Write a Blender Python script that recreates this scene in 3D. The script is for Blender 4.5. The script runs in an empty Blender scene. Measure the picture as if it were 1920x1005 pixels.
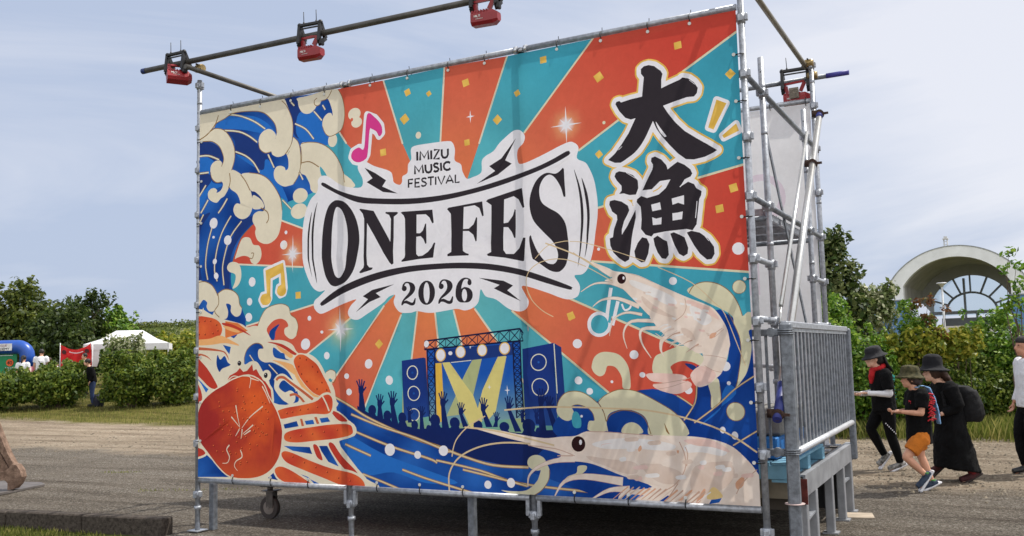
import bpy, bmesh, math, random
import numpy as np
from mathutils import Vector, Matrix, Quaternion, noise
from mathutils.geometry import delaunay_2d_cdt
R_=math.radians
sc=bpy.context.scene; col=sc.collection
# ------------------------------------------------------------------ camera
cam=bpy.data.cameras.new('camera'); camo=bpy.data.objects.new('camera',cam); col.objects.link(camo); sc.camera=camo
cam.sensor_width=36; cam.lens=32.59; cam.clip_start=.05; cam.clip_end=3000
cr=Vector((.88508671,.46467533,-.02642651)); cu=-Vector((-.06664388,.0703361,-.99529464)); cf=Vector((-.46063013,.88268322,.09322132))
M=Matrix(((cr.x,cu.x,-cf.x,6.9586),(cr.y,cu.y,-cf.y,-6.6611),(cr.z,cu.z,-cf.z,1.6232),(0,0,0,1)))
camo.matrix_world=M
# ------------------------------------------------------------------ world, sun, exposure
SUN_EL,SUN_AZ=R_(58),R_(45)
w=bpy.data.worlds.new('World'); sc.world=w; w.use_nodes=True; nt=w.node_tree; nt.nodes.clear()
def N(t,tp,**k):
    n=t.nodes.new(tp)
    for a,b in k.items():
        if a=='inp':
            for i,v in b.items(): n.inputs[i].default_value=v
        else: setattr(n,a,b)
    return n
sky=N(nt,'ShaderNodeTexSky',sky_type='NISHITA',sun_disc=False,sun_elevation=SUN_EL,sun_rotation=SUN_AZ,air_density=1.0,dust_density=2.0,ozone_density=1.5)
tc=N(nt,'ShaderNodeTexCoord'); mp=N(nt,'ShaderNodeMapping',inp={'Scale':(1.0,1.0,4.6),'Rotation':(0.0,0.06,0.6)})
no=N(nt,'ShaderNodeTexNoise',inp={'Scale':1.5,'Detail':9.0,'Roughness':.55,'Distortion':.6})
def dotr(vec,lo,hi):
    d=N(nt,'ShaderNodeVectorMath',operation='DOT_PRODUCT'); d.inputs[1].default_value=vec; nt.links.new(tc.outputs['Generated'],d.inputs[0])
    r=N(nt,'ShaderNodeMapRange',interpolation_type='SMOOTHSTEP',inp={'From Min':lo,'From Max':hi}); nt.links.new(d.outputs['Value'],r.inputs[0]); return r.outputs[0]
def wmix(a,b,f):
    m_=N(nt,'ShaderNodeMix',data_type='RGBA'); 
    for s_,v in (('A',a),('B',b),('Factor',f)):
        if isinstance(v,(tuple,float)): m_.inputs[s_].default_value=v
        else: nt.links.new(v,m_.inputs[s_])
    return m_.outputs['Result']
# thin high cloud: denser to the south east, unseen sky behind the viewer brightened to fill the banner's front
nf=N(nt,'ShaderNodeMapRange',inp={'From Min':.3,'From Max':.7,'To Min':-.6,'To Max':.8}); nt.links.new(no.outputs['Fac'],nf.inputs[0])
fr=N(nt,'ShaderNodeMath',operation='ADD',use_clamp=True); nt.links.new(dotr((.9,.0,1.0),-.18,.36),fr.inputs[0]); nt.links.new(nf.outputs[0],fr.inputs[1])
cl_=wmix((4.3,5.0,6.5,1),(7.1,7.25,7.9,1),fr.outputs[0])
cl_=wmix(cl_,(12.2,12.2,12.4,1),dotr((.46,-.87,.18),-.05,.75))
bg=N(nt,'ShaderNodeBackground',inp={'Strength':.12}); wo=N(nt,'ShaderNodeOutputWorld')
L=nt.links.new
L(tc.outputs['Generated'],mp.inputs['Vector']); L(mp.outputs[0],no.inputs['Vector']); L(wmix(sky.outputs[0],cl_,.9),bg.inputs[0]); L(bg.outputs[0],wo.inputs[0])
sl=bpy.data.lights.new('sun','SUN'); sl.energy=4.6; sl.angle=R_(.6); sl.color=(1,.95,.87)
so=bpy.data.objects.new('sun',sl); col.objects.link(so)
sd=Vector((math.sin(SUN_AZ)*math.cos(SUN_EL),math.cos(SUN_AZ)*math.cos(SUN_EL),math.sin(SUN_EL)))
so.rotation_euler=sd.to_track_quat('Z','Y').to_euler(); so.location=(0,0,30)
sc.view_settings.view_transform='Standard'; sc.view_settings.look='None'; sc.view_settings.exposure=0; sc.view_settings.gamma=1
sc.render.engine='CYCLES'; sc.cycles.max_bounces=6; sc.cycles.transparent_max_bounces=8
# ------------------------------------------------------------------ helpers
rng=random.Random(7)
def lin(c): 
    f=lambda v:(v/255/12.92 if v/255<=.04045 else ((v/255+.055)/1.055)**2.4)
    return tuple(f(v) for v in c[:3])+(1,)
def tag(o,label=None,cat=None,group=None,kind=None):
    if label: o['label']=label
    if cat: o['category']=cat
    if group: o['group']=group
    if kind: o['kind']=kind
    return o
def empty(name,loc=(0,0,0),rz=0,label=None,cat=None,group=None):
    o=bpy.data.objects.new(name,None); col.objects.link(o); o.location=loc; o.rotation_euler=(0,0,rz); o.empty_display_size=.2
    return tag(o,label,cat,group)
def copy_tree(o,parent=None):
    c=o.copy(); col.objects.link(c)
    if parent: c.parent=parent
    for ch in list(o.children): copy_tree(ch,c)
    return c
class MB:
    """collects primitives into one mesh"""
    def __init__(s): s.v=[]; s.f=[]; s.m=[]; s.sm=[]
    def add(s,vs,fs,mi=0,smooth=False):
        b=len(s.v); s.v+= [tuple(v) for v in vs]; s.f+=[tuple(i+b for i in f) for f in fs]; s.m+=[mi]*len(fs); s.sm+=[smooth]*len(fs); return s
    def box(s,c,size,rot=None,mi=0,bev=0):
        x,y,z=[d/2 for d in size]; c=Vector(c)
        if bev>0:
            b=min(bev,x*.9,y*.9,z*.9); vs=[]
            bm=bmesh.new(); bmesh.ops.create_cube(bm,size=1)
            for v in bm.verts: v.co=Vector((v.co.x*2*x,v.co.y*2*y,v.co.z*2*z))
            bmesh.ops.bevel(bm,geom=bm.edges[:],offset=b,segments=1,affect='EDGES',profile=.5)
            vs=[v.co.copy() for v in bm.verts]; bm.verts.index_update(); fs=[[v.index for v in f.verts] for f in bm.faces]; bm.free()
        else:
            vs=[Vector((sx*x,sy*y,sz*z)) for sx in(-1,1) for sy in(-1,1) for sz in(-1,1)]
            fs=[(0,1,3,2),(4,6,7,5),(0,4,5,1),(2,3,7,6),(0,2,6,4),(1,5,7,3)]
        if rot is not None: vs=[rot@v for v in vs]
        return s.add([v+c for v in vs],fs,mi)
    def bar(s,a,b,w,h,mi=0,up=(0,0,1)):
        a,b=Vector(a),Vector(b); d=(b-a); Ln=d.length; d.normalize(); u=Vector(up); 
        if abs(d.dot(u))>.98: u=Vector((0,1,0))
        x=d.cross(u).normalized(); y=x.cross(d)
        return s.box((a+b)/2,(w,Ln,h),Matrix((x,d,y)).transposed(),mi)
    def tube(s,pts,r,n=10,mi=0,caps=True,hole=0):
        pts=[Vector(p) for p in pts]; rs=r if isinstance(r,(list,tuple)) else [r]*len(pts); vs=[];fs=[]; k=len(pts); ref=None
        for i,p in enumerate(pts):
            d=(pts[min(i+1,k-1)]-pts[max(i-1,0)]).normalized()
            if ref is None: ref=Vector((0,0,1)) if abs(d.z)<.9 else Vector((1,0,0))
            x=d.cross(ref).normalized(); ref=x.cross(d).normalized(); 
            for j in range(n):
                a=2*math.pi*j/n; vs.append(p+(x*math.cos(a)+ref*math.sin(a))*rs[i])
        for i in range(k-1):
            for j in range(n): fs.append((i*n+j,i*n+(j+1)%n,(i+1)*n+(j+1)%n,(i+1)*n+j))
        s.add(vs,fs,mi,True)
        if caps: s.add(vs[:n],[tuple(range(n))[::-1]],mi); s.add(vs[-n:],[tuple(range(n))],mi)
        return s
    def loft(s,rings,mi=0,caps=True,smooth=True):
        n=len(rings[0]); vs=[v for r in rings for v in r]; fs=[]
        for i in range(len(rings)-1):
            for j in range(n): fs.append((i*n+j,i*n+(j+1)%n,(i+1)*n+(j+1)%n,(i+1)*n+j))
        if caps: fs+= [tuple(range(n))[::-1],tuple(range((len(rings)-1)*n,len(rings)*n))]
        return s.add(vs,fs,mi,smooth)
    def ball(s,c,r,n=10,mi=0,sx=1,sy=1,sz=1):
        c=Vector(c); vs=[];fs=[]; k=n//2+1
        for i in range(k+1):
            t=math.pi*i/k
            for j in range(n):
                a=2*math.pi*j/n; vs.append(c+Vector((r*sx*math.sin(t)*math.cos(a),r*sy*math.sin(t)*math.sin(a),r*sz*math.cos(t))))
        for i in range(k):
            for j in range(n):
                if i==0: fs.append((0,n+j,n+(j+1)%n))
                elif i==k-1: fs.append((i*n+j,k*n,i*n+(j+1)%n))
                else: fs.append((i*n+j,(i+1)*n+j,(i+1)*n+(j+1)%n,i*n+(j+1)%n))
        return s.add(vs,fs,mi,True)
    def prism(s,poly,y0,y1,mi=0,ax='y'):
        n=len(poly); P=(lambda a,b,t:(a,t,b)) if ax=='y' else ((lambda a,b,t:(t,a,b)) if ax=='x' else (lambda a,b,t:(a,b,t)))
        vs=[P(a,b,y0) for a,b in poly]+[P(a,b,y1) for a,b in poly]
        fs=[tuple(range(n)),tuple(range(2*n-1,n-1,-1))]+[(i,i+n,(i+1)%n+n,(i+1)%n) for i in range(n)]
        return s.add(vs,fs,mi)
    def build(s,name,mats,parent=None,fixn=True,loc=None):
        me=bpy.data.meshes.new(name); me.from_pydata(s.v,[],s.f); 
        for m in (mats if isinstance(mats,(list,tuple)) else [mats]): me.materials.append(m)
        me.polygons.foreach_set('material_index',s.m); me.polygons.foreach_set('use_smooth',s.sm)
        if fixn:
            bm=bmesh.new(); bm.from_mesh(me); bmesh.ops.remove_doubles(bm,verts=bm.verts[:],dist=1e-6); bmesh.ops.recalc_face_normals(bm,faces=bm.faces[:]); bm.to_mesh(me); bm.free()
        me.update(); o=bpy.data.objects.new(name,me); col.objects.link(o)
        if parent: o.parent=parent
        if loc is not None: o.location=loc
        return o
MATS={}
def mat(name,c,rough=.6,metal=0,var=.12,scale=6,bump=0,bscale=40,spec=.5,c2=None,sub=0,trans=0,coord='Object'):
    """procedural principled: two-tone noise colour, bump; c is sRGB 0-255 of the real surface colour"""
    if name in MATS: return MATS[name]
    m=bpy.data.materials.new(name); m.use_nodes=True; t=m.node_tree; t.nodes.clear(); l=t.links.new
    out=N(t,'ShaderNodeOutputMaterial'); p=N(t,'ShaderNodeBsdfPrincipled',inp={'Roughness':rough,'Metallic':metal,'Specular IOR Level':spec})
    tcx=N(t,'ShaderNodeTexCoord'); n=N(t,'ShaderNodeTexNoise',inp={'Scale':scale,'Detail':6.0,'Roughness':.6}); l(tcx.outputs[coord],n.inputs['Vector'])
    a=lin(c); b=lin(c2) if c2 else tuple(min(1,v*(1+var*2)) for v in a[:3])+(1,)
    a=a if c2 else tuple(v*(1-var*2) for v in a[:3])+(1,)
    r=N(t,'ShaderNodeValToRGB'); r.color_ramp.elements[0].position=.3; r.color_ramp.elements[1].position=.7; r.color_ramp.elements[0].color=a; r.color_ramp.elements[1].color=b
    l(n.outputs['Fac'],r.inputs[0]); l(r.outputs[0],p.inputs['Base Color'])
    if bump:
        n2=N(t,'ShaderNodeTexNoise',inp={'Scale':bscale,'Detail':4.0}); l(tcx.outputs[coord],n2.inputs['Vector']); bu=N(t,'ShaderNodeBump',inp={'Strength':bump,'Distance':.02}); l(n2.outputs['Fac'],bu.inputs['Height']); l(bu.outputs[0],p.inputs['Normal'])
    if trans:
        tr=N(t,'ShaderNodeBsdfTranslucent'); l(r.outputs[0],tr.inputs[0]); ms=N(t,'ShaderNodeMixShader',inp={0:trans}); l(p.outputs[0],ms.inputs[1]); l(tr.outputs[0],ms.inputs[2]); l(ms.outputs[0],out.inputs[0])
    else: l(p.outputs[0],out.inputs[0])
    MATS[name]=m; return m
galv=mat('galvanised steel',(160,164,171),.45,.5,.17,26,.12,60)
galvd=mat('weathered galvanised steel',(120,125,132),.52,.5,.2,22,.15,50)
bare=mat('brown grey pipe steel',(88,85,80),.5,.4,.15,9)
black=mat('black plastic',(22,22,24),.5,0,.1,20)
red=mat('red plastic housing',(140,24,32),.38,0,.06,10)
# ------------------------------------------------------------------ ground, hill, kerb
def sstep(a,b,x): t=max(0,min(1,(x-a)/(b-a))); return t*t*(3-2*t)
def gz(x,y):
    d=(x-6.96)*-.4626+(y+6.66)*.8866           # metres in front of the viewpoint
    z=.95*sstep(24,42,d)*sstep(-4,-12,x)
    if d<22 and d>0: z+=.018*noise.noise((x*.35,y*.35,3))*sstep(1.5,4,abs(y-2)+max(0,x-8)+max(0,-x-1))
    return z
def ground_mat():
    m=bpy.data.materials.new('ground surface'); m.use_nodes=True; t=m.node_tree; t.nodes.clear(); l=t.links.new
    out=N(t,'ShaderNodeOutputMaterial'); p=N(t,'ShaderNodeBsdfPrincipled',inp={'Roughness':.92,'Specular IOR Level':.15}); tcx=N(t,'ShaderNodeTexCoord'); O=tcx.outputs['Object']
    def nz(s,d=6,r=.6): n=N(t,'ShaderNodeTexNoise',inp={'Scale':s,'Detail':d,'Roughness':r}); l(O,n.inputs['Vector']); return n.outputs['Fac']
    def ramp(f,stops):
        r=N(t,'ShaderNodeValToRGB'); e=r.color_ramp.elements
        while len(e)<len(stops): e.new(.5)
        for i,(a,c) in enumerate(stops): e[i].position=a; e[i].color=lin(c)
        l(f,r.inputs[0]); return r.outputs[0]
    def mix(a,b,f,bt='MIX'):
        n=N(t,'ShaderNodeMix',data_type='RGBA',blend_type=bt); 
        if isinstance(f,float): n.inputs['Factor'].default_value=f
        else: l(f,n.inputs['Factor'])
        l(a,n.inputs['A']); l(b,n.inputs['B']); return n.outputs['Result']
    # old asphalt with pale aggregate
    asp=ramp(nz(1.1,8),[(.3,(110,103,93)),(.7,(140,131,119))])
    vo=N(t,'ShaderNodeTexVoronoi',inp={'Scale':62.0}); l(O,vo.inputs['Vector'])
    sp=N(t,'ShaderNodeSeparateColor'); l(vo.outputs['Color'],sp.inputs[0])
    agg=ramp(sp.outputs[0],[(0,(66,61,55)),(.5,(118,110,100)),(.8,(148,139,127)),(.96,(190,184,172))])
    asp=mix(asp,agg,.62)
    # dirt with crushed stone
    dirt=ramp(nz(.8,9,.7),[(.25,(144,128,108)),(.5,(178,161,139)),(.75,(204,188,165))])
    vo2=N(t,'ShaderNodeTexVoronoi',inp={'Scale':26.0,'Randomness':1.0}); l(O,vo2.inputs['Vector']); sp2=N(t,'ShaderNodeSeparateColor'); l(vo2.outputs['Color'],sp2.inputs[0])
    st=ramp(sp2.outputs[1],[(0,(98,88,77)),(.3,(146,133,116)),(.8,(172,159,141)),(1,(206,198,182))]); dirt=mix(dirt,st,.45)
    grass=ramp(nz(3.5,8,.75),[(.3,(74,78,32)),(.52,(116,111,54)),(.72,(150,138,86))])
    # zones
    xyz=N(t,'ShaderNodeSeparateXYZ'); l(O,xyz.inputs[0])
    def line(ax,ay,c,ns,na,w,tgt):
        a=N(t,'ShaderNodeMath',operation='MULTIPLY_ADD',inp={1:ax,2:c}); l(xyz.outputs[0],a.inputs[0])
        b=N(t,'ShaderNodeMath',operation='MULTIPLY_ADD',inp={1:ay}); l(xyz.outputs[1],b.inputs[0]); l(a.outputs[0],b.inputs[2])
        d=N(t,'ShaderNodeMath',operation='MULTIPLY_ADD',inp={1:na,2:-na/2}); l(nz(ns,8,.7),d.inputs[0])
        e=N(t,'ShaderNodeMath',operation='ADD'); l(b.outputs[0],e.inputs[0]); l(d.outputs[0],e.inputs[1])
        r=N(t,'ShaderNodeMapRange',inp={'From Min':-w,'From Max':w}); l(e.outputs[0],r.inputs[0]); return r.outputs[0]
    fd=line(.05,1,-5.2,1.2,2.6,.35,0); fg=line(0,1,-11.0,.9,3.0,.5,0)
    c=mix(asp,dirt,fd); c=mix(c,grass,fg)
    # lawn in front of the kerb
    f1=line(-.127,1,0,1,0.02,.02,0); inv=N(t,'ShaderNodeMath',operation='SUBTRACT',inp={0:1.0}); 
    f2=line(.127,-1,-.262,1.5,.06,.02,0); f3=line(-1,-.1,-.3,2,.3,.1,0); mu=N(t,'ShaderNodeMath',operation='MULTIPLY'); l(f2,mu.inputs[0]); l(f3,mu.inputs[1])
    lawn=ramp(nz(6,8,.75),[(.3,(60,72,28)),(.55,(96,104,46)),(.75,(128,124,72))]); c=mix(c,lawn,mu.outputs[0])
    big=ramp(nz(.18,5,.6),[(.3,(215,215,215)),(.7,(255,255,255))]); c=mix(c,big,1.0,'MULTIPLY')
    tm=N(t,'ShaderNodeMapping',inp={'Scale':(.12,1.6,1)}); l(O,tm.inputs[0]); tn=N(t,'ShaderNodeTexNoise',inp={'Scale':1.3,'Detail':5.0,'Roughness':.6}); l(tm.outputs[0],tn.inputs['Vector'])
    tr_=ramp(tn.outputs['Fac'],[(.36,(200,195,190)),(.5,(242,240,238)),(.62,(255,255,255))]); c=mix(c,tr_,1.0,'MULTIPLY')      # wheel worn bands along the road
    l(c,p.inputs['Base Color'])
    bu=N(t,'ShaderNodeBump',inp={'Strength':.9,'Distance':.012}); l(vo.outputs['Distance'],bu.inputs['Height'])
    bu2=N(t,'ShaderNodeBump',inp={'Strength':1.0,'Distance':.07}); l(nz(7,9,.8),bu2.inputs['Height']); l(bu.outputs[0],bu2.inputs['Normal'])
    l(bu2.outputs[0],p.inputs['Normal']); l(p.outputs[0],out.inputs[0]); return m
def axis(c,n,s,k): return [c+s*math.sinh(k*(i/n*2-1)) for i in range(n+1)]
gx=axis(1,150,2.2,6.3); gy=axis(6,150,2.2,6.3); vs=[(x,y,gz(x,y)) for y in gy for x in gx]; nn=len(gx)
m=MB(); m.add(vs,[(j*nn+i,j*nn+i+1,(j+1)*nn+i+1,(j+1)*nn+i) for j in range(len(gy)-1) for i in range(nn-1)],0,True)
tag(m.build('ground',ground_mat(),fixn=False),kind='structure')
# far grassy bank behind the tents
m=MB(); hv=[]; A=Vector((-117.607,35.562,5.397)); B=Vector((-30.529,81.278,2.797)); du=(B-A); du.z=0; Ld=du.length; du.normalize(); dv=Vector((-.4626,.8866,0))
nu,nv=90,16
for j in range(nv+1):
    for i in range(nu+1):
        u=i/nu; v=j/nv; h=5.2*sstep(0,.45,v)*(1-.5*sstep(.6,1,v)); h*=.55+.45*sstep(.2,.42,u)*(1-.35*sstep(.8,1,u)); p=A+du*(Ld*u)+dv*(v*45-14); hv.append((p.x,p.y,gz(p.x,p.y)-.3+h+.5*noise.noise((p.x*.08,p.y*.08,0))+.15*noise.noise((p.x*.4,p.y*.4,5))))
m.add(hv,[(j*(nu+1)+i,j*(nu+1)+i+1,(j+1)*(nu+1)+i+1,(j+1)*(nu+1)+i) for j in range(nv) for i in range(nu)],0,True)
tag(m.build('hill',mat('bank grass',(44,58,22),.95,0,.2,1.6,.8,4,.1,(84,94,42)),fixn=False),kind='structure')
# loose stones on the gravel strip: one countless scatter
def scatter_stones():
    v=[];f=[]; r=random.Random(3)
    for _ in range(7000):
        if r.random()<.62: x=r.uniform(4.6,9); y=r.uniform(4.6,11.5)+.0
        else: x=r.uniform(-13,0); y=r.uniform(5.0,10.5)
        if r.random()<.04: y=r.uniform(3.6,5)
        s=.006+.026*r.random()**4; a=r.random()*6.28; b=len(v); z=gz(x,y)
        for k in range(5): q=a+k*1.257; e=s*(.7+.6*r.random()); v.append((x+e*math.cos(q),y+e*math.sin(q),z-.002))
        for k in range(5): q=a+k*1.257+.3; e=s*.55*(.7+.6*r.random()); v.append((x+e*math.cos(q),y+e*math.sin(q),z+s*.6*(.7+.5*r.random())))
        f+=[(b+k,b+(k+1)%5,b+5+(k+1)%5,b+5+k) for k in range(5)]+[(b+5,b+6,b+7,b+8,b+9)]
    m=MB(); m.add(v,f); return m
st_m=mat('loose stone',(92,84,74),.9,0,.2,2.3,0,10,.2,(160,149,130))
tag(scatter_stones().build('gravel',st_m,fixn=False),'loose pale gravel strewn over the dirt track beside the asphalt','gravel',kind='stuff')
# kerb
kb=MB(); a=Vector((-.17,-.28,0)); b=Vector((-6.2,-1.05,0)); d=(b-a).normalized(); Ln=(b-a).length; k=0; pos=0
rot=Matrix.Rotation(math.atan2(d.y,d.x),3,'Z'); nrm=Vector((d.y,-d.x,0))
if nrm.y<0: nrm=-nrm
while pos<Ln-.3:
    seg=1.0; kb.box(a+d*(pos+seg/2)+nrm*.075+Vector((0,0,.075+.004*(k%2))),(seg-.008,.15,.18),rot,0,.012); pos+=seg; k+=1
tag(kb.build('kerb',mat('dark concrete kerb',(48,42,38),.9,0,.22,34,.7,120,.2,(92,84,76))),'low dark concrete kerb between the lawn corner and the asphalt','kerb')
def blades(name,areas,n,h,seed,label,mats):
    """countless grass blades; areas = list of (function -> x,y)"""
    r=random.Random(seed); v=[];f=[];mi=[]
    for i in range(n):
        x,y=areas[r.randrange(len(areas))](r); z=gz(x,y)-.005; a=r.random()*6.28; hh=h*(.4+.9*r.random()); w_=.0035+.0032*min(1,hh/.15); lx,ly=math.cos(a),math.sin(a); b=len(v); be=hh*.5*r.random()
        q=r.random()*6.28
        v+= [(x-lx*w_,y-ly*w_,z),(x+lx*w_,y+ly*w_,z),(x+lx*w_*.6+be*.4*math.cos(q),y+ly*w_*.6+be*.4*math.sin(q),z+hh*.6),(x+be*math.cos(q),y+be*math.sin(q),z+hh)]; f+=[(b,b+1,b+2),(b,b+2,b+3)]
    m=MB(); m.add(v,f); return tag(m.build(name,mats,fixn=False),label,'grass',kind='stuff')
def leafmat(name,c1,c2,c3,tr=.35):
    if name in MATS: return MATS[name]
    m=bpy.data.materials.new(name); m.use_nodes=True; t=m.node_tree; t.nodes.clear(); l=t.links.new
    out=N(t,'ShaderNodeOutputMaterial'); g=N(t,'ShaderNodeNewGeometry'); tcx=N(t,'ShaderNodeTexCoord'); n=N(t,'ShaderNodeTexNoise',inp={'Scale':1.7,'Detail':4.0}); l(tcx.outputs['Object'],n.inputs['Vector'])
    ad=N(t,'ShaderNodeMath',operation='MULTIPLY_ADD',inp={1:.55}); l(g.outputs['Random Per Island'],ad.inputs[0]); mm_=N(t,'ShaderNodeMath',operation='MULTIPLY',inp={1:.5}); l(n.outputs['Fac'],mm_.inputs[0]); l(mm_.outputs[0],ad.inputs[2])
    r=N(t,'ShaderNodeValToRGB'); e=r.color_ramp.elements; e[0].position=.2; e[0].color=lin(c1); e[1].position=.85; e[1].color=lin(c3); q=e.new(.5); q.color=lin(c2); l(ad.outputs[0],r.inputs[0])
    p=N(t,'ShaderNodeBsdfPrincipled',inp={'Roughness':.5,'Specular IOR Level':.35}); l(r.outputs[0],p.inputs['Base Color']); tl=N(t,'ShaderNodeBsdfTranslucent'); l(r.outputs[0],tl.inputs[0]); ms=N(t,'ShaderNodeMixShader',inp={0:tr}); l(p.outputs[0],ms.inputs[1]); l(tl.outputs[0],ms.inputs[2]); l(ms.outputs[0],out.inputs[0]); MATS[name]=m; return m
gm=leafmat('grass blade',(70,86,30),(112,122,50),(172,162,96),.4)
blades('grass',[lambda r:(r.uniform(-3.6,-.5),r.uniform(-1.6,-.42)),lambda r:(r.uniform(-3.6,-1.2),r.uniform(-1.0,-.5))],5000,.05,5,'short green lawn blades in front of the kerb corner',gm)
blades('grass',[lambda r:(r.uniform(3.0,9.5),10.7+r.random()**.7*2.2+(0.45*r.uniform(3,9)-2.7)*.3)]*2,14000,.3,6,'tall unmown grass growing at the foot of the right hedge',gm)
blades('grass',[lambda r:(r.uniform(-30,-8),11.0+r.random()*5.5)],12000,.11,8,'rough grass strip between the left shrubs and the dirt track',gm)
blades('weeds',[lambda r:(lambda t:(-3.05+1.3*t+r.gauss(0,.05),1.85+.55*t+r.gauss(0,.05)))(r.random()),lambda r:(lambda t:(-5.2+.5*t+r.gauss(0,.06),3.1+.2*t+r.gauss(0,.05)))(r.random())],260,.035,15,'small weeds sprouting from a crack in the asphalt',gm)
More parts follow.
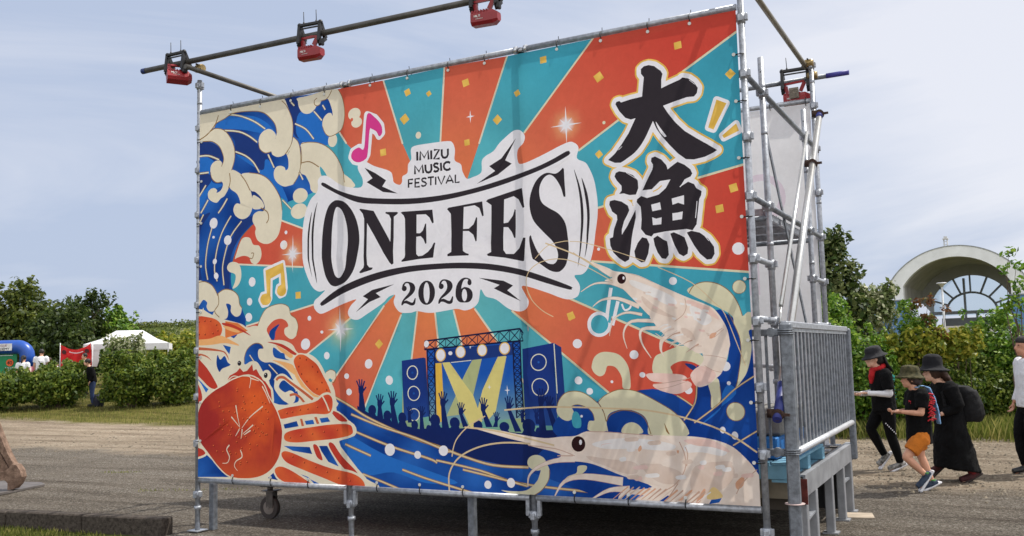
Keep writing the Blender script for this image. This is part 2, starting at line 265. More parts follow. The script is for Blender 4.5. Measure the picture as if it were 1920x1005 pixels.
ART=[
('P','orange',[(2851,2063),(1833,3047),(-1167,7294),(869,7925),(2438,2968)]),
('P','teal',[(2851,2063),(2438,2968),(869,7925),(3297,8110),(2823,2932)]),
('P','orange',[(2851,2063),(2823,2932),(3297,8110),(5164,7685),(3206,2868)]),
('P','teal',[(2851,2063),(3206,2868),(5164,7685),(7172,6711),(3633,2901)]),
('P','orange',[(2851,2063),(3633,2901),(7172,6711),(8643,5236),(4106,2695)]),
('P','teal',[(2851,2063),(4106,2695),(8643,5236),(9364,3145),(4247,2220)]),
('P','orange',[(2851,2063),(4247,2220),(9364,3145),(9341,1118),(4187,1810)]),
('P','teal',[(2851,2063),(4187,1810),(9341,1118),(8581,-586),(3858,1590)]),
('P','orange',[(2851,2063),(3858,1590),(8581,-586),(7518,-1810),(3472,1456)]),
('P','teal',[(2851,2063),(3472,1456),(7518,-1810),(6176,-2725),(3129,1489)]),
('P','orange',[(2851,2063),(3129,1489),(6176,-2725),(4176,-3563),(2927,1485)]),
('P','teal',[(2851,2063),(2927,1485),(4176,-3563),(3233,-3693),(2743,1484)]),
('P','orange',[(2851,2063),(2743,1484),(3233,-3693),(1754,-3644),(2565,1492)]),
('P','teal',[(2851,2063),(2565,1492),(1754,-3644),(66,-3175),(2399,1472)]),
('P','orange',[(2851,2063),(2399,1472),(66,-3175),(-1189,-2367),(2221,1559)]),
('P','teal',[(2851,2063),(2221,1559),(-1189,-2367),(-2547,-1291),(1861,1467)]),
('P','orange',[(2851,2063),(1861,1467),(-2547,-1291),(-3649,597),(1452,1606)]),
('P','teal',[(2851,2063),(1452,1606),(-3649,597),(-3850,2472),(1324,1957)]),
('P','orange',[(2851,2063),(1324,1957),(-3850,2472),(-3538,4152),(1326,2314)]),
('P','teal',[(2851,2063),(1326,2314),(-3538,4152),(-1167,7294),(1833,3047)]),
('l','cream',16,16,[(1833,3047),(-1167,7294)]),
('l','cream',16,16,[(2438,2968),(869,7925)]),
('l','cream',16,16,[(2823,2932),(3297,8110)]),
('l','cream',16,16,[(3206,2868),(5164,7685)]),
('l','cream',16,16,[(3633,2901),(7172,6711)]),
('l','cream',16,16,[(4106,2695),(8643,5236)]),
('l','cream',16,16,[(4247,2220),(9364,3145)]),
('l','cream',16,16,[(4187,1810),(9341,1118)]),
('l','cream',16,16,[(3858,1590),(8581,-586)]),
('l','cream',16,16,[(3472,1456),(7518,-1810)]),
('l','cream',16,16,[(3129,1489),(6176,-2725)]),
('l','cream',16,16,[(2927,1485),(4176,-3563)]),
('l','cream',16,16,[(2743,1484),(3233,-3693)]),
('l','cream',16,16,[(2565,1492),(1754,-3644)]),
('l','cream',16,16,[(2399,1472),(66,-3175)]),
('l','cream',16,16,[(2221,1559),(-1189,-2367)]),
('l','cream',16,16,[(1861,1467),(-2547,-1291)]),
('l','cream',16,16,[(1452,1606),(-3649,597)]),
('l','cream',16,16,[(1324,1957),(-3850,2472)]),
('l','cream',16,16,[(1326,2314),(-3538,4152)]),
('E','glowO',(2903,1991),10,10),
('Q','gold',(2498,3420),39,20),
('Q','gold',(2716,3377),30,30),
('Q','gold',(2462,3186),51,35),
('Q','gold',(3089,3414),44,12),
('Q','gold',(3581,3241),33,25),
('Q','gold',(3388,3047),45,40),
('Q','gold',(3827,3482),40,2),
('Q','gold',(3089,2895),36,5),
('Q','gold',(4303,3258),46,30),
('Q','gold',(4953,3397),40,5),
('Q','gold',(5337,3111),40,40),
('Q','gold',(4279,2645),35,35),
('Q','gold',(5212,2123),40,8),
('Q','gold',(5320,2266),41,12),
('Q','gold',(2232,2917),43,5),
('Q','gold',(2159,1226),43,45),
('Q','gold',(3993,1392),40,15),
('Q','gold',(3996,1392),39,25),
('Q','gold',(1261,1700),44,2),
('X','white',(3127,3113),42,55,0),
('X','white',(4009,2915),139,155,1),
('E','cream',(4334,2888),14,14),
('E','cream',(2601,3024),28,31),
('E','white',(5333,1821),45,45),
('E','white',(4837,1616),31,30),
('E','white',(4043,1175),39,36),
('E','white',(4508,1078),36,34),
('E','white',(4252,1899),13,13),
('E','white',(2049,1054),41,40),
('E','white',(2272,911),39,40),
('E','white',(4045,1174),39,36),
('E','white',(4046,889),33,30),
('E','white',(4135,805),28,25),
('E','white',(1341,1248),54,52),
('E','white',(1589,1138),32,34),
('E','white',(2049,1058),41,40),
('E','white',(1814,952),27,25),
('E','white',(1831,812),31,30),
('E','white',(1394,1482),22,23),
('E','white',(1530,1352),17,14),
('E','white',(4571,926),24,21),
('E','white',(4047,891),32,30),
('E','white',(4135,807),27,25),
('E','white',(4323,877),12,12),
('E','white',(1087,2181),44,43),
('E','white',(1115,2297),17,18),
('E','white',(691,1858),43,46),
('E','white',(657,1671),34,37),
('E','white',(645,1523),44,42),
('X','white',(1199,2088),136,179,1),
('X','white',(1741,1369),149,209,1),
('S','blue',[(-83,3626),(1069,3599),(1281,3617),(1675,3593),(1719,3411),(1672,3293),(1655,3133),(1515,3089),(1355,2832),(1448,2659),(1274,2614),(1097,2569),(1032,2487),(867,2477),(699,2402),(563,2297),(478,2148),(435,1983),(435,1815),(598,1436),(-66,1461)]),
('S','blue2',[(201,3429),(440,3519),(700,3471),(903,3363),(1002,3233),(802,3286),(563,3352)]),
('S','navy',[(353,3367),(563,3319),(768,3186),(868,3069),(968,2889),(801,2896),(649,3044),(476,3118),(476,3251)]),
('S','blue2',[(485,3117),(666,3042),(793,2897),(934,2803),(1033,2665),(1081,2571),(1130,2604),(951,2956),(868,3017),(818,2920)]),
('S','navy',[(1094,3569),(1273,3561),(1312,3421),(1358,3236),(1278,3170),(1214,3230),(1199,3360)]),
('S','blue2',[(1280,3413),(1455,3400),(1563,3270),(1639,3135),(1608,3064),(1358,3122),(1246,3226)]),
('S','navy',[(-16,3302),(157,3279),(282,3196),(318,3098),(176,3102),(-15,3180)]),
('S','blue2',[(-15,3139),(212,3071),(149,2984),(177,2874),(319,2832),(123,2773),(-2,2638)]),
('S','navy',[(-4,2962),(140,2959),(159,2889),(33,2782),(-21,2761)]),
('S','navy',[(563,2453),(700,2492),(851,2529),(666,2405),(529,2287),(426,2113),(401,1817),(340,1820),(331,2003),(391,2207),(495,2368)]),
('S','navy',[(-19,2479),(53,2553),(143,2571),(17,2409),(1,2144),(39,1916),(-15,1893)]),
('S','teal',[(917,2625),(1032,2537),(1097,2468),(1130,2566),(1032,2639)]),
('S','cream',[(-83,3640),(-28,3652),(562,3631),(1020,3652),(1102,3581),(1143,3497),(1199,3360),(1206,3231),(1181,3119),(1108,3039),(1018,3025),(952,3059),(943,3086),(868,3082),(801,3130),(785,3197),(802,3260),(852,3299),(919,3309),(977,3275),(1002,3233),(985,3196),(1012,3258),(994,3338),(936,3411),(853,3475),(717,3517),(580,3539),(440,3529),(335,3497),(228,3472),(201,3429),(156,3415),(102,3368),(2,3327),(-25,3324)]),
('S','cream',[(-25,3317),(66,3352),(156,3401),(228,3415),(335,3376),(423,3284),(473,3172),(473,3066),(433,2965),(407,2928),(416,2861),(390,2785),(337,2724),(284,2703),(231,2669),(178,2681),(124,2719),(114,2774),(150,2810),(204,2815),(240,2787),(231,2764),(288,2782),(319,2832),(301,2867),(230,2868),(168,2915),(146,2985),(158,3050),(212,3084),(274,3083),(304,3053),(297,3020),(327,3083),(309,3152),(264,3225),(175,3284),(84,3300),(-25,3307)]),
('S','cream',[(1214,3192),(1270,3133),(1293,3041),(1296,2915),(1268,2817),(1211,2747),(1147,2735),(1090,2735),(1017,2775),(976,2831),(973,2889),(1001,2930),(1058,2936),(1107,2912),(1115,2885),(1148,2907),(1148,2983),(1124,3044),(1099,3040),(1157,3084),(1197,3143)]),
('S','cream',[(1302,3116),(1389,3120),(1515,3095),(1623,3037),(1699,2965),(1759,2872),(1796,2781),(1840,2745),(1892,2697),(1891,2636),(1511,2627),(1417,2662),(1402,2726),(1355,2807),(1292,2852),(1301,3015)]),
('S','teal',[(1528,2874),(1605,2778),(1543,2785)]),
('L','line',9.6,9.6,[(1300,2933),(1404,2933),(1513,2870)]),
('L','line',8.0,8.0,[(1297,3092),(1309,3001),(1300,2914)]),
('L','line',7.5,7.5,[(1796,2793),(1802,2694)]),
('S','cream',[(1281,3569),(1659,3583),(1736,3581),(1781,3501),(1807,3397),(1809,3285),(1778,3191),(1716,3155),(1639,3141),(1586,3179),(1555,3246),(1564,3314),(1611,3358),(1657,3357),(1675,3327),(1665,3394),(1627,3487),(1597,3498),(1537,3482),(1526,3455),(1487,3452),(1471,3429),(1423,3398),(1367,3393),(1312,3421),(1277,3477),(1268,3530)]),
('E','cream',(1673,3099),53,62),
('E','cream',(1922,3309),70,57),
('E','cream',(1947,3229),60,49),
('E','orange',(1893,3261),15,17),
('S','navy',[(683,2740),(767,2718),(834,2634),(854,2568),(867,2521),(767,2563),(700,2648)]),
('S','cream',[(700,2686),(767,2667),(826,2609),(834,2557),(700,2563)]),
('S','cream',[(415,2960),(476,2960),(580,2895),(649,2809),(686,2714),(696,2609),(683,2533),(640,2485),(563,2472),(486,2512),(451,2568),(463,2619),(503,2635),(537,2625),(529,2678),(494,2734),(416,2788),(398,2863)]),
('S','cream',[(563,2910),(666,2914),(801,2883),(901,2826),(984,2734),(1041,2626),(1068,2509),(1056,2383),(1015,2273),(933,2216),(850,2210),(767,2248),(733,2322),(742,2372),(703,2440),(716,2504),(775,2530),(834,2525),(851,2568),(801,2663),(733,2722),(683,2740),(632,2837)]),
('L','line',10.0,10.0,[(801,2560),(884,2513),(903,2448),(875,2406)]),
('L','line',10.5,10.5,[(407,2941),(416,2861),(393,2791)]),
('L','line',10.3,10.3,[(554,2908),(615,2839),(674,2741)]),
('L','line',10.7,10.7,[(254,3552),(210,3461),(102,3368),(2,3327)]),
('L','line',7.7,7.7,[(1667,3575),(1612,3502),(1534,3489)]),
('E','cream',(1282,2629),89,70),
('E','cream',(1274,2483),99,73),
('E','cream',(1495,3489),37,36),
('L','line',7.8,7.8,[(1526,3459),(1494,3451),(1463,3474),(1464,3512),(1495,3527)]),
('L','line',22.9,22.9,[(388,3527),(562,3491),(734,3407),(869,3316)]),
('L','pale',12.4,12.4,[(388,3527),(562,3491),(734,3407),(869,3316)]),
('L','line',23.0,23.0,[(335,3376),(528,3337),(666,3272),(768,3199)]),
('L','pale',12.4,12.4,[(335,3376),(528,3337),(666,3272),(768,3199)]),
('L','line',23.8,23.8,[(-15,3159),(121,3149),(265,3091)]),
('L','pale',12.8,12.8,[(-15,3159),(121,3149),(265,3091)]),
('L','line',23.8,23.8,[(-23,2984),(122,2981)]),
('L','pale',12.8,12.8,[(-23,2984),(122,2981)]),
('L','line',22.6,22.6,[(485,3144),(614,3088),(717,3010),(793,2903)]),
('L','pale',12.2,12.2,[(485,3144),(614,3088),(717,3010),(793,2903)]),
('L','line',20.5,20.5,[(1455,3406),(1548,3304)]),
('L','pale',11.0,11.0,[(1455,3406),(1548,3304)]),
('L','line',21.0,21.0,[(1231,3317),(1358,3248),(1453,3141)]),
('L','pale',11.3,11.3,[(1231,3317),(1358,3248),(1453,3141)]),
('L','line',21.6,21.6,[(902,3065),(976,2927)]),
('L','pale',11.7,11.7,[(902,3065),(976,2927)]),
('L','line',23.7,23.7,[(-21,2734),(87,2857)]),
('L','pale',12.8,12.8,[(-21,2734),(87,2857)]),
('L','line',23.6,23.6,[(16,2583),(115,2707)]),
('L','pale',12.7,12.7,[(16,2583),(115,2707)]),
('L','line',23.0,23.0,[(249,2561),(372,2694)]),
('L','pale',12.4,12.4,[(249,2561),(372,2694)]),
('L','line',21.1,21.1,[(1183,3530),(1224,3491)]),
('L','pale',11.4,11.4,[(1183,3530),(1224,3491)]),
('L','line',20.3,20.3,[(1557,3448),(1588,3399)]),
('L','pale',10.9,10.9,[(1557,3448),(1588,3399)]),
('L','line',21.1,21.1,[(1132,3036),(1157,3071)]),
('L','pale',11.4,11.4,[(1132,3036),(1157,3071)]),
('L','line',20.8,20.8,[(1276,2854),(1323,2773)]),
('L','pale',11.2,11.2,[(1276,2854),(1323,2773)]),
('L','line',21.2,21.2,[(1065,2610),(1178,2511)]),
('L','pale',11.4,11.4,[(1065,2610),(1178,2511)]),
('L','line',21.4,21.4,[(170,2422),(117,2268),(91,2085),(119,1912)]),
('L','pale',10.7,10.7,[(170,2422),(117,2268),(91,2085),(119,1912)]),
('L','line',20.9,20.9,[(425,2518),(303,2358),(233,2180),(216,1997),(243,1891)]),
('L','pale',10.4,10.4,[(425,2518),(303,2358),(233,2180),(216,1997),(243,1891)]),
('L','line',20.6,20.6,[(563,2453),(426,2322),(348,2158),(322,1990),(331,1847)]),
('L','pale',10.3,10.3,[(563,2453),(426,2322),(348,2158),(322,1990),(331,1847)]),
('L','line',21.7,21.7,[(53,2566),(-10,2465)]),
('L','pale',10.8,10.8,[(53,2566),(-10,2465)]),
('L','line',8.3,8.3,[(-25,3320),(66,3352),(156,3401),(228,3415),(335,3376),(423,3284),(473,3172),(473,3066),(433,2965)]),
('L','line',7.4,7.4,[(1069,3573),(1134,3498),(1199,3360),(1206,3231),(1181,3119),(1108,3039)]),
('L','line',8.1,8.1,[(201,3429),(228,3472),(335,3497),(440,3529),(580,3539),(717,3517),(853,3475),(936,3411),(994,3338),(1012,3258)]),
('L','line',7.7,7.7,[(666,2914),(801,2883),(901,2826),(984,2734),(1041,2626),(1068,2509)]),
('L','line',7.3,7.3,[(1214,3192),(1270,3133),(1293,3041),(1296,2915),(1268,2817),(1211,2747)]),
('L','line',7.2,7.2,[(1302,3116),(1389,3120),(1515,3095),(1623,3037),(1699,2965),(1759,2872),(1796,2781)]),
('L','line',6.9,6.9,[(1736,3581),(1781,3501),(1807,3397),(1809,3285),(1778,3191),(1716,3155),(1639,3141),(1586,3179),(1555,3246)]),
('L','line',8.3,8.3,[(-25,3307),(84,3300),(175,3284),(264,3225),(309,3152),(327,3083),(297,3020)]),
('L','line',7.6,7.6,[(785,3197),(801,3130),(868,3082),(943,3086)]),
('L','line',8.1,8.1,[(146,2985),(168,2915),(230,2868),(301,2867)]),
('L','line',7.8,7.8,[(435,1983),(478,2148),(563,2297),(699,2402)]),
('E','white',(193,2467),53,53),
('E','white',(194,2328),17,13),
('E','white',(382,2283),49,48),
('E','white',(216,2086),28,28),
('E','white',(234,1944),30,33),
('S','cream',[(478,2097),(529,2222),(581,2289),(666,2282),(708,2215),(783,2196),(813,2123),(800,2061),(750,2022),(691,2043),(657,2097),(581,2115),(504,2101)]),
('L','line',8.4,8.4,[(682,2133),(716,2131),(699,2081),(666,2090)]),
('S','cream',[(452,2066),(521,2048),(555,2001),(555,1911),(513,1836),(444,1808),(470,1864),(487,1928),(461,1955),(409,1972),(383,2006),(400,2050)]),
('HP','white',49.6,[(863,1955),(1087,2015),(1110,1776),(1093,1721),(1037,1706),(1001,1745),(1013,1794),(1053,1811),(1049,1918),(923,1875),(918,1687),(882,1638),(824,1629),(791,1681),(816,1730),(874,1739)]),
('P','gold',[(863,1955),(1087,2015),(1110,1776),(1093,1721),(1037,1706),(1001,1745),(1013,1794),(1053,1811),(1049,1918),(923,1875),(918,1687),(882,1638),(824,1629),(791,1681),(816,1730),(874,1739)]),
('E','gold',(860,1683),69,55),
('E','gold',(1058,1752),58,50),
('HP','white',64.7,[(2063,3283),(2151,3242),(2215,3166),(2224,3093),(2191,3067),(2163,3113),(2113,3144),(2090,3135),(2065,2920),(2035,2875),(1976,2858),(1917,2875),(1884,2918),(1903,2970),(1970,2995),(2029,2985)]),
('S','pink',[(2063,3283),(2151,3242),(2215,3166),(2224,3093),(2191,3067),(2163,3113),(2113,3144),(2090,3135),(2065,2920),(2035,2875),(1976,2858),(1917,2875),(1884,2918),(1903,2970),(1970,2995),(2029,2985)]),
('P','crowdglow',[(2402,824),(2629,823),(2659,771),(3522,768),(3553,891),(3579,817),(3941,767),(3930,446),(2396,471)]),
('P','screen',[(2652,1160),(3535,1205),(3558,598),(2669,527)]),
('P','yellow',[(2734,1047),(2803,1053),(2822,566),(2746,553)]),
('P','beam2',[(3125,1116),(3191,1095),(3094,770),(2958,618),(2838,605),(3010,922)]),
('P','beam',[(3349,1117),(3412,1090),(3300,645),(3220,570),(3120,619),(3183,819)]),
('P','beam',[(2803,1063),(2853,1090),(3095,782),(3176,570),(3073,494),(2946,745)]),
('P','navy',[(2737,1160),(3472,1191),(3473,1101),(3087,1066),(2742,1047)]),
('P','white',[(3069,1189),(3120,1196),(3124,1183),(3087,1179),(3078,1159)]),
('l','pale',6.0,6.0,[(2894,1051),(3087,1065)]),
('l','ink',14.0,14.0,[(2635,1236),(3538,1310)]),
('l','ink',14.0,14.0,[(2634,1165),(3535,1211)]),
('l','ink',8.4,8.4,[(2635,1236),(2739,1171)]),
('l','ink',8.4,8.4,[(2634,1165),(2740,1244)]),
('l','ink',7.0,7.0,[(2635,1236),(2634,1165)]),
('l','ink',8.3,8.3,[(2740,1244),(2842,1176)]),
('l','ink',8.3,8.3,[(2739,1171),(2844,1253)]),
('l','ink',6.9,6.9,[(2740,1244),(2739,1171)]),
('l','ink',8.2,8.2,[(2844,1253),(2945,1181)]),
('l','ink',8.2,8.2,[(2842,1176),(2947,1261)]),
('l','ink',6.8,6.8,[(2844,1253),(2842,1176)]),
('l','ink',8.1,8.1,[(2947,1261),(3046,1186)]),
('l','ink',8.1,8.1,[(2945,1181),(3048,1270)]),
('l','ink',6.7,6.7,[(2947,1261),(2945,1181)]),
('l','ink',8.0,8.0,[(3048,1270),(3146,1191)]),
('l','ink',8.0,8.0,[(3046,1186),(3149,1278)]),
('l','ink',6.7,6.7,[(3048,1270),(3046,1186)]),
('l','ink',7.9,7.9,[(3149,1278),(3245,1196)]),
('l','ink',7.9,7.9,[(3146,1191),(3248,1286)]),
('l','ink',6.6,6.6,[(3149,1278),(3146,1191)]),
('l','ink',7.8,7.8,[(3248,1286),(3343,1201)]),
('l','ink',7.8,7.8,[(3245,1196),(3346,1294)]),
('l','ink',6.5,6.5,[(3248,1286),(3245,1196)]),
('l','ink',7.7,7.7,[(3346,1294),(3440,1206)]),
('l','ink',7.7,7.7,[(3343,1201),(3443,1302)]),
('l','ink',6.4,6.4,[(3346,1294),(3343,1201)]),
('l','ink',7.6,7.6,[(3443,1302),(3535,1211)]),
('l','ink',7.6,7.6,[(3440,1206),(3538,1310)]),
('l','ink',6.3,6.3,[(3443,1302),(3440,1206)]),
('l','ink',11.2,11.2,[(3538,1310),(3565,1272)]),
('l','ink',11.1,11.1,[(3535,1211),(3566,1210)]),
('l','ink',6.7,6.7,[(3538,1310),(3566,1210)]),
('l','ink',6.7,6.7,[(3535,1211),(3565,1272)]),
('l','ink',5.6,5.6,[(3538,1310),(3535,1211)]),
('l','ink',12.4,12.4,[(2660,1159),(2673,565)]),
('l','ink',12.3,12.3,[(2737,1160),(2735,578)]),
('l','ink',7.4,7.4,[(2660,1159),(2737,1087)]),
('l','ink',7.4,7.4,[(2737,1160),(2661,1085)]),
('l','ink',6.2,6.2,[(2660,1159),(2737,1160)]),
('l','ink',7.4,7.4,[(2661,1085),(2736,1014)]),
('l','ink',7.4,7.4,[(2737,1087),(2663,1010)]),
('l','ink',6.2,6.2,[(2661,1085),(2737,1087)]),
('l','ink',7.4,7.4,[(2663,1010),(2736,941)]),
('l','ink',7.3,7.3,[(2736,1014),(2665,935)]),
('l','ink',6.2,6.2,[(2663,1010),(2736,1014)]),
('l','ink',7.4,7.4,[(2665,935),(2736,868)]),
('l','ink',7.3,7.3,[(2736,941),(2666,861)]),
('l','ink',6.2,6.2,[(2665,935),(2736,941)]),
('l','ink',7.4,7.4,[(2666,861),(2735,796)]),
('l','ink',7.3,7.3,[(2736,868),(2668,787)]),
('l','ink',6.2,6.2,[(2666,861),(2736,868)]),
('l','ink',7.4,7.4,[(2668,787),(2735,723)]),
('l','ink',7.3,7.3,[(2735,796),(2670,713)]),
('l','ink',6.2,6.2,[(2668,787),(2735,796)]),
('l','ink',7.4,7.4,[(2670,713),(2735,651)]),
('l','ink',7.3,7.3,[(2735,723),(2672,639)]),
('l','ink',6.1,6.1,[(2670,713),(2735,723)]),
('l','ink',7.4,7.4,[(2672,639),(2735,578)]),
('l','ink',7.3,7.3,[(2735,651),(2673,565)]),
('l','ink',6.1,6.1,[(2672,639),(2735,651)]),
('l','ink',12.6,12.6,[(3472,1200),(3492,597)]),
('l','ink',12.5,12.5,[(3538,1205),(3555,598)]),
('l','ink',7.6,7.6,[(3472,1200),(3539,1154)]),
('l','ink',7.5,7.5,[(3538,1205),(3474,1150)]),
('l','ink',6.3,6.3,[(3472,1200),(3538,1205)]),
('l','ink',7.6,7.6,[(3474,1150),(3541,1103)]),
('l','ink',7.5,7.5,[(3539,1154),(3475,1099)]),
('l','ink',6.3,6.3,[(3474,1150),(3539,1154)]),
('l','ink',7.6,7.6,[(3475,1099),(3542,1052)]),
('l','ink',7.5,7.5,[(3541,1103),(3477,1049)]),
('l','ink',6.3,6.3,[(3475,1099),(3541,1103)]),
('l','ink',7.6,7.6,[(3477,1049),(3544,1001)]),
('l','ink',7.5,7.5,[(3542,1052),(3479,998)]),
('l','ink',6.3,6.3,[(3477,1049),(3542,1052)]),
('l','ink',7.6,7.6,[(3479,998),(3545,950)]),
('l','ink',7.5,7.5,[(3544,1001),(3480,948)]),
('l','ink',6.3,6.3,[(3479,998),(3544,1001)]),
('l','ink',7.6,7.6,[(3480,948),(3547,900)]),
('l','ink',7.5,7.5,[(3545,950),(3482,897)]),
('l','ink',6.3,6.3,[(3480,948),(3545,950)]),
('l','ink',7.5,7.5,[(3482,897),(3548,849)]),
('l','ink',7.5,7.5,[(3547,900),(3484,847)]),
('l','ink',6.3,6.3,[(3482,897),(3547,900)]),
('l','ink',7.5,7.5,[(3484,847),(3550,799)]),
('l','ink',7.5,7.5,[(3548,849),(3485,797)]),
('l','ink',6.3,6.3,[(3484,847),(3548,849)]),
('l','ink',7.5,7.5,[(3485,797),(3551,748)]),
('l','ink',7.5,7.5,[(3550,799),(3487,747)]),
('l','ink',6.3,6.3,[(3485,797),(3550,799)]),
('l','ink',7.5,7.5,[(3487,747),(3552,698)]),
('l','ink',7.5,7.5,[(3551,748),(3488,697)]),
('l','ink',6.3,6.3,[(3487,747),(3551,748)]),
('l','ink',7.5,7.5,[(3488,697),(3554,648)]),
('l','ink',7.5,7.5,[(3552,698),(3490,647)]),
('l','ink',6.3,6.3,[(3488,697),(3552,698)]),
('l','ink',7.5,7.5,[(3490,647),(3555,598)]),
('l','ink',7.5,7.5,[(3554,648),(3492,597)]),
('l','ink',6.3,6.3,[(3490,647),(3554,648)]),
('E','white',(2653,1212),25,29),
('E','gold',(2794,1115),50,55),
('E','gold',(2986,1136),49,51),
('E','gold',(3189,1146),48,51),
('E','gold',(3397,1155),50,51),
('E','white',(2794,1115),41,46),
('E','white',(2986,1136),40,44),
('E','white',(3189,1146),39,43),
('E','white',(3397,1155),41,43),
('E','white',(2888,1128),20,17),
('P','spk',[(2399,1076),(2623,1099),(2656,603),(2418,563)]),
('P','navy',[(2623,1099),(2644,1092),(2674,604),(2656,603)]),
('P','spk',[(3558,1146),(3838,1187),(3854,540),(3567,537)]),
('P','navy',[(3838,1187),(3904,1151),(3926,719),(3936,624),(3854,624)]),
('l','pale',8.0,8.0,[(3841,1182),(3857,791)]),
('E','pale',(2514,973),58,61),
('E','spk',(2514,973),49,53),
('E','blue',(2514,973),11,10),
('E','pale',(2520,797),64,64),
('E','spk',(2520,797),55,56),
('E','blue',(2520,797),11,10),
('E','pale',(2519,618),60,54),
('E','spk',(2519,618),50,47),
('E','blue',(2519,618),11,10),
('E','pale',(3702,1037),72,68),
('E','spk',(3702,1037),64,60),
('E','blue',(3702,1037),10,9),
('E','pale',(3709,840),76,72),
('E','spk',(3709,840),68,65),
('E','blue',(3709,840),10,9),
('X','white',(3412,818),28,42,0),
('X','white',(3249,844),20,23,0),
('P','navy2',[(1919,692),(2051,626),(2181,590),(2389,530),(2576,497),(2745,515),(2955,507),(3102,519),(3246,496),(3388,486),(3527,476),(3732,503),(3932,512),(4189,474),(4182,294),(3519,209),(2948,191),(2338,379),(1918,612)]),
('E','navy2',(2081,653),44,47),
('P','navy2',[(2012,546),(2045,619),(2116,620),(2145,547)]),
('E','navy2',(2243,607),43,46),
('P','navy2',[(2176,501),(2207,574),(2277,575),(2306,503)]),
('E','navy2',(2398,589),42,49),
('P','navy2',[(2331,484),(2363,556),(2431,556),(2460,485)]),
('E','navy2',(2522,531),35,41),
('P','navy2',[(2469,427),(2494,499),(2549,499),(2572,429)]),
('E','navy2',(2661,498),28,36),
('P','navy2',[(2617,395),(2638,466),(2682,467),(2700,397)]),
('E','navy2',(2727,572),50,51),
('P','navy2',[(2649,469),(2686,540),(2766,540),(2800,471)]),
('E','navy2',(2915,552),49,48),
('P','navy2',[(2838,450),(2875,520),(2953,521),(2986,452)]),
('E','navy2',(3132,532),43,45),
('P','navy2',[(3064,431),(3096,500),(3166,501),(3194,433)]),
('E','navy2',(3375,526),46,39),
('P','navy2',[(3302,427),(3337,495),(3411,496),(3441,429)]),
('E','navy2',(3597,535),58,56),
('P','navy2',[(3508,437),(3550,504),(3642,505),(3680,440)]),
('E','navy2',(3933,529),52,53),
('P','navy2',[(3850,433),(3889,499),(3973,500),(4008,436)]),
('E','navy2',(3680,484),27,41),
('P','navy2',[(3636,387),(3658,454),(3701,454),(3718,389)]),
('P','navy2',[(1935,652),(1942,806),(1982,806),(2011,652)]),
('S','navy2',[(1942,796),(1934,833),(1941,860),(1986,860),(1994,836),(1982,795)]),
('l','navy2',14.2,14.2,[(1943,855),(1920,912)]),
('l','navy2',14.2,14.2,[(1956,855),(1949,925)]),
('l','navy2',14.2,14.2,[(1971,855),(1979,922)]),
('l','navy2',14.2,14.2,[(1984,855),(2007,908)]),
('l','navy2',15.0,15.0,[(1989,822),(2019,854)]),
('P','navy2',[(2133,587),(2144,690),(2179,690),(2200,587)]),
('S','navy2',[(2144,680),(2137,714),(2143,738),(2183,738),(2190,716),(2179,680)]),
('l','navy2',12.5,12.5,[(2145,733),(2125,783)]),
('l','navy2',12.5,12.5,[(2156,733),(2150,795)]),
('l','navy2',12.5,12.5,[(2170,733),(2176,793)]),
('l','navy2',12.5,12.5,[(2181,733),(2201,781)]),
('l','navy2',13.2,13.2,[(2185,704),(2212,733)]),
('P','navy2',[(2287,522),(2277,703),(2315,703),(2360,523)]),
('S','navy2',[(2277,693),(2269,730),(2276,756),(2320,756),(2327,732),(2315,693)]),
('l','navy2',13.7,13.7,[(2278,751),(2256,806)]),
('l','navy2',13.7,13.7,[(2291,751),(2284,819)]),
('l','navy2',13.6,13.6,[(2305,751),(2313,816)]),
('l','navy2',13.6,13.6,[(2318,751),(2340,803)]),
('l','navy2',14.4,14.4,[(2322,719),(2351,751)]),
('P','navy2',[(2453,550),(2460,615),(2485,615),(2500,551)]),
('S','navy2',[(2460,608),(2455,632),(2460,649),(2487,649),(2492,634),(2485,608)]),
('l','navy2',8.7,8.7,[(2461,645),(2447,681)]),
('l','navy2',8.7,8.7,[(2469,646),(2465,689)]),
('l','navy2',8.7,8.7,[(2478,646),(2483,688)]),
('l','navy2',8.7,8.7,[(2486,646),(2500,679)]),
('l','navy2',9.2,9.2,[(2489,625),(2508,646)]),
('P','navy2',[(2566,474),(2580,605),(2608,606),(2619,475)]),
('S','navy2',[(2580,598),(2575,625),(2580,644),(2611,644),(2616,627),(2608,598)]),
('l','navy2',9.9,9.9,[(2581,640),(2565,681)]),
('l','navy2',9.9,9.9,[(2590,640),(2585,691)]),
('l','navy2',9.9,9.9,[(2600,640),(2606,689)]),
('l','navy2',9.9,9.9,[(2610,640),(2626,679)]),
('l','navy2',10.4,10.4,[(2613,617),(2634,641)]),
('P','navy2',[(2791,503),(2788,700),(2824,700),(2860,503)]),
('S','navy2',[(2787,690),(2780,726),(2787,751),(2828,751),(2835,728),(2824,690)]),
('l','navy2',12.9,12.9,[(2789,746),(2769,800)]),
('l','navy2',12.9,12.9,[(2801,746),(2795,813)]),
('l','navy2',12.9,12.9,[(2814,746),(2822,810)]),
('l','navy2',12.8,12.8,[(2826,746),(2847,797)]),
('l','navy2',13.6,13.6,[(2830,715),(2858,746)]),
('P','navy2',[(2990,518),(2961,628),(2991,628),(3048,518)]),
('S','navy2',[(2961,620),(2955,650),(2961,671),(2995,671),(3001,652),(2991,620)]),
('l','navy2',10.7,10.7,[(2962,667),(2945,712)]),
('l','navy2',10.7,10.7,[(2972,667),(2967,723)]),
('l','navy2',10.7,10.7,[(2983,667),(2990,721)]),
('l','navy2',10.7,10.7,[(2993,667),(3011,710)]),
('l','navy2',11.3,11.3,[(2997,641),(3020,667)]),
('P','navy2',[(3205,520),(3169,657),(3202,657),(3268,521)]),
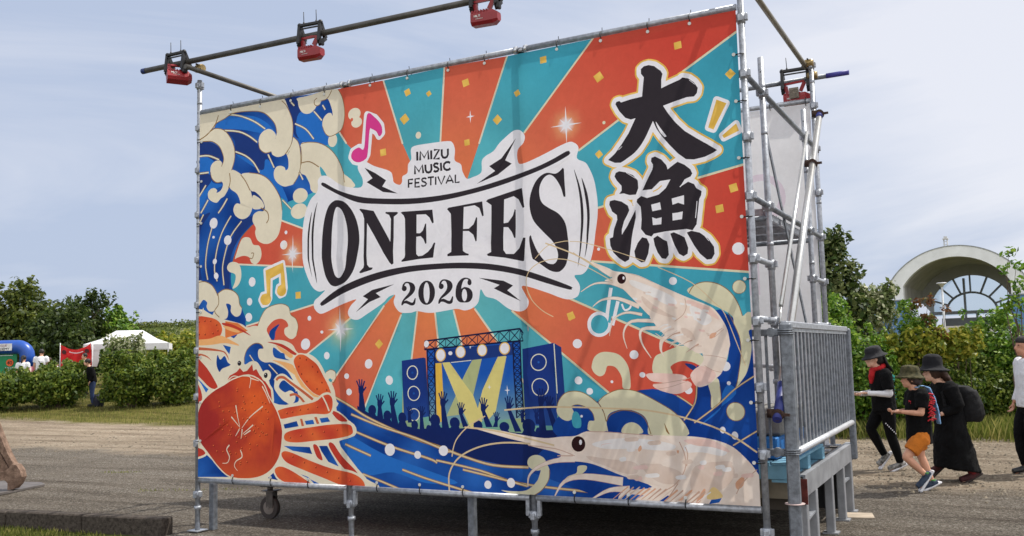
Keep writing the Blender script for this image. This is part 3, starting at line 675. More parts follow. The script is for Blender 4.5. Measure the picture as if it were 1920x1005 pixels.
('S','navy2',[(3169,647),(3163,681),(3169,704),(3206,704),(3213,683),(3202,648)]),
('l','navy2',11.7,11.7,[(3171,700),(3153,749)]),
('l','navy2',11.7,11.7,[(3182,700),(3176,761)]),
('l','navy2',11.7,11.7,[(3194,700),(3201,759)]),
('l','navy2',11.6,11.6,[(3205,700),(3224,747)]),
('l','navy2',12.3,12.3,[(3208,671),(3234,700)]),
('P','navy2',[(3268,521),(3293,571),(3317,571),(3314,522)]),
('S','navy2',[(3293,564),(3289,588),(3293,605),(3320,606),(3325,590),(3317,564)]),
('l','navy2',8.5,8.5,[(3294,602),(3281,638)]),
('l','navy2',8.5,8.5,[(3302,602),(3299,647)]),
('l','navy2',8.5,8.5,[(3311,602),(3316,645)]),
('l','navy2',8.4,8.4,[(3319,602),(3333,637)]),
('l','navy2',8.9,8.9,[(3322,581),(3340,602)]),
('P','navy2',[(3468,487),(3405,668),(3437,668),(3528,488)]),
('S','navy2',[(3405,658),(3399,691),(3405,714),(3441,714),(3447,693),(3437,658)]),
('l','navy2',11.4,11.4,[(3406,710),(3389,759)]),
('l','navy2',11.3,11.3,[(3417,710),(3412,771)]),
('l','navy2',11.3,11.3,[(3429,710),(3436,768)]),
('l','navy2',11.3,11.3,[(3440,710),(3458,756)]),
('l','navy2',12.0,12.0,[(3443,682),(3468,710)]),
('P','navy2',[(3685,478),(3694,713),(3730,713),(3753,479)]),
('S','navy2',[(3694,703),(3688,740),(3694,767),(3735,766),(3741,743),(3730,703)]),
('l','navy2',12.7,12.7,[(3696,761),(3677,817)]),
('l','navy2',12.7,12.7,[(3708,761),(3702,831)]),
('l','navy2',12.7,12.7,[(3721,761),(3729,828)]),
('l','navy2',12.6,12.6,[(3733,761),(3754,814)]),
('l','navy2',13.4,13.4,[(3736,729),(3764,761)]),
('P','navy2',[(3816,480),(3765,669),(3797,669),(3877,481)]),
('S','navy2',[(3764,659),(3759,693),(3765,717),(3801,717),(3807,695),(3796,659)]),
('l','navy2',11.4,11.4,[(3766,712),(3749,763)]),
('l','navy2',11.4,11.4,[(3777,712),(3772,775)]),
('l','navy2',11.4,11.4,[(3789,712),(3796,772)]),
('l','navy2',11.4,11.4,[(3800,712),(3819,760)]),
('l','navy2',12.0,12.0,[(3803,683),(3828,712)]),
('P','navy2',[(3661,550),(3656,604),(3679,605),(3705,551)]),
('S','navy2',[(3656,598),(3652,621),(3657,638),(3682,638),(3687,623),(3679,598)]),
('l','navy2',8.1,8.1,[(3657,635),(3645,670)]),
('l','navy2',8.1,8.1,[(3665,635),(3662,679)]),
('l','navy2',8.1,8.1,[(3674,635),(3679,677)]),
('l','navy2',8.1,8.1,[(3681,635),(3695,669)]),
('l','navy2',8.6,8.6,[(3683,615),(3701,635)]),
('P','navy2',[(3529,561),(3530,600),(3553,600),(3573,561)]),
('S','navy2',[(3530,593),(3526,617),(3530,634),(3556,634),(3561,619),(3553,593)]),
('l','navy2',8.2,8.2,[(3531,631),(3518,666)]),
('l','navy2',8.2,8.2,[(3539,631),(3535,675)]),
('l','navy2',8.2,8.2,[(3547,631),(3553,673)]),
('l','navy2',8.2,8.2,[(3555,631),(3569,665)]),
('l','navy2',8.7,8.7,[(3557,610),(3575,631)]),
('P','sea',[(1495,885),(1669,770),(1851,685),(2018,597),(2342,473),(2744,360),(3001,279),(3416,214),(3993,208),(5400,0),(5396,-77),(-90,-182),(-96,588),(863,791)]),
('S','blue2',[(1731,460),(2189,284),(2623,163),(2934,65),(2621,52),(2298,129),(2016,97),(1845,229)]),
('L','line',25.1,25.1,[(1669,770),(1851,685),(2018,597),(2342,473),(2575,401),(2744,360),(3001,279),(3269,218),(3588,211)]),
('L','goldline',14.3,14.3,[(1669,770),(1851,685),(2018,597),(2342,473),(2575,401),(2744,360),(3001,279),(3269,218),(3588,211)]),
('L','line',24.6,24.6,[(1850,618),(2147,521),(2528,422),(2861,314)]),
('L','goldline',14.0,14.0,[(1850,618),(2147,521),(2528,422),(2861,314)]),
('L','line',24.5,24.5,[(1849,477),(2258,352),(2648,258),(2739,222)]),
('L','goldline',14.0,14.0,[(1849,477),(2258,352),(2648,258),(2739,222)]),
('L','line',24.7,24.7,[(1779,355),(2062,262)]),
('L','goldline',14.1,14.1,[(1779,355),(2062,262)]),
('L','line',22.1,22.1,[(2731,243),(3143,172),(3503,83),(4124,43)]),
('L','goldline',12.6,12.6,[(2731,243),(3143,172),(3503,83),(4124,43)]),
('L','line',24.1,24.1,[(1969,103),(2180,44),(2364,-14)]),
('L','goldline',13.8,13.8,[(1969,103),(2180,44),(2364,-14)]),
('L','line',23.0,23.0,[(2390,155),(2613,93),(2831,42),(3063,-9)]),
('L','goldline',13.1,13.1,[(2390,155),(2613,93),(2831,42),(3063,-9)]),
('L','line',21.4,21.4,[(2984,174),(3375,104),(3574,64)]),
('L','goldline',12.2,12.2,[(2984,174),(3375,104),(3574,64)]),
('E','white',(2265,319),53,52),
('E','white',(2549,283),34,33),
('E','white',(2802,323),45,43),
('E','white',(3216,61),33,33),
('E','white',(3428,84),37,39),
('E','white',(4220,53),48,46),
('S','blue',[(-14,1735),(182,1829),(252,1825),(410,1713),(530,1553),(607,1423),(359,1445),(-13,1524)]),
('S','cream',[(-24,1894),(75,1898),(164,1863),(217,1808),(253,1747),(253,1669),(209,1606),(139,1603),(103,1650),(112,1689),(58,1718),(-5,1655),(-23,1669)]),
('S','cream',[(244,1760),(340,1807),(444,1788),(513,1733),(530,1655),(556,1616),(539,1553),(479,1536),(419,1584),(419,1648),(358,1664),(384,1585),(358,1522),(254,1526),(183,1555),(218,1619),(253,1669)]),
('L','line',8.8,8.8,[(253,1773),(262,1669),(209,1600),(271,1538)]),
('L','line',9.0,9.0,[(-15,1893),(75,1898),(164,1863),(217,1808),(253,1747)]),
('L','line',8.8,8.8,[(253,1773),(340,1807),(444,1788),(513,1733),(530,1655),(561,1616)]),
('L','pale',9.0,9.0,[(58,1639),(77,1573)]),
('S','cream',[(755,1429),(795,1512),(860,1590),(965,1625),(1068,1629),(1145,1596),(1170,1526),(1232,1484),(1257,1415),(1232,1338),(1181,1300),(1130,1312),(1086,1352),(1093,1401),(1137,1419),(1118,1464),(1055,1492),(977,1485),(912,1448),(867,1390),(912,1289),(755,1294)]),
('L','line',6.6,6.6,[(755,1434),(795,1512),(860,1590),(965,1625),(1068,1629),(1145,1596),(1170,1526),(1232,1484),(1257,1415),(1232,1338)]),
('S','cream',[(-46,1568),(182,1564),(308,1522),(541,1467),(622,1429),(728,1440),(834,1401),(886,1349),(912,1299),(1054,1294),(1181,1251),(1256,1171),(1380,1159),(1465,1118),(1538,1040),(1597,944),(1656,868),(1679,774),(1654,694),(1240,679),(-39,676)]),
('S','cream',[(-68,971),(1006,957),(1671,745),(1670,644),(1880,528),(1878,428),(1710,375),(1895,148),(1997,69),(2006,-37),(-59,-98)]),
('E','cream',(1636,968),59,46),
('L','line',6.0,6.0,[(1585,992),(1634,1012),(1687,991),(1695,934),(1668,896),(1644,906)]),
('E','teal',(1630,920),17,15),
('S','blue',[(893,1349),(925,1397),(1029,1443),(977,1376),(957,1302),(918,1308)]),
('P','blue',[(329,1393),(391,1361),(439,1390),(459,1374),(511,1382),(480,1353),(446,1328),(391,1355)]),
('P','blue',[(309,1271),(412,1248),(398,1177),(350,1224)]),
('S','blue',[(246,1176),(281,1129),(337,1163),(378,1101),(412,1075),(309,1042),(275,1012),(233,1084)]),
('S','blue',[(595,1077),(588,1137),(622,1217),(688,1265),(755,1274),(807,1252),(827,1222),(774,1218),(761,1174),(781,1123),(846,1092),(937,1090),(1053,1049),(1129,1009),(1191,940),(1241,833),(1240,717),(962,717),(911,914),(833,1003),(754,1094),(675,1106)]),
('L','line',8.0,8.0,[(595,1097),(588,1137),(622,1217),(688,1265),(755,1274),(807,1252),(827,1222)]),
('L','line',16.0,16.0,[(655,1166),(708,1105)]),
('L','pale',8.0,8.0,[(655,1166),(708,1105)]),
('L','line',15.6,15.6,[(898,1071),(1014,981)]),
('L','pale',7.8,7.8,[(898,1071),(1014,981)]),
('S','blue',[(951,1228),(1015,1197),(1053,1176),(1091,1171),(1104,1126),(1155,1106),(1066,1117),(963,1144)]),
('S','cream',[(975,903),(988,942),(1052,971),(1116,960),(1229,901),(1241,823),(1140,824),(1115,775),(1165,717),(1077,737),(975,835)]),
('S','blue',[(1026,864),(1078,922),(1153,901),(1228,823),(1140,824),(1090,814)]),
('E','cream',(1159,766),63,63),
('P','cream',[(982,676),(1672,796),(1691,644),(1879,512),(1878,428),(1688,375),(1916,148),(2008,69),(1996,-21),(1404,-21),(911,81)]),
('P','blue',[(1073,519),(1231,552),(1249,504),(1084,481)]),
('P','blue',[(1325,553),(1420,566),(1435,527),(1338,519)]),
('P','blue',[(1497,578),(1588,589),(1615,551),(1514,538)]),
('P','blue',[(1077,325),(1381,321),(1407,259),(1185,283)]),
('P','blue',[(1473,333),(1577,336),(1707,158),(1590,196)]),
('P','blue',[(-5,177),(116,217),(241,130),(437,20),(-4,4)]),
('P','blue',[(887,28),(961,83),(1014,12)]),
('P','blue',[(1217,91),(1361,54),(1448,-19),(1534,-15)]),
('P','blue2',[(-20,990),(44,953),(136,850),(101,814),(45,892),(-20,959)]),
('P','claw',[(348,1498),(508,1473),(629,1396),(336,1333)]),
('HS','cream',62.2,[(-46,1542),(134,1544),(260,1501),(305,1426),(261,1353),(135,1330),(-44,1316)]),
('S','redA',[(-46,1542),(134,1544),(260,1501),(305,1426),(261,1353),(135,1330),(-44,1316)]),
('S','clawC',[(-44,1326),(135,1335),(273,1362),(410,1312),(520,1257),(336,1287),(135,1274),(-44,1279)]),
('HS','cream',46.4,[(-43,1176),(8,1137),(111,1052),(212,940),(250,857),(163,858),(61,932),(-42,1026)]),
('S','redB',[(-43,1176),(8,1137),(111,1052),(212,940),(250,857),(163,858),(61,932),(-42,1026)]),
('HS','cream',41.2,[(-41,915),(23,859),(49,747),(-40,711)]),
('S','redB',[(-41,915),(23,859),(49,747),(-40,711)]),
('S','brown',[(-29,1257),(155,1242),(309,1215),(364,1183),(394,1121),(378,1142),(343,1184),(295,1205),(155,1219),(-29,1232)]),
('S','brown',[(-21,1182),(28,1193),(113,1168),(170,1121),(114,1153),(36,1175),(-7,1161)]),
('S','redB',[(308,1483),(418,1469),(527,1427),(608,1384),(662,1347),(568,1385),(432,1436),(322,1460)]),
('S','clawC',[(322,1455),(432,1431),(527,1392),(487,1383),(363,1418)]),
('S','redB',[(873,1280),(938,1278),(1054,1257),(1155,1213),(1255,1152),(1193,1158),(1092,1210),(977,1255)]),
('S','clawC',[(989,1247),(1092,1205),(1193,1153),(1167,1125),(1091,1166),(1028,1206)]),
('S','clawC',[(944,1110),(1053,1098),(1154,1076),(1211,1046),(1242,968),(1154,1008),(1053,1069)]),
('HS','cream',25.0,[(1255,1152),(1330,1150),(1404,1110),(1477,1061),(1537,983),(1585,907),(1620,831),(1631,765),(1547,769),(1438,803),(1353,871),(1279,958),(1223,1046),(1205,1105)]),
('S','redC',[(1255,1152),(1330,1150),(1404,1110),(1477,1061),(1537,983),(1585,907),(1620,831),(1631,765),(1547,769),(1438,803),(1353,871),(1279,958),(1223,1046),(1205,1105)]),
('S','clawC',[(1223,1036),(1279,948),(1353,861),(1438,798),(1511,770),(1426,775),(1328,832),(1254,920),(1217,988)]),
('L','cream',51.3,51.3,[(988,913),(1027,950),(1090,956),(1179,901),(1303,828),(1425,746)]),
('L','brown',25.6,25.6,[(998,924),(1033,949),(1097,946),(1179,896),(1303,823),(1425,746)]),
('L','brown',22.7,22.7,[(1153,785),(1216,794),(1278,765),(1327,717)]),
('HS','cream',25.8,[(1627,644),(1712,627),(1807,558),(1712,560)]),
('S','redB',[(1627,644),(1712,627),(1807,558),(1712,560)]),
('HS','cream',26.3,[(1418,339),(1473,328),(1526,211),(1461,235)]),
('S','redB',[(1418,339),(1473,328),(1526,211),(1461,235)]),
('HS','cream',30.1,[(1592,348),(1645,357),(1750,243),(1916,107),(1812,112),(1687,216)]),
('S','redB',[(1592,348),(1645,357),(1750,243),(1916,107),(1812,112),(1687,216)]),
('P','brown',[(1272,573),(1298,573),(1316,501),(1285,505)]),
('P','brown',[(1436,588),(1464,592),(1496,521),(1466,517)]),
('HS','cream',41.4,[(993,632),(1096,668),(1277,694),(1454,729),(1542,780),(1607,788),(1645,745),(1638,661),(1584,618),(1409,617),(1187,590),(1039,571)]),
('S','redD',[(993,632),(1096,668),(1277,694),(1454,729),(1542,780),(1607,788),(1645,745),(1638,661),(1584,618),(1409,617),(1187,590),(1039,571)]),
('L','cream',15.2,15.2,[(1531,780),(1574,712),(1606,644)]),
('HS','cream',40.9,[(1084,433),(1186,469),(1386,497),(1626,525),(1817,528),(1858,486),(1837,436),(1667,400),(1451,379),(1230,358),(1095,372)]),
('S','redD',[(1084,433),(1186,469),(1386,497),(1626,525),(1817,528),(1858,486),(1837,436),(1667,400),(1451,379),(1230,358),(1095,372)]),
('HS','cream',41.0,[(1049,241),(1083,277),(1185,262),(1384,199),(1622,139),(1853,105),(1966,51),(1976,-14),(1768,-9),(1535,52),(1317,112),(1117,174)]),
('S','redD',[(1049,241),(1083,277),(1185,262),(1384,199),(1622,139),(1853,105),(1966,51),(1976,-14),(1768,-9),(1535,52),(1317,112),(1117,174)]),
('HS','cream',36.7,[(968,100),(1026,137),(1139,114),(1317,35),(1404,-21),(1183,-21),(1025,24)]),
('S','redD',[(968,100),(1026,137),(1139,114),(1317,35),(1404,-21),(1183,-21),(1025,24)]),
('HS','cream',40.9,[(-37,277),(52,270),(91,226),(-36,195)]),
('S','redB',[(-37,277),(52,270),(91,226),(-36,195)]),
('HP','cream',54.2,[(374,920),(411,974),(533,1027),(605,1007),(689,1078),(749,1023),(796,978),(855,924),(924,835),(936,738),(866,800),(772,925),(581,963)]),
('P','redB',[(374,920),(411,974),(496,1009),(533,1045),(581,1008),(625,1016),(689,1078),(706,1015),(744,1032),(791,974),(855,924),(924,835),(936,738),(866,746),(772,889),(581,963)]),
('HS','cream',24.4,[(460,937),(653,971),(819,906),(889,782),(982,659),(1039,536),(1050,397),(1026,241),(934,116),(795,42),(606,14),(413,28),(266,113),(116,253),(14,361),(-8,489),(-1,618),(62,729),(188,821),(337,884)]),
('S','body',[(460,937),(653,971),(819,906),(889,782),(982,659),(1039,536),(1050,397),(1026,241),(934,116),(795,42),(606,14),(413,28),(266,113),(116,253),(14,361),(-8,489),(-1,618),(62,729),(188,821),(337,884)]),
('L','cream',13.4,4.9,[(480,693),(524,495)]),
('L','cream',13.4,4.9,[(424,584),(524,487)]),
('L','cream',12.9,4.7,[(824,685),(665,586),(550,478)]),
('L','cream',13.3,4.8,[(524,478),(471,402)]),
('L','cream',13.2,4.8,[(553,469),(543,380)]),
('L','cream',13.1,4.7,[(696,510),(562,425)]),
('L','cream',13.1,4.8,[(658,458),(562,407)]),
('L','cream',13.4,4.9,[(400,318),(366,274),(403,207),(379,152),(315,145)]),
('L','cream',13.2,4.8,[(543,276),(563,211),(490,170),(469,123),(510,81)]),
('L','cream',13.6,4.9,[(374,920),(455,968),(538,960)]),
('L','cream',13.3,4.8,[(576,972),(677,954),(656,854)]),
('L','cream',13.1,4.8,[(677,947),(782,921)]),
('L','cream',12.9,4.7,[(819,871),(885,764),(913,711)]),
('E','spot',(557,382),9,9),
('E','spotL',(550,389),6,6),
('E','spot',(417,408),9,8),
('E','spotL',(409,415),7,5),
('E','spot',(780,408),8,8),
('E','spotL',(773,415),6,6),
('E','spot',(860,655),8,8),
('E','spotL',(853,662),6,5),
('E','spot',(564,664),8,8),
('E','spotL',(556,671),7,5),
('E','spot',(333,537),9,9),
('E','spotL',(326,544),6,6),
('E','spot',(608,394),8,8),
('E','spotL',(601,401),6,5),
('E','spot',(633,164),8,9),
('E','spotL',(626,170),6,5),
('E','spot',(719,779),9,8),
('E','spotL',(712,786),6,5),
('E','spot',(601,646),9,8),
('E','spotL',(594,653),6,6),
('E','spot',(426,230),9,8),
('E','spotL',(419,237),6,5),
('E','spot',(502,826),9,9),
('E','spotL',(495,833),6,5),
('E','spot',(633,569),9,9),
('E','spotL',(626,576),6,6),
('E','spot',(277,676),9,8),
('E','spotL',(269,684),7,6),
('E','spot',(371,499),9,8),
('E','spotL',(364,507),6,6),
('E','spot',(424,477),9,9),
('E','spotL',(417,484),6,6),
('E','spot',(889,631),8,8),
('E','spotL',(882,638),6,6),
('E','spot',(328,552),9,9),
('E','spotL',(321,559),6,6),
('E','spot',(803,644),8,8),
('E','spotL',(796,651),6,6),
('E','spot',(821,718),8,8),
('E','spotL',(814,725),6,5),
('E','spot',(279,505),8,9),
('E','spotL',(271,512),6,5),
('E','spot',(324,632),9,9),
('E','spotL',(316,639),7,6),
('E','spot',(664,331),9,8),
('E','spotL',(657,338),6,6),
('E','spot',(578,565),9,8),
('E','spotL',(571,572),6,5),
('E','spot',(851,419),8,8),
('E','spotL',(844,426),6,5),
('E','spot',(489,238),9,8),
('E','spotL',(482,245),6,5),
('E','spot',(307,455),9,9),
('E','spotL',(299,462),7,5),
('E','spot',(725,501),8,9),
('E','spotL',(718,508),6,6),
('E','spot',(387,409),9,8),
('E','spotL',(380,416),6,5),
('E','spot',(399,635),9,9),
('E','spotL',(392,642),6,6),
('E','spot',(325,248),9,9),
('E','spotL',(318,255),6,6),
('E','spot',(414,252),8,9),
('E','spotL',(406,259),7,6),
('E','spot',(652,561),9,8),
('E','spotL',(645,568),6,5),
('E','spot',(725,434),9,8),
('E','spotL',(718,441),6,5),
('E','spot',(576,776),8,8),
('E','spotL',(569,783),6,5),
('E','spot',(564,291),9,8),
('E','spotL',(557,298),6,5),
('E','spot',(667,281),8,8),
('E','spotL',(660,288),6,5),
('E','spot',(870,422),8,8),
('E','spotL',(863,429),6,6),
('E','spot',(859,709),8,8),
('E','spotL',(852,716),6,5),
('E','spot',(507,846),8,8),
('E','spotL',(499,854),7,6),
('E','spot',(762,477),8,8),
('E','spotL',(755,484),6,6),
('E','spot',(892,566),8,9),
('E','spotL',(885,573),6,6),
('E','spot',(204,303),9,8),
('E','spotL',(196,310),7,5),
('E','spot',(271,718),9,8),
('E','spotL',(264,726),6,6),
('E','spot',(497,344),9,8),
('E','spotL',(490,351),6,5),
('E','spot',(402,448),9,8),
('E','spotL',(395,455),6,5),
('E','spot',(246,252),9,9),
('E','spotL',(239,259),6,6),
('E','spot',(526,465),9,8),
('E','spotL',(519,472),6,5),
('E','spot',(706,457),9,8),
('E','spotL',(699,464),6,5),
('E','spot',(597,707),9,8),
('E','spotL',(590,714),6,5),
('E','spot',(514,387),8,8),
('E','spotL',(506,394),7,5),
('E','spot',(807,525),8,8),
('E','spotL',(800,532),6,5),
('E','spot',(572,412),8,8),
('E','spotL',(564,419),7,5),
('E','spot',(702,448),9,8),
('E','spotL',(695,455),6,5),
('E','spot',(475,620),8,9),
('E','spotL',(467,627),7,6),
('E','spot',(819,436),8,8),
('E','spotL',(812,443),6,5),
('E','spot',(548,140),9,8),
('E','spotL',(541,147),6,6),
('E','spot',(757,320),9,8),
('E','spotL',(750,327),6,6),
('E','spot',(584,723),9,9),
('E','spotL',(577,730),6,6),
('E','spot',(824,518),8,8),
('E','spotL',(817,525),6,5),
('E','spot',(559,268),9,9),
('E','spotL',(552,275),6,6),
('E','spot',(801,446),8,8),
('E','spotL',(794,453),6,5),
('E','spot',(549,160),9,8),
('E','spotL',(542,167),6,6),
('E','spot',(686,717),8,8),
('E','spotL',(678,724),7,5),
('E','spot',(1280,1122),8,9),
('E','spot',(1355,1106),8,9),
('E','spot',(1428,1042),8,9),
('E','spot',(1489,994),7,10),
('E','spot',(1536,898),8,9),
('E','spot',(1584,831),8,9),
('E','spot',(1304,977),8,9),
('E','spot',(1365,909),8,9),
('E','spot',(1475,841),8,9),
('E','spot',(1267,1045),8,9),
('E','spot',(1119,621),9,9),
('E','spotL',(1112,628),6,6),
('E','spot',(1187,633),8,8),
('E','spotL',(1180,640),6,5),
('E','spot',(1277,651),8,8),
('E','spotL',(1270,658),5,5),
('E','spot',(1366,660),8,8),
('E','spotL',(1359,667),5,5),
('E','spot',(1476,677),8,8),
('E','spotL',(1469,684),5,5),
('E','spot',(1152,399),8,8),
('E','spotL',(1145,406),5,5),
('E','spot',(1275,418),9,8),
('E','spotL',(1268,425),6,5),
('E','spot',(1408,438),8,8),
('E','spotL',(1401,444),6,5),
('E','spot',(1539,457),8,8),
('E','spotL',(1532,463),6,5),
('E','spot',(1689,476),8,8),
('E','spotL',(1683,482),5,5),
('E','spot',(1185,228),8,9),
('E','spotL',(1178,234),5,5),
('E','spot',(1318,180),8,8),
('E','spotL',(1311,187),6,6),
('E','spot',(1449,142),8,9),
('E','spotL',(1443,148),5,5),
('E','spot',(1579,104),8,8),
('E','spotL',(1572,110),5,5),
('E','spot',(1706,58),8,8),
('E','spotL',(1700,65),5,5),
('E','spot',(1832,38),8,8),
('E','spotL',(1825,44),5,5),
('E','spot',(6,1502),10,9),
('E','spotL',(-2,1510),6,6),
('E','spot',(83,1509),10,9),
('E','spotL',(75,1516),6,5),
('E','spot',(159,1506),10,9),
('E','spotL',(152,1513),6,5),
('E','spot',(235,1465),10,9),
('E','spotL',(228,1473),6,5),
('E','spot',(7,1380),10,9),
('E','spotL',(-1,1388),6,6),
('E','spot',(84,1378),9,9),
('E','spotL',(76,1385),6,5),
('E','spot',(185,1384),10,9),
('E','spotL',(178,1391),6,5),
('E','spot',(248,1409),9,9),
('E','spotL',(240,1417),6,6),
('E','cream',(875,968),59,54),
('E','black',(868,971),24,25),
('E','black',(525,1090),24,24),
('E','white',(862,981),5,6),
('E','white',(520,1099),5,5),
('P','seaR',[(4548,813),(4640,821),(4722,812),(4827,769),(4943,693),(4974,785),(4992,989),(5139,910),(5221,1026),(5235,1135),(5200,1287),(5136,1383),(5179,1390),(5407,1229),(5430,551),(5433,159),(5423,-19),(4263,-15),(3628,168),(3632,275),(3848,467),(4120,535),(3848,672),(4186,727)]),
('S','seaR',[(3833,467),(3883,628),(4148,695),(4288,630),(4625,480),(4280,436)]),
('S','blue2',[(4262,506),(4300,591),(4412,599),(4438,567),(4367,527)]),
('S','blue2',[(4984,550),(5128,668),(5268,784),(5221,851),(5167,785),(5145,668)]),
('S','blue2',[(5193,801),(5229,843),(5253,817),(5201,784)]),
('S','cream',[(4653,1003),(4678,1064),(4734,1088),(4798,1113),(4888,1136),(4975,1100),(5050,1038),(5022,988),(4953,1015),(4865,1021),(4792,984),(4808,940),(4788,889),(4698,890),(4655,943)]),
('S','orange',[(4794,982),(4847,1013),(4900,999),(4950,938),(4964,853),(4824,889),(4804,949)]),
('S','navy',[(4900,1003),(4953,998),(4991,972),(4959,955)]),
('P','orange',[(4828,773),(4874,811),(4972,845),(4959,752),(4943,694)]),
('E','white',(4918,809),30,28),
('S','cream',[(4162,1004),(4184,1066),(4238,1101),(4306,1103),(4381,1084),(4436,1034),(4466,972),(4473,901),(4465,823),(4418,823),(4405,841),(4407,893),(4390,947),(4349,991),(4292,997),(4281,966),(4261,931),(4222,920),(4184,945),(4164,977)]),
('S','cream',[(3848,672),(3870,736),(3922,790),(3992,808),(4071,798),(4138,762),(4195,718),(4240,647),(4262,576),(4264,506),(4119,504),(4106,535),(4122,579),(4166,584),(4153,638),(4106,682),(4028,704),(3978,691),(3995,646),(3985,601),(3945,578),(3895,591),(3856,627)]),
('S','teal',[(3992,646),(4026,646),(4054,592),(4047,530),(3992,529),(3975,583)]),
('S','seaR',[(4268,500),(4264,578),(4302,630),(4401,663),(4510,644),(4576,594),(4612,486),(4531,498),(4466,573),(4395,528),(4387,489)]),
('S','cream',[(4205,727),(4255,771),(4342,810),(4418,819),(4511,805),(4602,765),(4691,718),(4778,667),(4838,616),(4880,565),(4888,478),(4611,473),(4595,568),(4550,632),(4429,670),(4302,643),(4264,578),(4268,500),(4201,590),(4241,656)]),
('S','cream',[(4387,489),(4403,547),(4466,573),(4526,548),(4544,491)]),
('L','line',6.8,6.8,[(4200,722),(4241,656),(4262,576)]),
('S','line',[(4722,570),(4740,526),(4758,485),(4733,507)]),
('L','line',5.8,5.8,[(4205,727),(4255,771),(4342,810),(4418,819),(4511,805),(4602,765),(4691,718),(4778,667),(4838,616),(4880,565)]),
('L','line',6.1,6.1,[(3848,672),(3870,736),(3922,790),(3992,808),(4071,798),(4138,762),(4195,718)]),
('L','line',7.0,7.0,[(4264,578),(4302,630),(4401,663),(4510,644),(4576,594),(4612,486)]),
('L','line',5.0,5.0,[(3978,691),(4028,704),(4106,682),(4153,638),(4166,584)]),
('S','cream',[(4953,1518),(4996,1575),(5077,1595),(5175,1574),(5260,1511),(5313,1422),(5338,1335),(5377,1362),(5414,1341),(5414,1246),(5378,1226),(5394,1130),(5381,1031),(5351,932),(5306,867),(5262,817),(5281,867),(5302,966),(5316,1066),(5313,1174),(5276,1276),(5238,1362)]),
('L','line',6.1,6.1,[(4953,1518),(4996,1575),(5077,1595),(5175,1574),(5260,1511),(5313,1422),(5338,1335)]),
('L','line',5.1,5.1,[(5238,1362),(5276,1276),(5313,1174),(5316,1066),(5302,966),(5281,867),(5262,817)]),
('S','cream',[(5069,869),(5138,894),(5153,835),(5152,726),(5085,676),(5085,768)]),
('L','line',4.3,4.3,[(5153,835),(5152,726),(5085,676),(5085,768)]),
('L','line',12.8,12.8,[(5416,915),(5262,817),(5129,701),(4951,574)]),
('L','goldline',7.5,7.5,[(5416,915),(5262,817),(5129,701),(4951,574)]),
('L','line',12.7,12.7,[(5415,529),(5227,417)]),
('L','goldline',7.5,7.5,[(5415,529),(5227,417)]),
('L','line',13.5,13.5,[(4981,845),(4962,718),(4873,591)]),
('L','goldline',8.0,8.0,[(4981,845),(4962,718),(4873,591)]),
('L','line',13.6,13.6,[(4947,693),(4888,735),(4828,771)]),
('L','goldline',8.0,8.0,[(4947,693),(4888,735),(4828,771)]),
('E','line',(5258,656),68,68),
('E','cream',(5258,656),63,63),
('E','line',(5326,1544),50,50),
('E','cream',(5326,1544),47,47),
('E','white',(5202,979),36,35),
('E','white',(5219,858),15,15),
('E','white',(4060,615),11,11),
('E','white',(5158,525),21,24),
('E','white',(5243,487),24,29),
('E','white',(4233,1318),103,98),
('E','teal',(4233,1318),73,72),
('l','white',28.6,28.6,[(4297,1369),(4343,1593)]),
('l','white',28.4,28.4,[(4340,1306),(4396,1487)]),
('l','teal',21.9,21.9,[(4313,1327),(4370,1529)]),
('L','white',15.1,15.1,[(4427,1465),(4447,1418),(4491,1432),(4509,1482)]),
('L','shrimpD',29.1,5.4,[(4454,1586),(4336,1629),(4203,1632),(4088,1576)]),
('L','shrimp',23.7,3.2,[(4454,1586),(4336,1629),(4203,1632),(4088,1576)]),
('L','shrimpD',37.1,5.3,[(4566,1438),(4396,1508),(4265,1504),(4185,1456)]),
('L','shrimp',31.8,3.2,[(4566,1438),(4396,1508),(4265,1504),(4185,1456)]),
('L','shrimpD',24.3,5.3,[(4584,1377),(4457,1398),(4346,1346),(4314,1225)]),
('L','shrimp',19.0,3.2,[(4584,1377),(4457,1398),(4346,1346),(4314,1225)]),
('L','shrimpD',32.2,5.2,[(4708,1322),(4497,1330),(4429,1242),(4455,1125)]),
('L','shrimp',27.0,3.1,[(4708,1322),(4497,1330),(4429,1242),(4455,1125)]),
('L','shrimpD',36.1,5.2,[(4758,1265),(4580,1267),(4573,1166),(4644,1050)]),
('L','shrimp',31.0,3.1,[(4758,1265),(4580,1267),(4573,1166),(4644,1050)]),
('L','shrimpD',49.8,5.1,[(4869,1236),(4744,1191),(4720,1113),(4743,1058)]),
('L','shrimp',44.7,3.0,[(4869,1236),(4744,1191),(4720,1113),(4743,1058)]),
('L','shrimpD',17.2,5.1,[(4908,1206),(4804,1160),(4683,1233)]),
('L','shrimp',12.1,3.0,[(4908,1206),(4804,1160),(4683,1233)]),
('L','shrimpD',18.9,5.0,[(5004,1105),(4906,1147),(4824,1130)]),
('L','shrimp',13.9,3.0,[(5004,1105),(4906,1147),(4824,1130)]),
('S','shrimp',[(4647,1364),(4810,1288),(4959,1214),(5054,1104),(5003,1076),(4885,1147),(4765,1210),(4686,1293)]),
('S','shrimp',[(4175,1805),(4253,1779),(4361,1725),(4458,1704),(4565,1676),(4679,1619),(4801,1557),(4941,1489),(5069,1434),(5137,1392),(5192,1312),(5227,1234),(5241,1137),(5234,1110),(5213,1026),(5174,935),(5130,894),(5076,852),(4997,832),(4964,870),(4976,938),(5004,980),(5041,1022),(5035,1073),(5011,1124),(4962,1194),(4919,1230),(4806,1285),(4657,1354),(4566,1448),(4494,1523),(4453,1566),(4379,1626),(4292,1652),(4359,1674),(4273,1721)]),
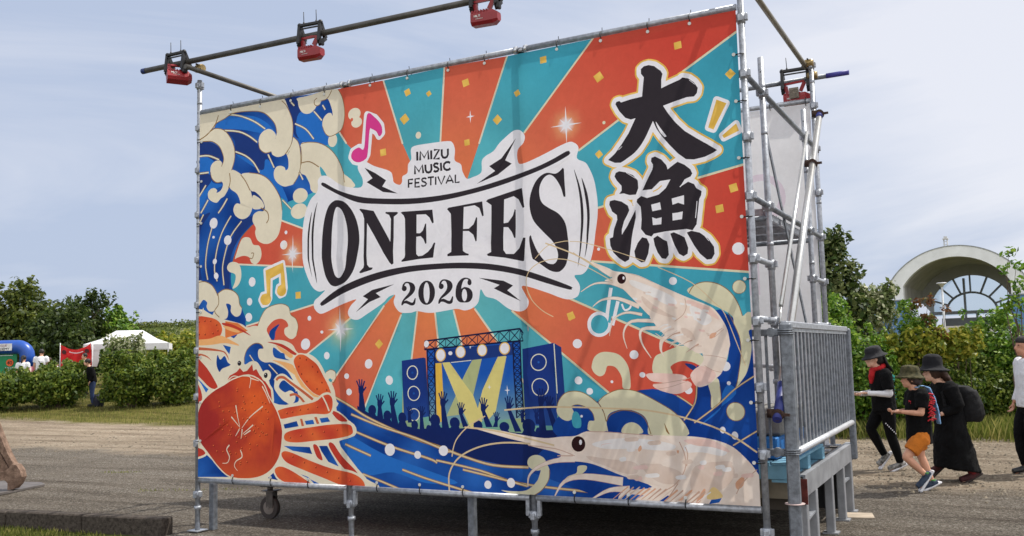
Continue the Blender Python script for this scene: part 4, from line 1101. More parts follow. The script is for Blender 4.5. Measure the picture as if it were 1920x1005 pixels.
('S','shrimpP',[(4599,926),(4655,938),(4790,932),(4879,922),(4913,896),(4877,880),(4787,863),(4697,869),(4634,882)]),
('S','shrimpP',[(4651,856),(4742,864),(4894,879),(4946,853),(4909,811),(4828,782),(4730,799),(4659,830)]),
('S','shrimpP',[(4940,921),(5004,980),(5082,970),(5131,919),(5077,861),(4998,836),(4964,853)]),
('L','shrimpD',4.6,4.6,[(4651,856),(4751,865),(4886,888),(4948,904)]),
('L','shrimpD',3.6,3.6,[(4695,821),(4795,838),(4921,879)]),
('S','shrimpL',[(4510,1644),(4667,1584),(4820,1506),(4858,1444),(4766,1449),(4613,1547),(4508,1604)]),
('S','shrimpL',[(4958,1420),(5067,1395),(5113,1315),(5052,1279),(4975,1340)]),
('S','shrimpS',[(4590,1518),(4672,1453),(4763,1389),(4843,1346),(4762,1359),(4659,1404),(4599,1467)]),
('S','shrimpP',[(4941,1470),(5039,1435),(5117,1393),(5172,1313),(5095,1355),(5018,1407),(4939,1440)]),
('L','shrimpD',5.1,5.1,[(4921,1481),(4928,1421),(4900,1363),(4832,1317)]),
('L','shrimpD',3.9,3.9,[(5189,1254),(5128,1218),(5078,1200)]),
('L','shrimpD',3.5,3.5,[(5034,1064),(5129,1053),(5205,1035)]),
('L','shrimpD',3.4,3.4,[(5198,1245),(5127,1189),(5101,1198)]),
('L','shrimpD',3.4,3.4,[(5174,935),(5107,953),(5048,988)]),
('S','shrimpB',[(5102,1215),(5145,1222),(5127,1189),(5092,1181)]),
('S','shrimpS',[(4881,1266),(4950,1243),(4987,1174),(4908,1206)]),
('L','shrimpD',3.4,3.4,[(4175,1805),(4273,1721),(4359,1674)]),
('L','shrimpD',3.2,3.2,[(4458,1704),(4565,1671),(4679,1616)]),
('E','eye',(4433,1657),36,39),
('E','white',(4449,1662),9,13),
('L','goldline',5.3,5.3,[(4622,1779),(4389,1873),(4125,1961),(3965,1985),(3812,1959),(3696,1866)]),
('L','goldline',6.6,6.6,[(4358,1643),(4140,1771),(3983,1835),(3844,1850),(3713,1822),(3627,1752),(3611,1645),(3656,1535),(3748,1445),(3840,1393)]),
('L','goldline',10.6,10.6,[(3795,1982),(3997,1897),(4175,1800),(4348,1675)]),
('L','goldline',8.0,8.0,[(4031,1889),(4098,1842),(4230,1755)]),
('L','goldline',6.3,6.3,[(4725,1727),(4977,1596),(5139,1440),(5213,1350),(5345,982)]),
('L','shrimpD',45.1,7.3,[(3989,285),(3812,267),(3660,209),(3589,140),(3579,59)]),
('L','shrimp',37.8,4.4,[(3989,285),(3812,267),(3660,209),(3589,140),(3579,59)]),
('L','shrimpD',67.6,6.9,[(4379,130),(4071,157),(3895,111),(3802,-18)]),
('L','shrimp',60.7,4.1,[(4379,130),(4071,157),(3895,111),(3802,-18)]),
('L','shrimpD',56.2,6.8,[(4432,75),(4266,62),(4107,-19)]),
('L','shrimp',49.3,4.1,[(4432,75),(4266,62),(4107,-19)]),
('E','cream',(3661,249),83,61),
('S','cream',[(3722,265),(3772,199),(3762,119),(3699,37),(3607,-18),(3500,-18),(3338,22),(3424,19),(3563,31),(3656,102),(3689,170)]),
('S','cream',[(4016,234),(4088,236),(4057,183),(3895,111),(3926,152),(4000,181)]),
('L','line',6.0,6.0,[(3772,199),(3762,119),(3699,37),(3607,-18)]),
('L','shrimpD',45.1,7.3,[(3989,285),(3812,267),(3660,209),(3589,140),(3579,59)]),
('L','shrimp',37.8,4.4,[(3989,285),(3812,267),(3660,209),(3589,140),(3579,59)]),
('L','shrimpD',67.6,6.9,[(4379,130),(4071,157),(3895,111),(3802,-18)]),
('L','shrimp',60.7,4.1,[(4379,130),(4071,157),(3895,111),(3802,-18)]),
('S','shrimp',[(3071,518),(3280,502),(3515,465),(3728,441),(3877,455),(3995,463),(4098,500),(4254,500),(4421,489),(4625,480),(4823,477),(4953,473),(5104,451),(5226,405),(5320,323),(5377,252),(5421,159),(5423,-19),(5181,-19),(5007,-10),(4736,-18),(4537,-2),(4346,-11),(4390,61),(4609,101),(4354,180),(4188,239),(4089,262),(3959,269),(3767,259),(3872,302),(3829,334),(3589,382),(3574,401),(3389,437),(3168,491)]),
('P','sea',[(4644,-10),(4726,44),(4752,39),(4684,-14)]),
('P','sea',[(4346,-11),(4403,42),(4539,36),(4456,-6)]),
('P','sea',[(5032,-3),(5059,41),(5128,44),(5108,13)]),
('S','shrimpL',[(4137,407),(4350,450),(4623,442),(4794,408),(4740,369),(4485,376),(4249,370)]),
('S','shrimpS',[(4091,314),(4275,293),(4481,274),(4492,198),(4382,194),(4244,241),(4132,276)]),
('S','shrimpS',[(4943,263),(5196,295),(5215,175),(5061,71),(4909,89)]),
('S','shrimpL',[(4872,409),(5027,425),(5176,391),(5149,342),(4999,363),(4883,360)]),
('S','shrimpP',[(4861,446),(5029,462),(5152,415),(5200,368),(5076,401),(4950,411)]),
('S','shrimpS',[(4521,262),(4708,255),(4837,210),(4808,134),(4650,141)]),
('S','shrimpB',[(5232,151),(5265,189),(5296,202),(5287,141),(5243,110)]),
('S','shrimpB',[(4506,376),(4527,402),(4537,377),(4514,353)]),
('S','shrimpB',[(4806,370),(4825,371),(4817,346)]),
('S','yellow2',[(5021,33),(5050,107),(5088,115),(5135,51)]),
('S','shrimpB',[(4803,23),(4910,95),(4895,58),(4829,12)]),
('S','shrimpB',[(4937,5),(4999,105),(5011,81),(4963,6)]),
('L','shrimpD',6.5,6.5,[(4828,433),(4869,335),(4864,235),(4795,134),(4714,81)]),
('L','shrimpD',6.5,6.5,[(4872,397),(4889,348),(4879,261)]),
('L','shrimpD',6.0,6.0,[(5389,253),(5314,190),(5262,128),(5235,79)]),
('L','shrimpD',6.1,6.1,[(3589,382),(3830,361),(3990,312)]),
('L','shrimpD',5.8,5.8,[(4098,498),(4254,497),(4421,487),(4625,477)]),
('L','shrimpD',7.4,7.4,[(3843,308),(3975,311)]),
('L','shrimpD',8.1,8.1,[(4514,98),(4402,17)]),
('L','shrimpD',8.0,8.0,[(4675,92),(4578,12)]),
('L','shrimpD',7.8,7.8,[(4808,134),(4725,19)]),
('E','eye',(4022,402),58,59),
('E','white',(4040,415),13,21),
('L','goldline',9.7,9.7,[(3203,610),(3038,524),(2920,410),(2883,276)]),
('L','goldline',13.4,13.4,[(2851,-6),(2855,141),(2949,270),(3132,358),(3356,398),(3605,396)]),
('L','goldline',12.6,12.6,[(3380,659),(3705,683),(4003,684),(4289,676),(4565,664),(4830,621),(5083,549),(5254,466),(5395,372)]),
('L','goldline',13.2,13.2,[(3005,517),(3280,493),(3575,436),(3816,387)]),
('L','shrimp',9.3,2.1,[(4759,1310),(4719,1291),(4680,1288)]),
('L','shrimpL',11.5,2.1,[(4783,1294),(4742,1291),(4701,1259)]),
('L','shrimpL',15.6,2.1,[(4806,1279),(4760,1266),(4714,1240)]),
('L','shrimpS',12.4,2.0,[(4828,1263),(4770,1244),(4709,1193)]),
('L','shrimpS',8.9,2.0,[(4851,1249),(4794,1218),(4735,1202)]),
('L','shrimpD',13.5,2.0,[(4874,1233),(4813,1218),(4750,1170)]),
('L','shrimpL',12.8,2.0,[(4897,1218),(4849,1211),(4800,1190)]),
('L','shrimp',13.7,2.0,[(4920,1203),(4855,1194),(4788,1127)]),
('L','shrimp',10.3,2.0,[(4943,1188),(4896,1176),(4847,1132)]),
('L','shrimpD',12.3,2.0,[(4965,1172),(4930,1164),(4893,1145)]),
('L','shrimp',12.0,2.0,[(4988,1158),(4934,1148),(4880,1124)]),
('L','shrimpD',14.4,2.0,[(5010,1143),(4960,1115),(4910,1083)]),
('L','shrimpS',9.9,2.0,[(5032,1129),(4983,1124),(4932,1089)]),
('L','shrimp',9.9,2.0,[(5054,1114),(5015,1104),(4974,1071)]),
('L','shrimpB',10.6,2.7,[(4419,94),(4339,33),(4279,-13)]),
('L','shrimpD',11.2,2.7,[(4463,93),(4371,18),(4288,-45)]),
('L','shrimpS',10.4,2.7,[(4506,92),(4419,22),(4344,-34)]),
('L','shrimpB',12.2,2.7,[(4549,91),(4462,21),(4386,-37)]),
('L','shrimpB',16.7,2.7,[(4592,91),(4521,37),(4472,0)]),
('L','shrimpB',12.6,2.7,[(4635,90),(4565,38),(4517,2)]),
('L','shrimpD',11.6,2.7,[(4677,89),(4610,39),(4565,4)]),
('L','shrimpD',14.5,2.6,[(4720,89),(4651,38),(4606,4)]),
('L','shrimpS',10.4,2.6,[(4762,88),(4677,19),(4604,-37)]),
('L','shrimpB',14.7,2.6,[(4803,87),(4715,14),(4636,-47)]),
('L','shrimpD',10.6,2.6,[(4845,86),(4756,12),(4675,-50)]),
('L','shrimpS',12.0,2.6,[(4886,86),(4800,14),(4722,-47)]),
('L','shrimpS',11.7,2.6,[(4927,85),(4850,23),(4785,-27)]),
('L','shrimpD',13.9,2.5,[(4968,84),(4881,12),(4802,-50)]),
('L','shrimpD',15.5,2.5,[(5008,84),(4933,24),(4873,-23)]),
('L','shrimpL',10.2,2.5,[(5049,83),(4985,35),(4944,4)]),
('S','shrimpS',[(4848,298),(4918,310),(4923,283),(4857,276)]),
('S','shrimpS',[(4586,429),(4675,440),(4683,413),(4596,406)]),
('S','shrimpL',[(4979,296),(5024,307),(5027,280),(4988,274)]),
('S','shrimpL',[(4793,185),(4863,197),(4869,170),(4803,163)]),
('S','shrimpL',[(4356,302),(4405,314),(4409,286),(4366,279)]),
('S','shrimpP',[(4965,262),(5006,273),(5008,246),(4974,240)]),
('S','shrimpS',[(5104,295),(5203,307),(5212,281),(5113,273)]),
('S','shrimpS',[(4727,355),(4794,366),(4799,339),(4737,333)]),
('S','shrimpS',[(5000,154),(5101,168),(5109,141),(5010,133)]),
('S','shrimpP',[(4886,444),(4952,455),(4957,428),(4895,422)]),
('S','shrimpP',[(5076,222),(5134,233),(5139,207),(5085,200)]),
('S','shrimpP',[(4471,163),(4526,175),(4530,147),(4481,140)]),
('S','shrimpS',[(4577,259),(4679,272),(4687,245),(4586,236)]),
('S','shrimpP',[(4468,245),(4567,259),(4575,231),(4478,223)]),
('S','shrimpL',[(5094,269),(5155,280),(5160,254),(5103,247)]),
('S','shrimpP',[(4214,401),(4292,412),(4298,384),(4224,377)]),
('S','shrimpP',[(5278,215),(5353,228),(5359,202),(5287,194)]),
('S','shrimpL',[(4417,375),(4475,387),(4480,359),(4427,353)]),
('S','shrimpS',[(4415,172),(4498,185),(4505,158),(4425,150)]),
('S','shrimpL',[(4560,189),(4654,202),(4663,175),(4570,167)]),
('S','shrimpL',[(4217,398),(4299,410),(4306,382),(4227,375)]),
('S','shrimpS',[(5202,210),(5248,222),(5252,195),(5211,189)]),
('S','shrimpP',[(4947,443),(5016,454),(5021,427),(4957,421)]),
('S','shrimpL',[(5143,253),(5201,265),(5205,238),(5152,232)]),
('S','shrimpS',[(4403,451),(4498,463),(4507,435),(4413,428)]),
('S','shrimpP',[(4680,1501),(4714,1493),(4714,1479),(4684,1487)]),
('S','shrimpS',[(5015,1252),(5057,1244),(5057,1231),(5018,1238)]),
('S','shrimpS',[(4601,1550),(4639,1541),(4638,1527),(4605,1535)]),
('S','shrimpL',[(4927,1444),(4967,1436),(4967,1422),(4931,1430)]),
('S','shrimpL',[(4679,1528),(4729,1520),(4729,1506),(4683,1514)]),
('S','shrimpL',[(5047,1396),(5095,1388),(5094,1374),(5050,1382)]),
('S','shrimpL',[(4977,1335),(5010,1328),(5009,1315),(4980,1322)]),
('S','shrimpL',[(4928,1371),(4969,1363),(4968,1349),(4931,1357)]),
('S','shrimpS',[(5068,1224),(5094,1217),(5093,1203),(5072,1210)]),
('S','shrimpS',[(4636,1548),(4664,1540),(4663,1526),(4640,1533)]),
('S','shrimpP',[(4540,1489),(4584,1481),(4584,1467),(4544,1475)]),
('S','shrimpP',[(4672,1436),(4711,1428),(4710,1414),(4676,1422)]),
('S','shrimpP',[(5013,1252),(5058,1244),(5058,1231),(5016,1238)]),
('S','shrimpP',[(4790,1451),(4843,1443),(4842,1429),(4794,1437)]),
('S','shrimpL',[(4618,1542),(4674,1532),(4674,1518),(4621,1527)]),
('S','shrimpP',[(4987,1381),(5030,1373),(5029,1360),(4990,1367)]),
('S','shrimpL',[(4812,1348),(4844,1341),(4844,1327),(4815,1334)]),
('S','shrimpS',[(4835,1428),(4862,1420),(4861,1406),(4838,1413)]),
('S','shrimpL',[(4882,1453),(4917,1445),(4916,1432),(4885,1439)]),
('S','shrimpS',[(5002,1333),(5033,1326),(5033,1313),(5005,1320)]),
('S','shrimpP',[(4906,1356),(4933,1349),(4932,1335),(4909,1342)]),
('S','shrimpL',[(4513,1511),(4552,1503),(4552,1488),(4517,1496)]),
('S','white',[(1498,2693),(1498,2745),(1534,2779),(1592,2780),(1650,2751),(1730,2695),(1821,2654),(1978,2631),(2006,2701),(1958,2799),(1970,2843),(2026,2864),(2136,2805),(2298,2741),(2325,2684),(2333,2638),(2393,2610),(2419,2637),(2426,2681),(2479,2707),(2491,2781),(2524,2822),(2521,2902),(2557,2934),(2714,2938),(2897,2933),(2947,2909),(2968,2846),(2963,2759),(3022,2717),(3034,2655),(3072,2590),(3127,2593),(3216,2625),(3228,2718),(3268,2756),(3345,2789),(3404,2849),(3510,2920),(3558,2936),(3604,2924),(3639,2877),(3625,2821),(3571,2769),(3565,2677),(3605,2651),(3771,2694),(4006,2771),(4076,2761),(4109,2717),(4089,2638),(4157,2597),(4189,2553),(4229,2460),(4250,2346),(4257,2218),(4239,2061),(4208,1905),(4160,1766),(4107,1714),(4038,1707),(4074,1645),(4082,1597),(4058,1543),(3988,1523),(3910,1540),(3788,1589),(3578,1655),(3599,1583),(3628,1525),(3605,1469),(3540,1448),(3440,1477),(3330,1556),(3236,1586),(3190,1647),(3168,1548),(3118,1500),(3040,1479),(2962,1496),(2863,1487),(2743,1475),(2662,1477),(2560,1495),(2498,1484),(2393,1491),(2341,1537),(2321,1590),(2337,1646),(2269,1632),(2203,1579),(2029,1489),(1940,1448),(1862,1461),(1830,1516),(1864,1577),(1920,1629),(1740,1583),(1580,1527),(1510,1521),(1453,1570),(1453,1634),(1512,1677),(1577,1727),(1512,1719),(1442,1755),(1384,1841),(1338,1956),(1315,2127),(1316,2277),(1341,2426),(1402,2571),(1478,2638)]),
('EO','black',[[(1726,2540),(1807,2512),(1886,2432),(1941,2323),(1966,2192),(1953,2038),(1903,1900),(1822,1802),(1733,1762),(1677,1759),(1628,1788),(1580,1869),(1556,1989),(1546,2147),(1559,2292),(1585,2408),(1627,2497),(1677,2534)],[(1725,2477),(1774,2443),(1813,2361),(1836,2255),(1839,2137),(1830,2021),(1808,1919),(1767,1851),(1734,1830),(1694,1855),(1670,1929),(1660,2034),(1657,2152),(1663,2270),(1679,2386),(1701,2457)]]),
('P','black',[(1969,2431),(1982,2436),(2123,2403),(2295,2114),(2303,2316),(2284,2353),(2246,2370),(2249,2382),(2368,2371),(2380,2362),(2367,2351),(2334,2332),(2330,2187),(2326,1922),(2307,1911),(2284,1932),(2051,2300),(2045,2147),(2048,1929),(2068,1904),(2107,1899),(2091,1881),(1974,1857),(1958,1868),(2006,1906),(2014,1931),(2020,2342),(2005,2389)]),
('P','black',[(2405,2363),(2428,2368),(2731,2357),(2743,2245),(2728,2237),(2700,2292),(2664,2323),(2569,2329),(2566,2167),(2602,2164),(2632,2186),(2655,2240),(2666,2245),(2671,2071),(2659,2066),(2638,2111),(2609,2138),(2565,2136),(2567,1986),(2584,1966),(2628,1967),(2687,1996),(2724,2030),(2746,2071),(2761,2067),(2736,1943),(2598,1941),(2412,1929),(2408,1939),(2443,1964),(2451,1989),(2449,2303),(2435,2335)]),
('P','black',[(2879,2347),(2893,2358),(3225,2378),(3236,2257),(3221,2253),(3196,2325),(3151,2353),(3045,2348),(3035,2162),(3090,2161),(3137,2194),(3163,2251),(3173,2247),(3168,2051),(3157,2047),(3135,2105),(3090,2141),(3034,2146),(3034,1977),(3057,1959),(3088,1948),(3084,1936),(2879,1944),(2879,1961),(2918,1977),(2922,2009),(2916,2303)]),
('P','black',[(3261,2375),(3279,2389),(3598,2451),(3614,2292),(3600,2285),(3564,2360),(3521,2391),(3432,2373),(3421,2176),(3462,2180),(3507,2231),(3527,2285),(3535,2276),(3530,2049),(3519,2045),(3495,2099),(3461,2141),(3420,2145),(3414,1956),(3436,1923),(3507,1917),(3560,1960),(3598,2043),(3620,2041),(3597,1856),(3583,1853),(3427,1892),(3267,1919),(3258,1933),(3300,1949),(3311,2338)]),
('S','black',[(3965,2576),(3974,2564),(3979,2448),(3982,2340),(3967,2339),(3943,2421),(3895,2501),(3845,2533),(3794,2508),(3757,2441),(3755,2364),(3778,2307),(3836,2262),(3919,2208),(3974,2127),(3995,2018),(3996,1912),(3971,1807),(3928,1757),(3886,1745),(3820,1764),(3737,1823),(3687,1858),(3670,1874),(3656,1968),(3655,2046),(3667,2058),(3683,2013),(3723,1917),(3788,1835),(3838,1812),(3872,1817),(3898,1858),(3895,1919),(3861,1991),(3779,2075),(3697,2167),(3665,2263),(3665,2357),(3697,2448),(3751,2520),(3821,2551),(3896,2535),(3939,2553)]),
('S','black',[(1545,2719),(1580,2712),(1729,2630),(1955,2551),(2175,2510),(2496,2478),(2806,2472),(3105,2492),(3395,2537),(3677,2597),(3859,2650),(4007,2705),(4030,2694),(4020,2671),(3858,2609),(3675,2556),(3394,2492),(3104,2450),(2805,2425),(2495,2428),(2174,2460),(1954,2496),(1752,2581),(1637,2640),(1540,2697)]),
('S','black',[(1530,1621),(1719,1730),(1945,1807),(2208,1862),(2485,1888),(2793,1889),(3050,1878),(3300,1849),(3560,1790),(3792,1710),(4001,1625),(4010,1609),(3991,1599),(3791,1662),(3558,1741),(3299,1799),(3049,1829),(2791,1841),(2484,1835),(2207,1800),(1988,1751),(1764,1682),(1557,1592),(1530,1597)]),
('S','black',[(1492,2547),(1462,2396),(1446,2210),(1456,2023),(1485,1795),(1444,1968),(1423,2212),(1443,2397)]),
('S','black',[(1429,2464),(1405,2307),(1394,2158),(1409,1970),(1427,1857),(1386,2028),(1375,2197),(1393,2345)]),
('S','black',[(4061,2554),(4108,2419),(4132,2264),(4129,2082),(4107,1933),(4069,1770),(4094,1934),(4109,2084),(4109,2266),(4092,2420)]),
('S','black',[(4127,2478),(4171,2351),(4186,2213),(4181,2078),(4165,1959),(4131,1841),(4152,1960),(4161,2080),(4163,2215),(4147,2354)]),
('P','black',[(3558,2868),(3450,2698),(3508,2664),(3375,2587),(3174,2532),(3349,2622),(3296,2668),(3415,2718)]),
('P','black',[(2030,2803),(2146,2740),(2254,2665),(2210,2615),(2374,2535),(2220,2564),(2046,2670),(2112,2699)]),
('P','black',[(1914,1513),(2049,1623),(1994,1652),(2096,1703),(2329,1740),(2134,1672),(2185,1635),(2064,1597)]),
('P','black',[(3175,1743),(3404,1705),(3490,1661),(3436,1625),(3556,1531),(3418,1595),(3313,1648),(3367,1673)]),
('l','black',20.9,20.9,[(2585,2880),(2586,2801)]),
('l','black',20.8,20.8,[(2614,2800),(2618,2878),(2657,2818),(2695,2875),(2701,2797)]),
('l','black',20.5,20.5,[(2728,2874),(2728,2796)]),
('l','black',20.5,20.5,[(2756,2873),(2810,2871),(2754,2795),(2813,2793)]),
('l','black',20.3,20.3,[(2835,2870),(2835,2819),(2847,2798),(2866,2792),(2885,2797),(2897,2817),(2897,2867)]),
('l','black',20.9,20.9,[(2556,2685),(2560,2757),(2598,2703),(2635,2756),(2641,2685)]),
('l','black',20.6,20.6,[(2666,2756),(2666,2709),(2677,2690),(2696,2685),(2715,2690),(2726,2708),(2726,2755)]),
('l','black',20.3,20.3,[(2798,2744),(2784,2753),(2762,2753),(2752,2742),(2759,2728),(2787,2716),(2798,2702),(2787,2688),(2764,2684),(2748,2694)]),
('l','black',20.3,20.3,[(2824,2754),(2824,2684)]),
('l','black',20.0,20.0,[(2917,2741),(2900,2751),(2878,2752),(2857,2740),(2851,2719),(2857,2698),(2878,2685),(2900,2686),(2917,2696)]),
('l','black',15.8,15.8,[(2486,2574),(2486,2645),(2533,2644)]),
('l','black',15.8,15.8,[(2486,2611),(2526,2610)]),
('l','black',15.6,15.6,[(2602,2643),(2554,2644),(2554,2573),(2602,2572)]),
('l','black',15.7,15.7,[(2554,2610),(2595,2609)]),
('l','black',15.5,15.5,[(2669,2632),(2655,2641),(2632,2640),(2621,2630),(2628,2616),(2657,2603),(2669,2589),(2657,2575),(2634,2572),(2617,2582)]),
('l','black',15.4,15.4,[(2682,2642),(2746,2641)]),
('l','black',15.4,15.4,[(2714,2641),(2714,2571)]),
('l','black',15.3,15.3,[(2764,2640),(2764,2570)]),
('l','black',15.2,15.2,[(2786,2640),(2821,2569),(2856,2639)]),
('l','black',15.1,15.1,[(2869,2569),(2906,2638),(2942,2567)]),
('l','black',15.1,15.1,[(2883,2591),(2929,2590)]),
('l','black',14.9,14.9,[(2962,2636),(2962,2567),(3004,2567)]),
('S','black',[(2410,1697),(2417,1729),(2445,1752),(2485,1750),(2530,1731),(2547,1693),(2530,1656),(2490,1624),(2448,1600),(2429,1587),(2454,1592),(2489,1578),(2516,1570),(2532,1589),(2542,1609),(2550,1605),(2544,1561),(2526,1546),(2496,1547),(2459,1563),(2429,1566),(2414,1551),(2401,1552),(2407,1582),(2430,1611),(2468,1645),(2488,1672),(2492,1705),(2480,1734),(2462,1741),(2444,1736),(2432,1716)]),
('E','black',(2433,1696),26,24),
('E','black',(2662,1647),85,104),
('E','white',(2662,1647),31,90),
('S','black',[(2787,1694),(2794,1727),(2822,1750),(2862,1748),(2906,1728),(2923,1691),(2906,1653),(2866,1620),(2824,1596),(2806,1583),(2830,1588),(2865,1573),(2892,1566),(2907,1586),(2918,1605),(2926,1601),(2920,1556),(2902,1541),(2872,1542),(2835,1559),(2805,1562),(2790,1547),(2778,1547),(2783,1578),(2806,1607),(2845,1642),(2865,1670),(2868,1702),(2857,1731),(2839,1739),(2821,1734),(2809,1714)]),
('E','black',(2810,1693),25,24),
('S','black',[(2950,1636),(2961,1690),(2989,1730),(3027,1751),(3065,1750),(3097,1734),(3106,1706),(3093,1686),(3070,1694),(3067,1717),(3074,1733),(3052,1741),(3028,1728),(3013,1695),(3007,1662),(3034,1675),(3082,1662),(3111,1628),(3110,1582),(3079,1549),(3030,1545),(2981,1554),(2954,1590)]),
('E','white',(3035,1607),25,52),
('L','goldline',5.3,5.3,[(4622,1779),(4389,1873),(4125,1961),(4011,1979)]),
('L','goldline',5.7,5.7,[(4000,1980),(3965,1985),(3812,1959),(3696,1866)]),
('L','goldline',6.8,6.8,[(4140,1771),(3983,1835),(3844,1850),(3713,1822),(3627,1752),(3611,1645),(3656,1535)]),
('L','goldline',10.6,10.6,[(3795,1982),(3997,1897),(4175,1800),(4348,1675)]),
('L','goldline',8.0,8.0,[(4031,1889),(4098,1842),(4230,1755)]),
('S','shrimp',[(4175,1805),(4253,1779),(4361,1725),(4359,1674),(4284,1715)]),
('HP','gold',97.8,[(4654,3262),(4679,3280),(4717,3283),(4763,3266),(4808,3227),(4825,3196),(4814,3153),(4811,3085),(4867,3103),(4959,3129),(4978,3142),(5023,3127),(5066,3089),(5092,3044),(5084,3006),(5061,2983),(5007,2986),(4916,2969),(4819,2948),(4857,2883),(4909,2808),(4978,2732),(5064,2667),(5141,2613),(5213,2559),(5182,2542),(5119,2519),(5039,2509),(4977,2519),(4916,2571),(4856,2641),(4804,2710),(4760,2780),(4735,2842),(4705,2787),(4664,2711),(4605,2637),(4537,2591),(4459,2555),(4411,2560),(4354,2590),(4413,2634),(4474,2699),(4534,2774),(4596,2885),(4558,2879),(4511,2901),(4465,2959),(4435,3019),(4444,3036),(4468,3040),(4482,3026),(4555,3038),(4655,3045),(4675,3194),(4653,3225)]),
('HP','gold',100.0,[(4406,2452),(4417,2479),(4446,2489),(4503,2473),(4559,2444),(4595,2399),(4597,2340),(4576,2293),(4524,2294),(4478,2312),(4439,2312),(4461,2337),(4461,2373),(4424,2418)]),
('HP','gold',100.4,[(4354,2238),(4360,2265),(4399,2270),(4456,2251),(4507,2214),(4517,2177),(4499,2142),(4474,2099),(4455,2038),(4453,1993),(4496,2052),(4567,2176),(4569,2118),(4552,2047),(4530,1959),(4512,1862),(4500,1800),(4466,1783),(4420,1815),(4374,1863),(4352,1919),(4351,1974),(4378,1981),(4390,2043),(4417,2114),(4414,2150),(4376,2181)]),
('HP','gold',96.2,[(4709,2562),(4738,2569),(4787,2539),(4826,2490),(4834,2457),(4876,2484),(4913,2506),(4966,2477),(5009,2437),(5021,2405),(5007,2384),(4961,2367),(4923,2314),(4987,2347),(5031,2324),(5047,2292),(5085,2266),(5080,2236),(5065,2211),(5052,2125),(5039,2022),(5006,1981),(4962,1994),(4800,1990),(4708,1980),(4688,1960),(4643,1977),(4609,2024),(4615,2096),(4610,2195),(4579,2234),(4584,2256),(4618,2277),(4664,2257),(4757,2274),(4814,2317),(4853,2379),(4771,2375),(4704,2320),(4629,2319),(4670,2395),(4715,2471),(4721,2507),(4705,2535)]),
('HP','gold',97.4,[(4545,1860),(4575,1920),(4614,1961),(4651,1949),(4668,1904),(4655,1833),(4625,1773),(4597,1771),(4552,1805)]),
('HP','gold',95.5,[(4702,1945),(4735,1963),(4779,1930),(4806,1915),(4813,1866),(4815,1813),(4791,1784),(4759,1790),(4729,1837),(4709,1891)]),
('HP','gold',93.9,[(4835,1970),(4863,1978),(4907,1955),(4942,1934),(4965,1854),(4958,1811),(4926,1794),(4892,1816),(4859,1888)]),
('HP','gold',92.3,[(4961,1968),(4997,1978),(5058,1959),(5117,1911),(5157,1848),(5159,1796),(5136,1759),(5101,1757),(5051,1804),(5010,1868)]),
('HP','white',71.5,[(4654,3262),(4679,3280),(4717,3283),(4763,3266),(4808,3227),(4825,3196),(4814,3153),(4811,3085),(4867,3103),(4959,3129),(4978,3142),(5023,3127),(5066,3089),(5092,3044),(5084,3006),(5061,2983),(5007,2986),(4916,2969),(4819,2948),(4857,2883),(4909,2808),(4978,2732),(5064,2667),(5141,2613),(5213,2559),(5182,2542),(5119,2519),(5039,2509),(4977,2519),(4916,2571),(4856,2641),(4804,2710),(4760,2780),(4735,2842),(4705,2787),(4664,2711),(4605,2637),(4537,2591),(4459,2555),(4411,2560),(4354,2590),(4413,2634),(4474,2699),(4534,2774),(4596,2885),(4558,2879),(4511,2901),(4465,2959),(4435,3019),(4444,3036),(4468,3040),(4482,3026),(4555,3038),(4655,3045),(4675,3194),(4653,3225)]),
('HP','white',73.1,[(4406,2452),(4417,2479),(4446,2489),(4503,2473),(4559,2444),(4595,2399),(4597,2340),(4576,2293),(4524,2294),(4478,2312),(4439,2312),(4461,2337),(4461,2373),(4424,2418)]),
('HP','white',73.4,[(4354,2238),(4360,2265),(4399,2270),(4456,2251),(4507,2214),(4517,2177),(4499,2142),(4474,2099),(4455,2038),(4453,1993),(4496,2052),(4567,2176),(4569,2118),(4552,2047),(4530,1959),(4512,1862),(4500,1800),(4466,1783),(4420,1815),(4374,1863),(4352,1919),(4351,1974),(4378,1981),(4390,2043),(4417,2114),(4414,2150),(4376,2181)]),
('HP','white',70.3,[(4709,2562),(4738,2569),(4787,2539),(4826,2490),(4834,2457),(4876,2484),(4913,2506),(4966,2477),(5009,2437),(5021,2405),(5007,2384),(4961,2367),(4923,2314),(4987,2347),(5031,2324),(5047,2292),(5085,2266),(5080,2236),(5065,2211),(5052,2125),(5039,2022),(5006,1981),(4962,1994),(4800,1990),(4708,1980),(4688,1960),(4643,1977),(4609,2024),(4615,2096),(4610,2195),(4579,2234),(4584,2256),(4618,2277),(4664,2257),(4757,2274),(4814,2317),(4853,2379),(4771,2375),(4704,2320),(4629,2319),(4670,2395),(4715,2471),(4721,2507),(4705,2535)]),
('HP','white',71.2,[(4545,1860),(4575,1920),(4614,1961),(4651,1949),(4668,1904),(4655,1833),(4625,1773),(4597,1771),(4552,1805)]),
('HP','white',69.8,[(4702,1945),(4735,1963),(4779,1930),(4806,1915),(4813,1866),(4815,1813),(4791,1784),(4759,1790),(4729,1837),(4709,1891)]),
('HP','white',68.6,[(4835,1970),(4863,1978),(4907,1955),(4942,1934),(4965,1854),(4958,1811),(4926,1794),(4892,1816),(4859,1888)]),
('HP','white',67.5,[(4961,1968),(4997,1978),(5058,1959),(5117,1911),(5157,1848),(5159,1796),(5136,1759),(5101,1757),(5051,1804),(5010,1868)]),
('P','white',[(4698,1972),(4962,1994),(5028,1884),(4849,1863),(4723,1908)]),
('P','white',[(4565,2136),(4620,2095),(4615,1970),(4557,1939)]),
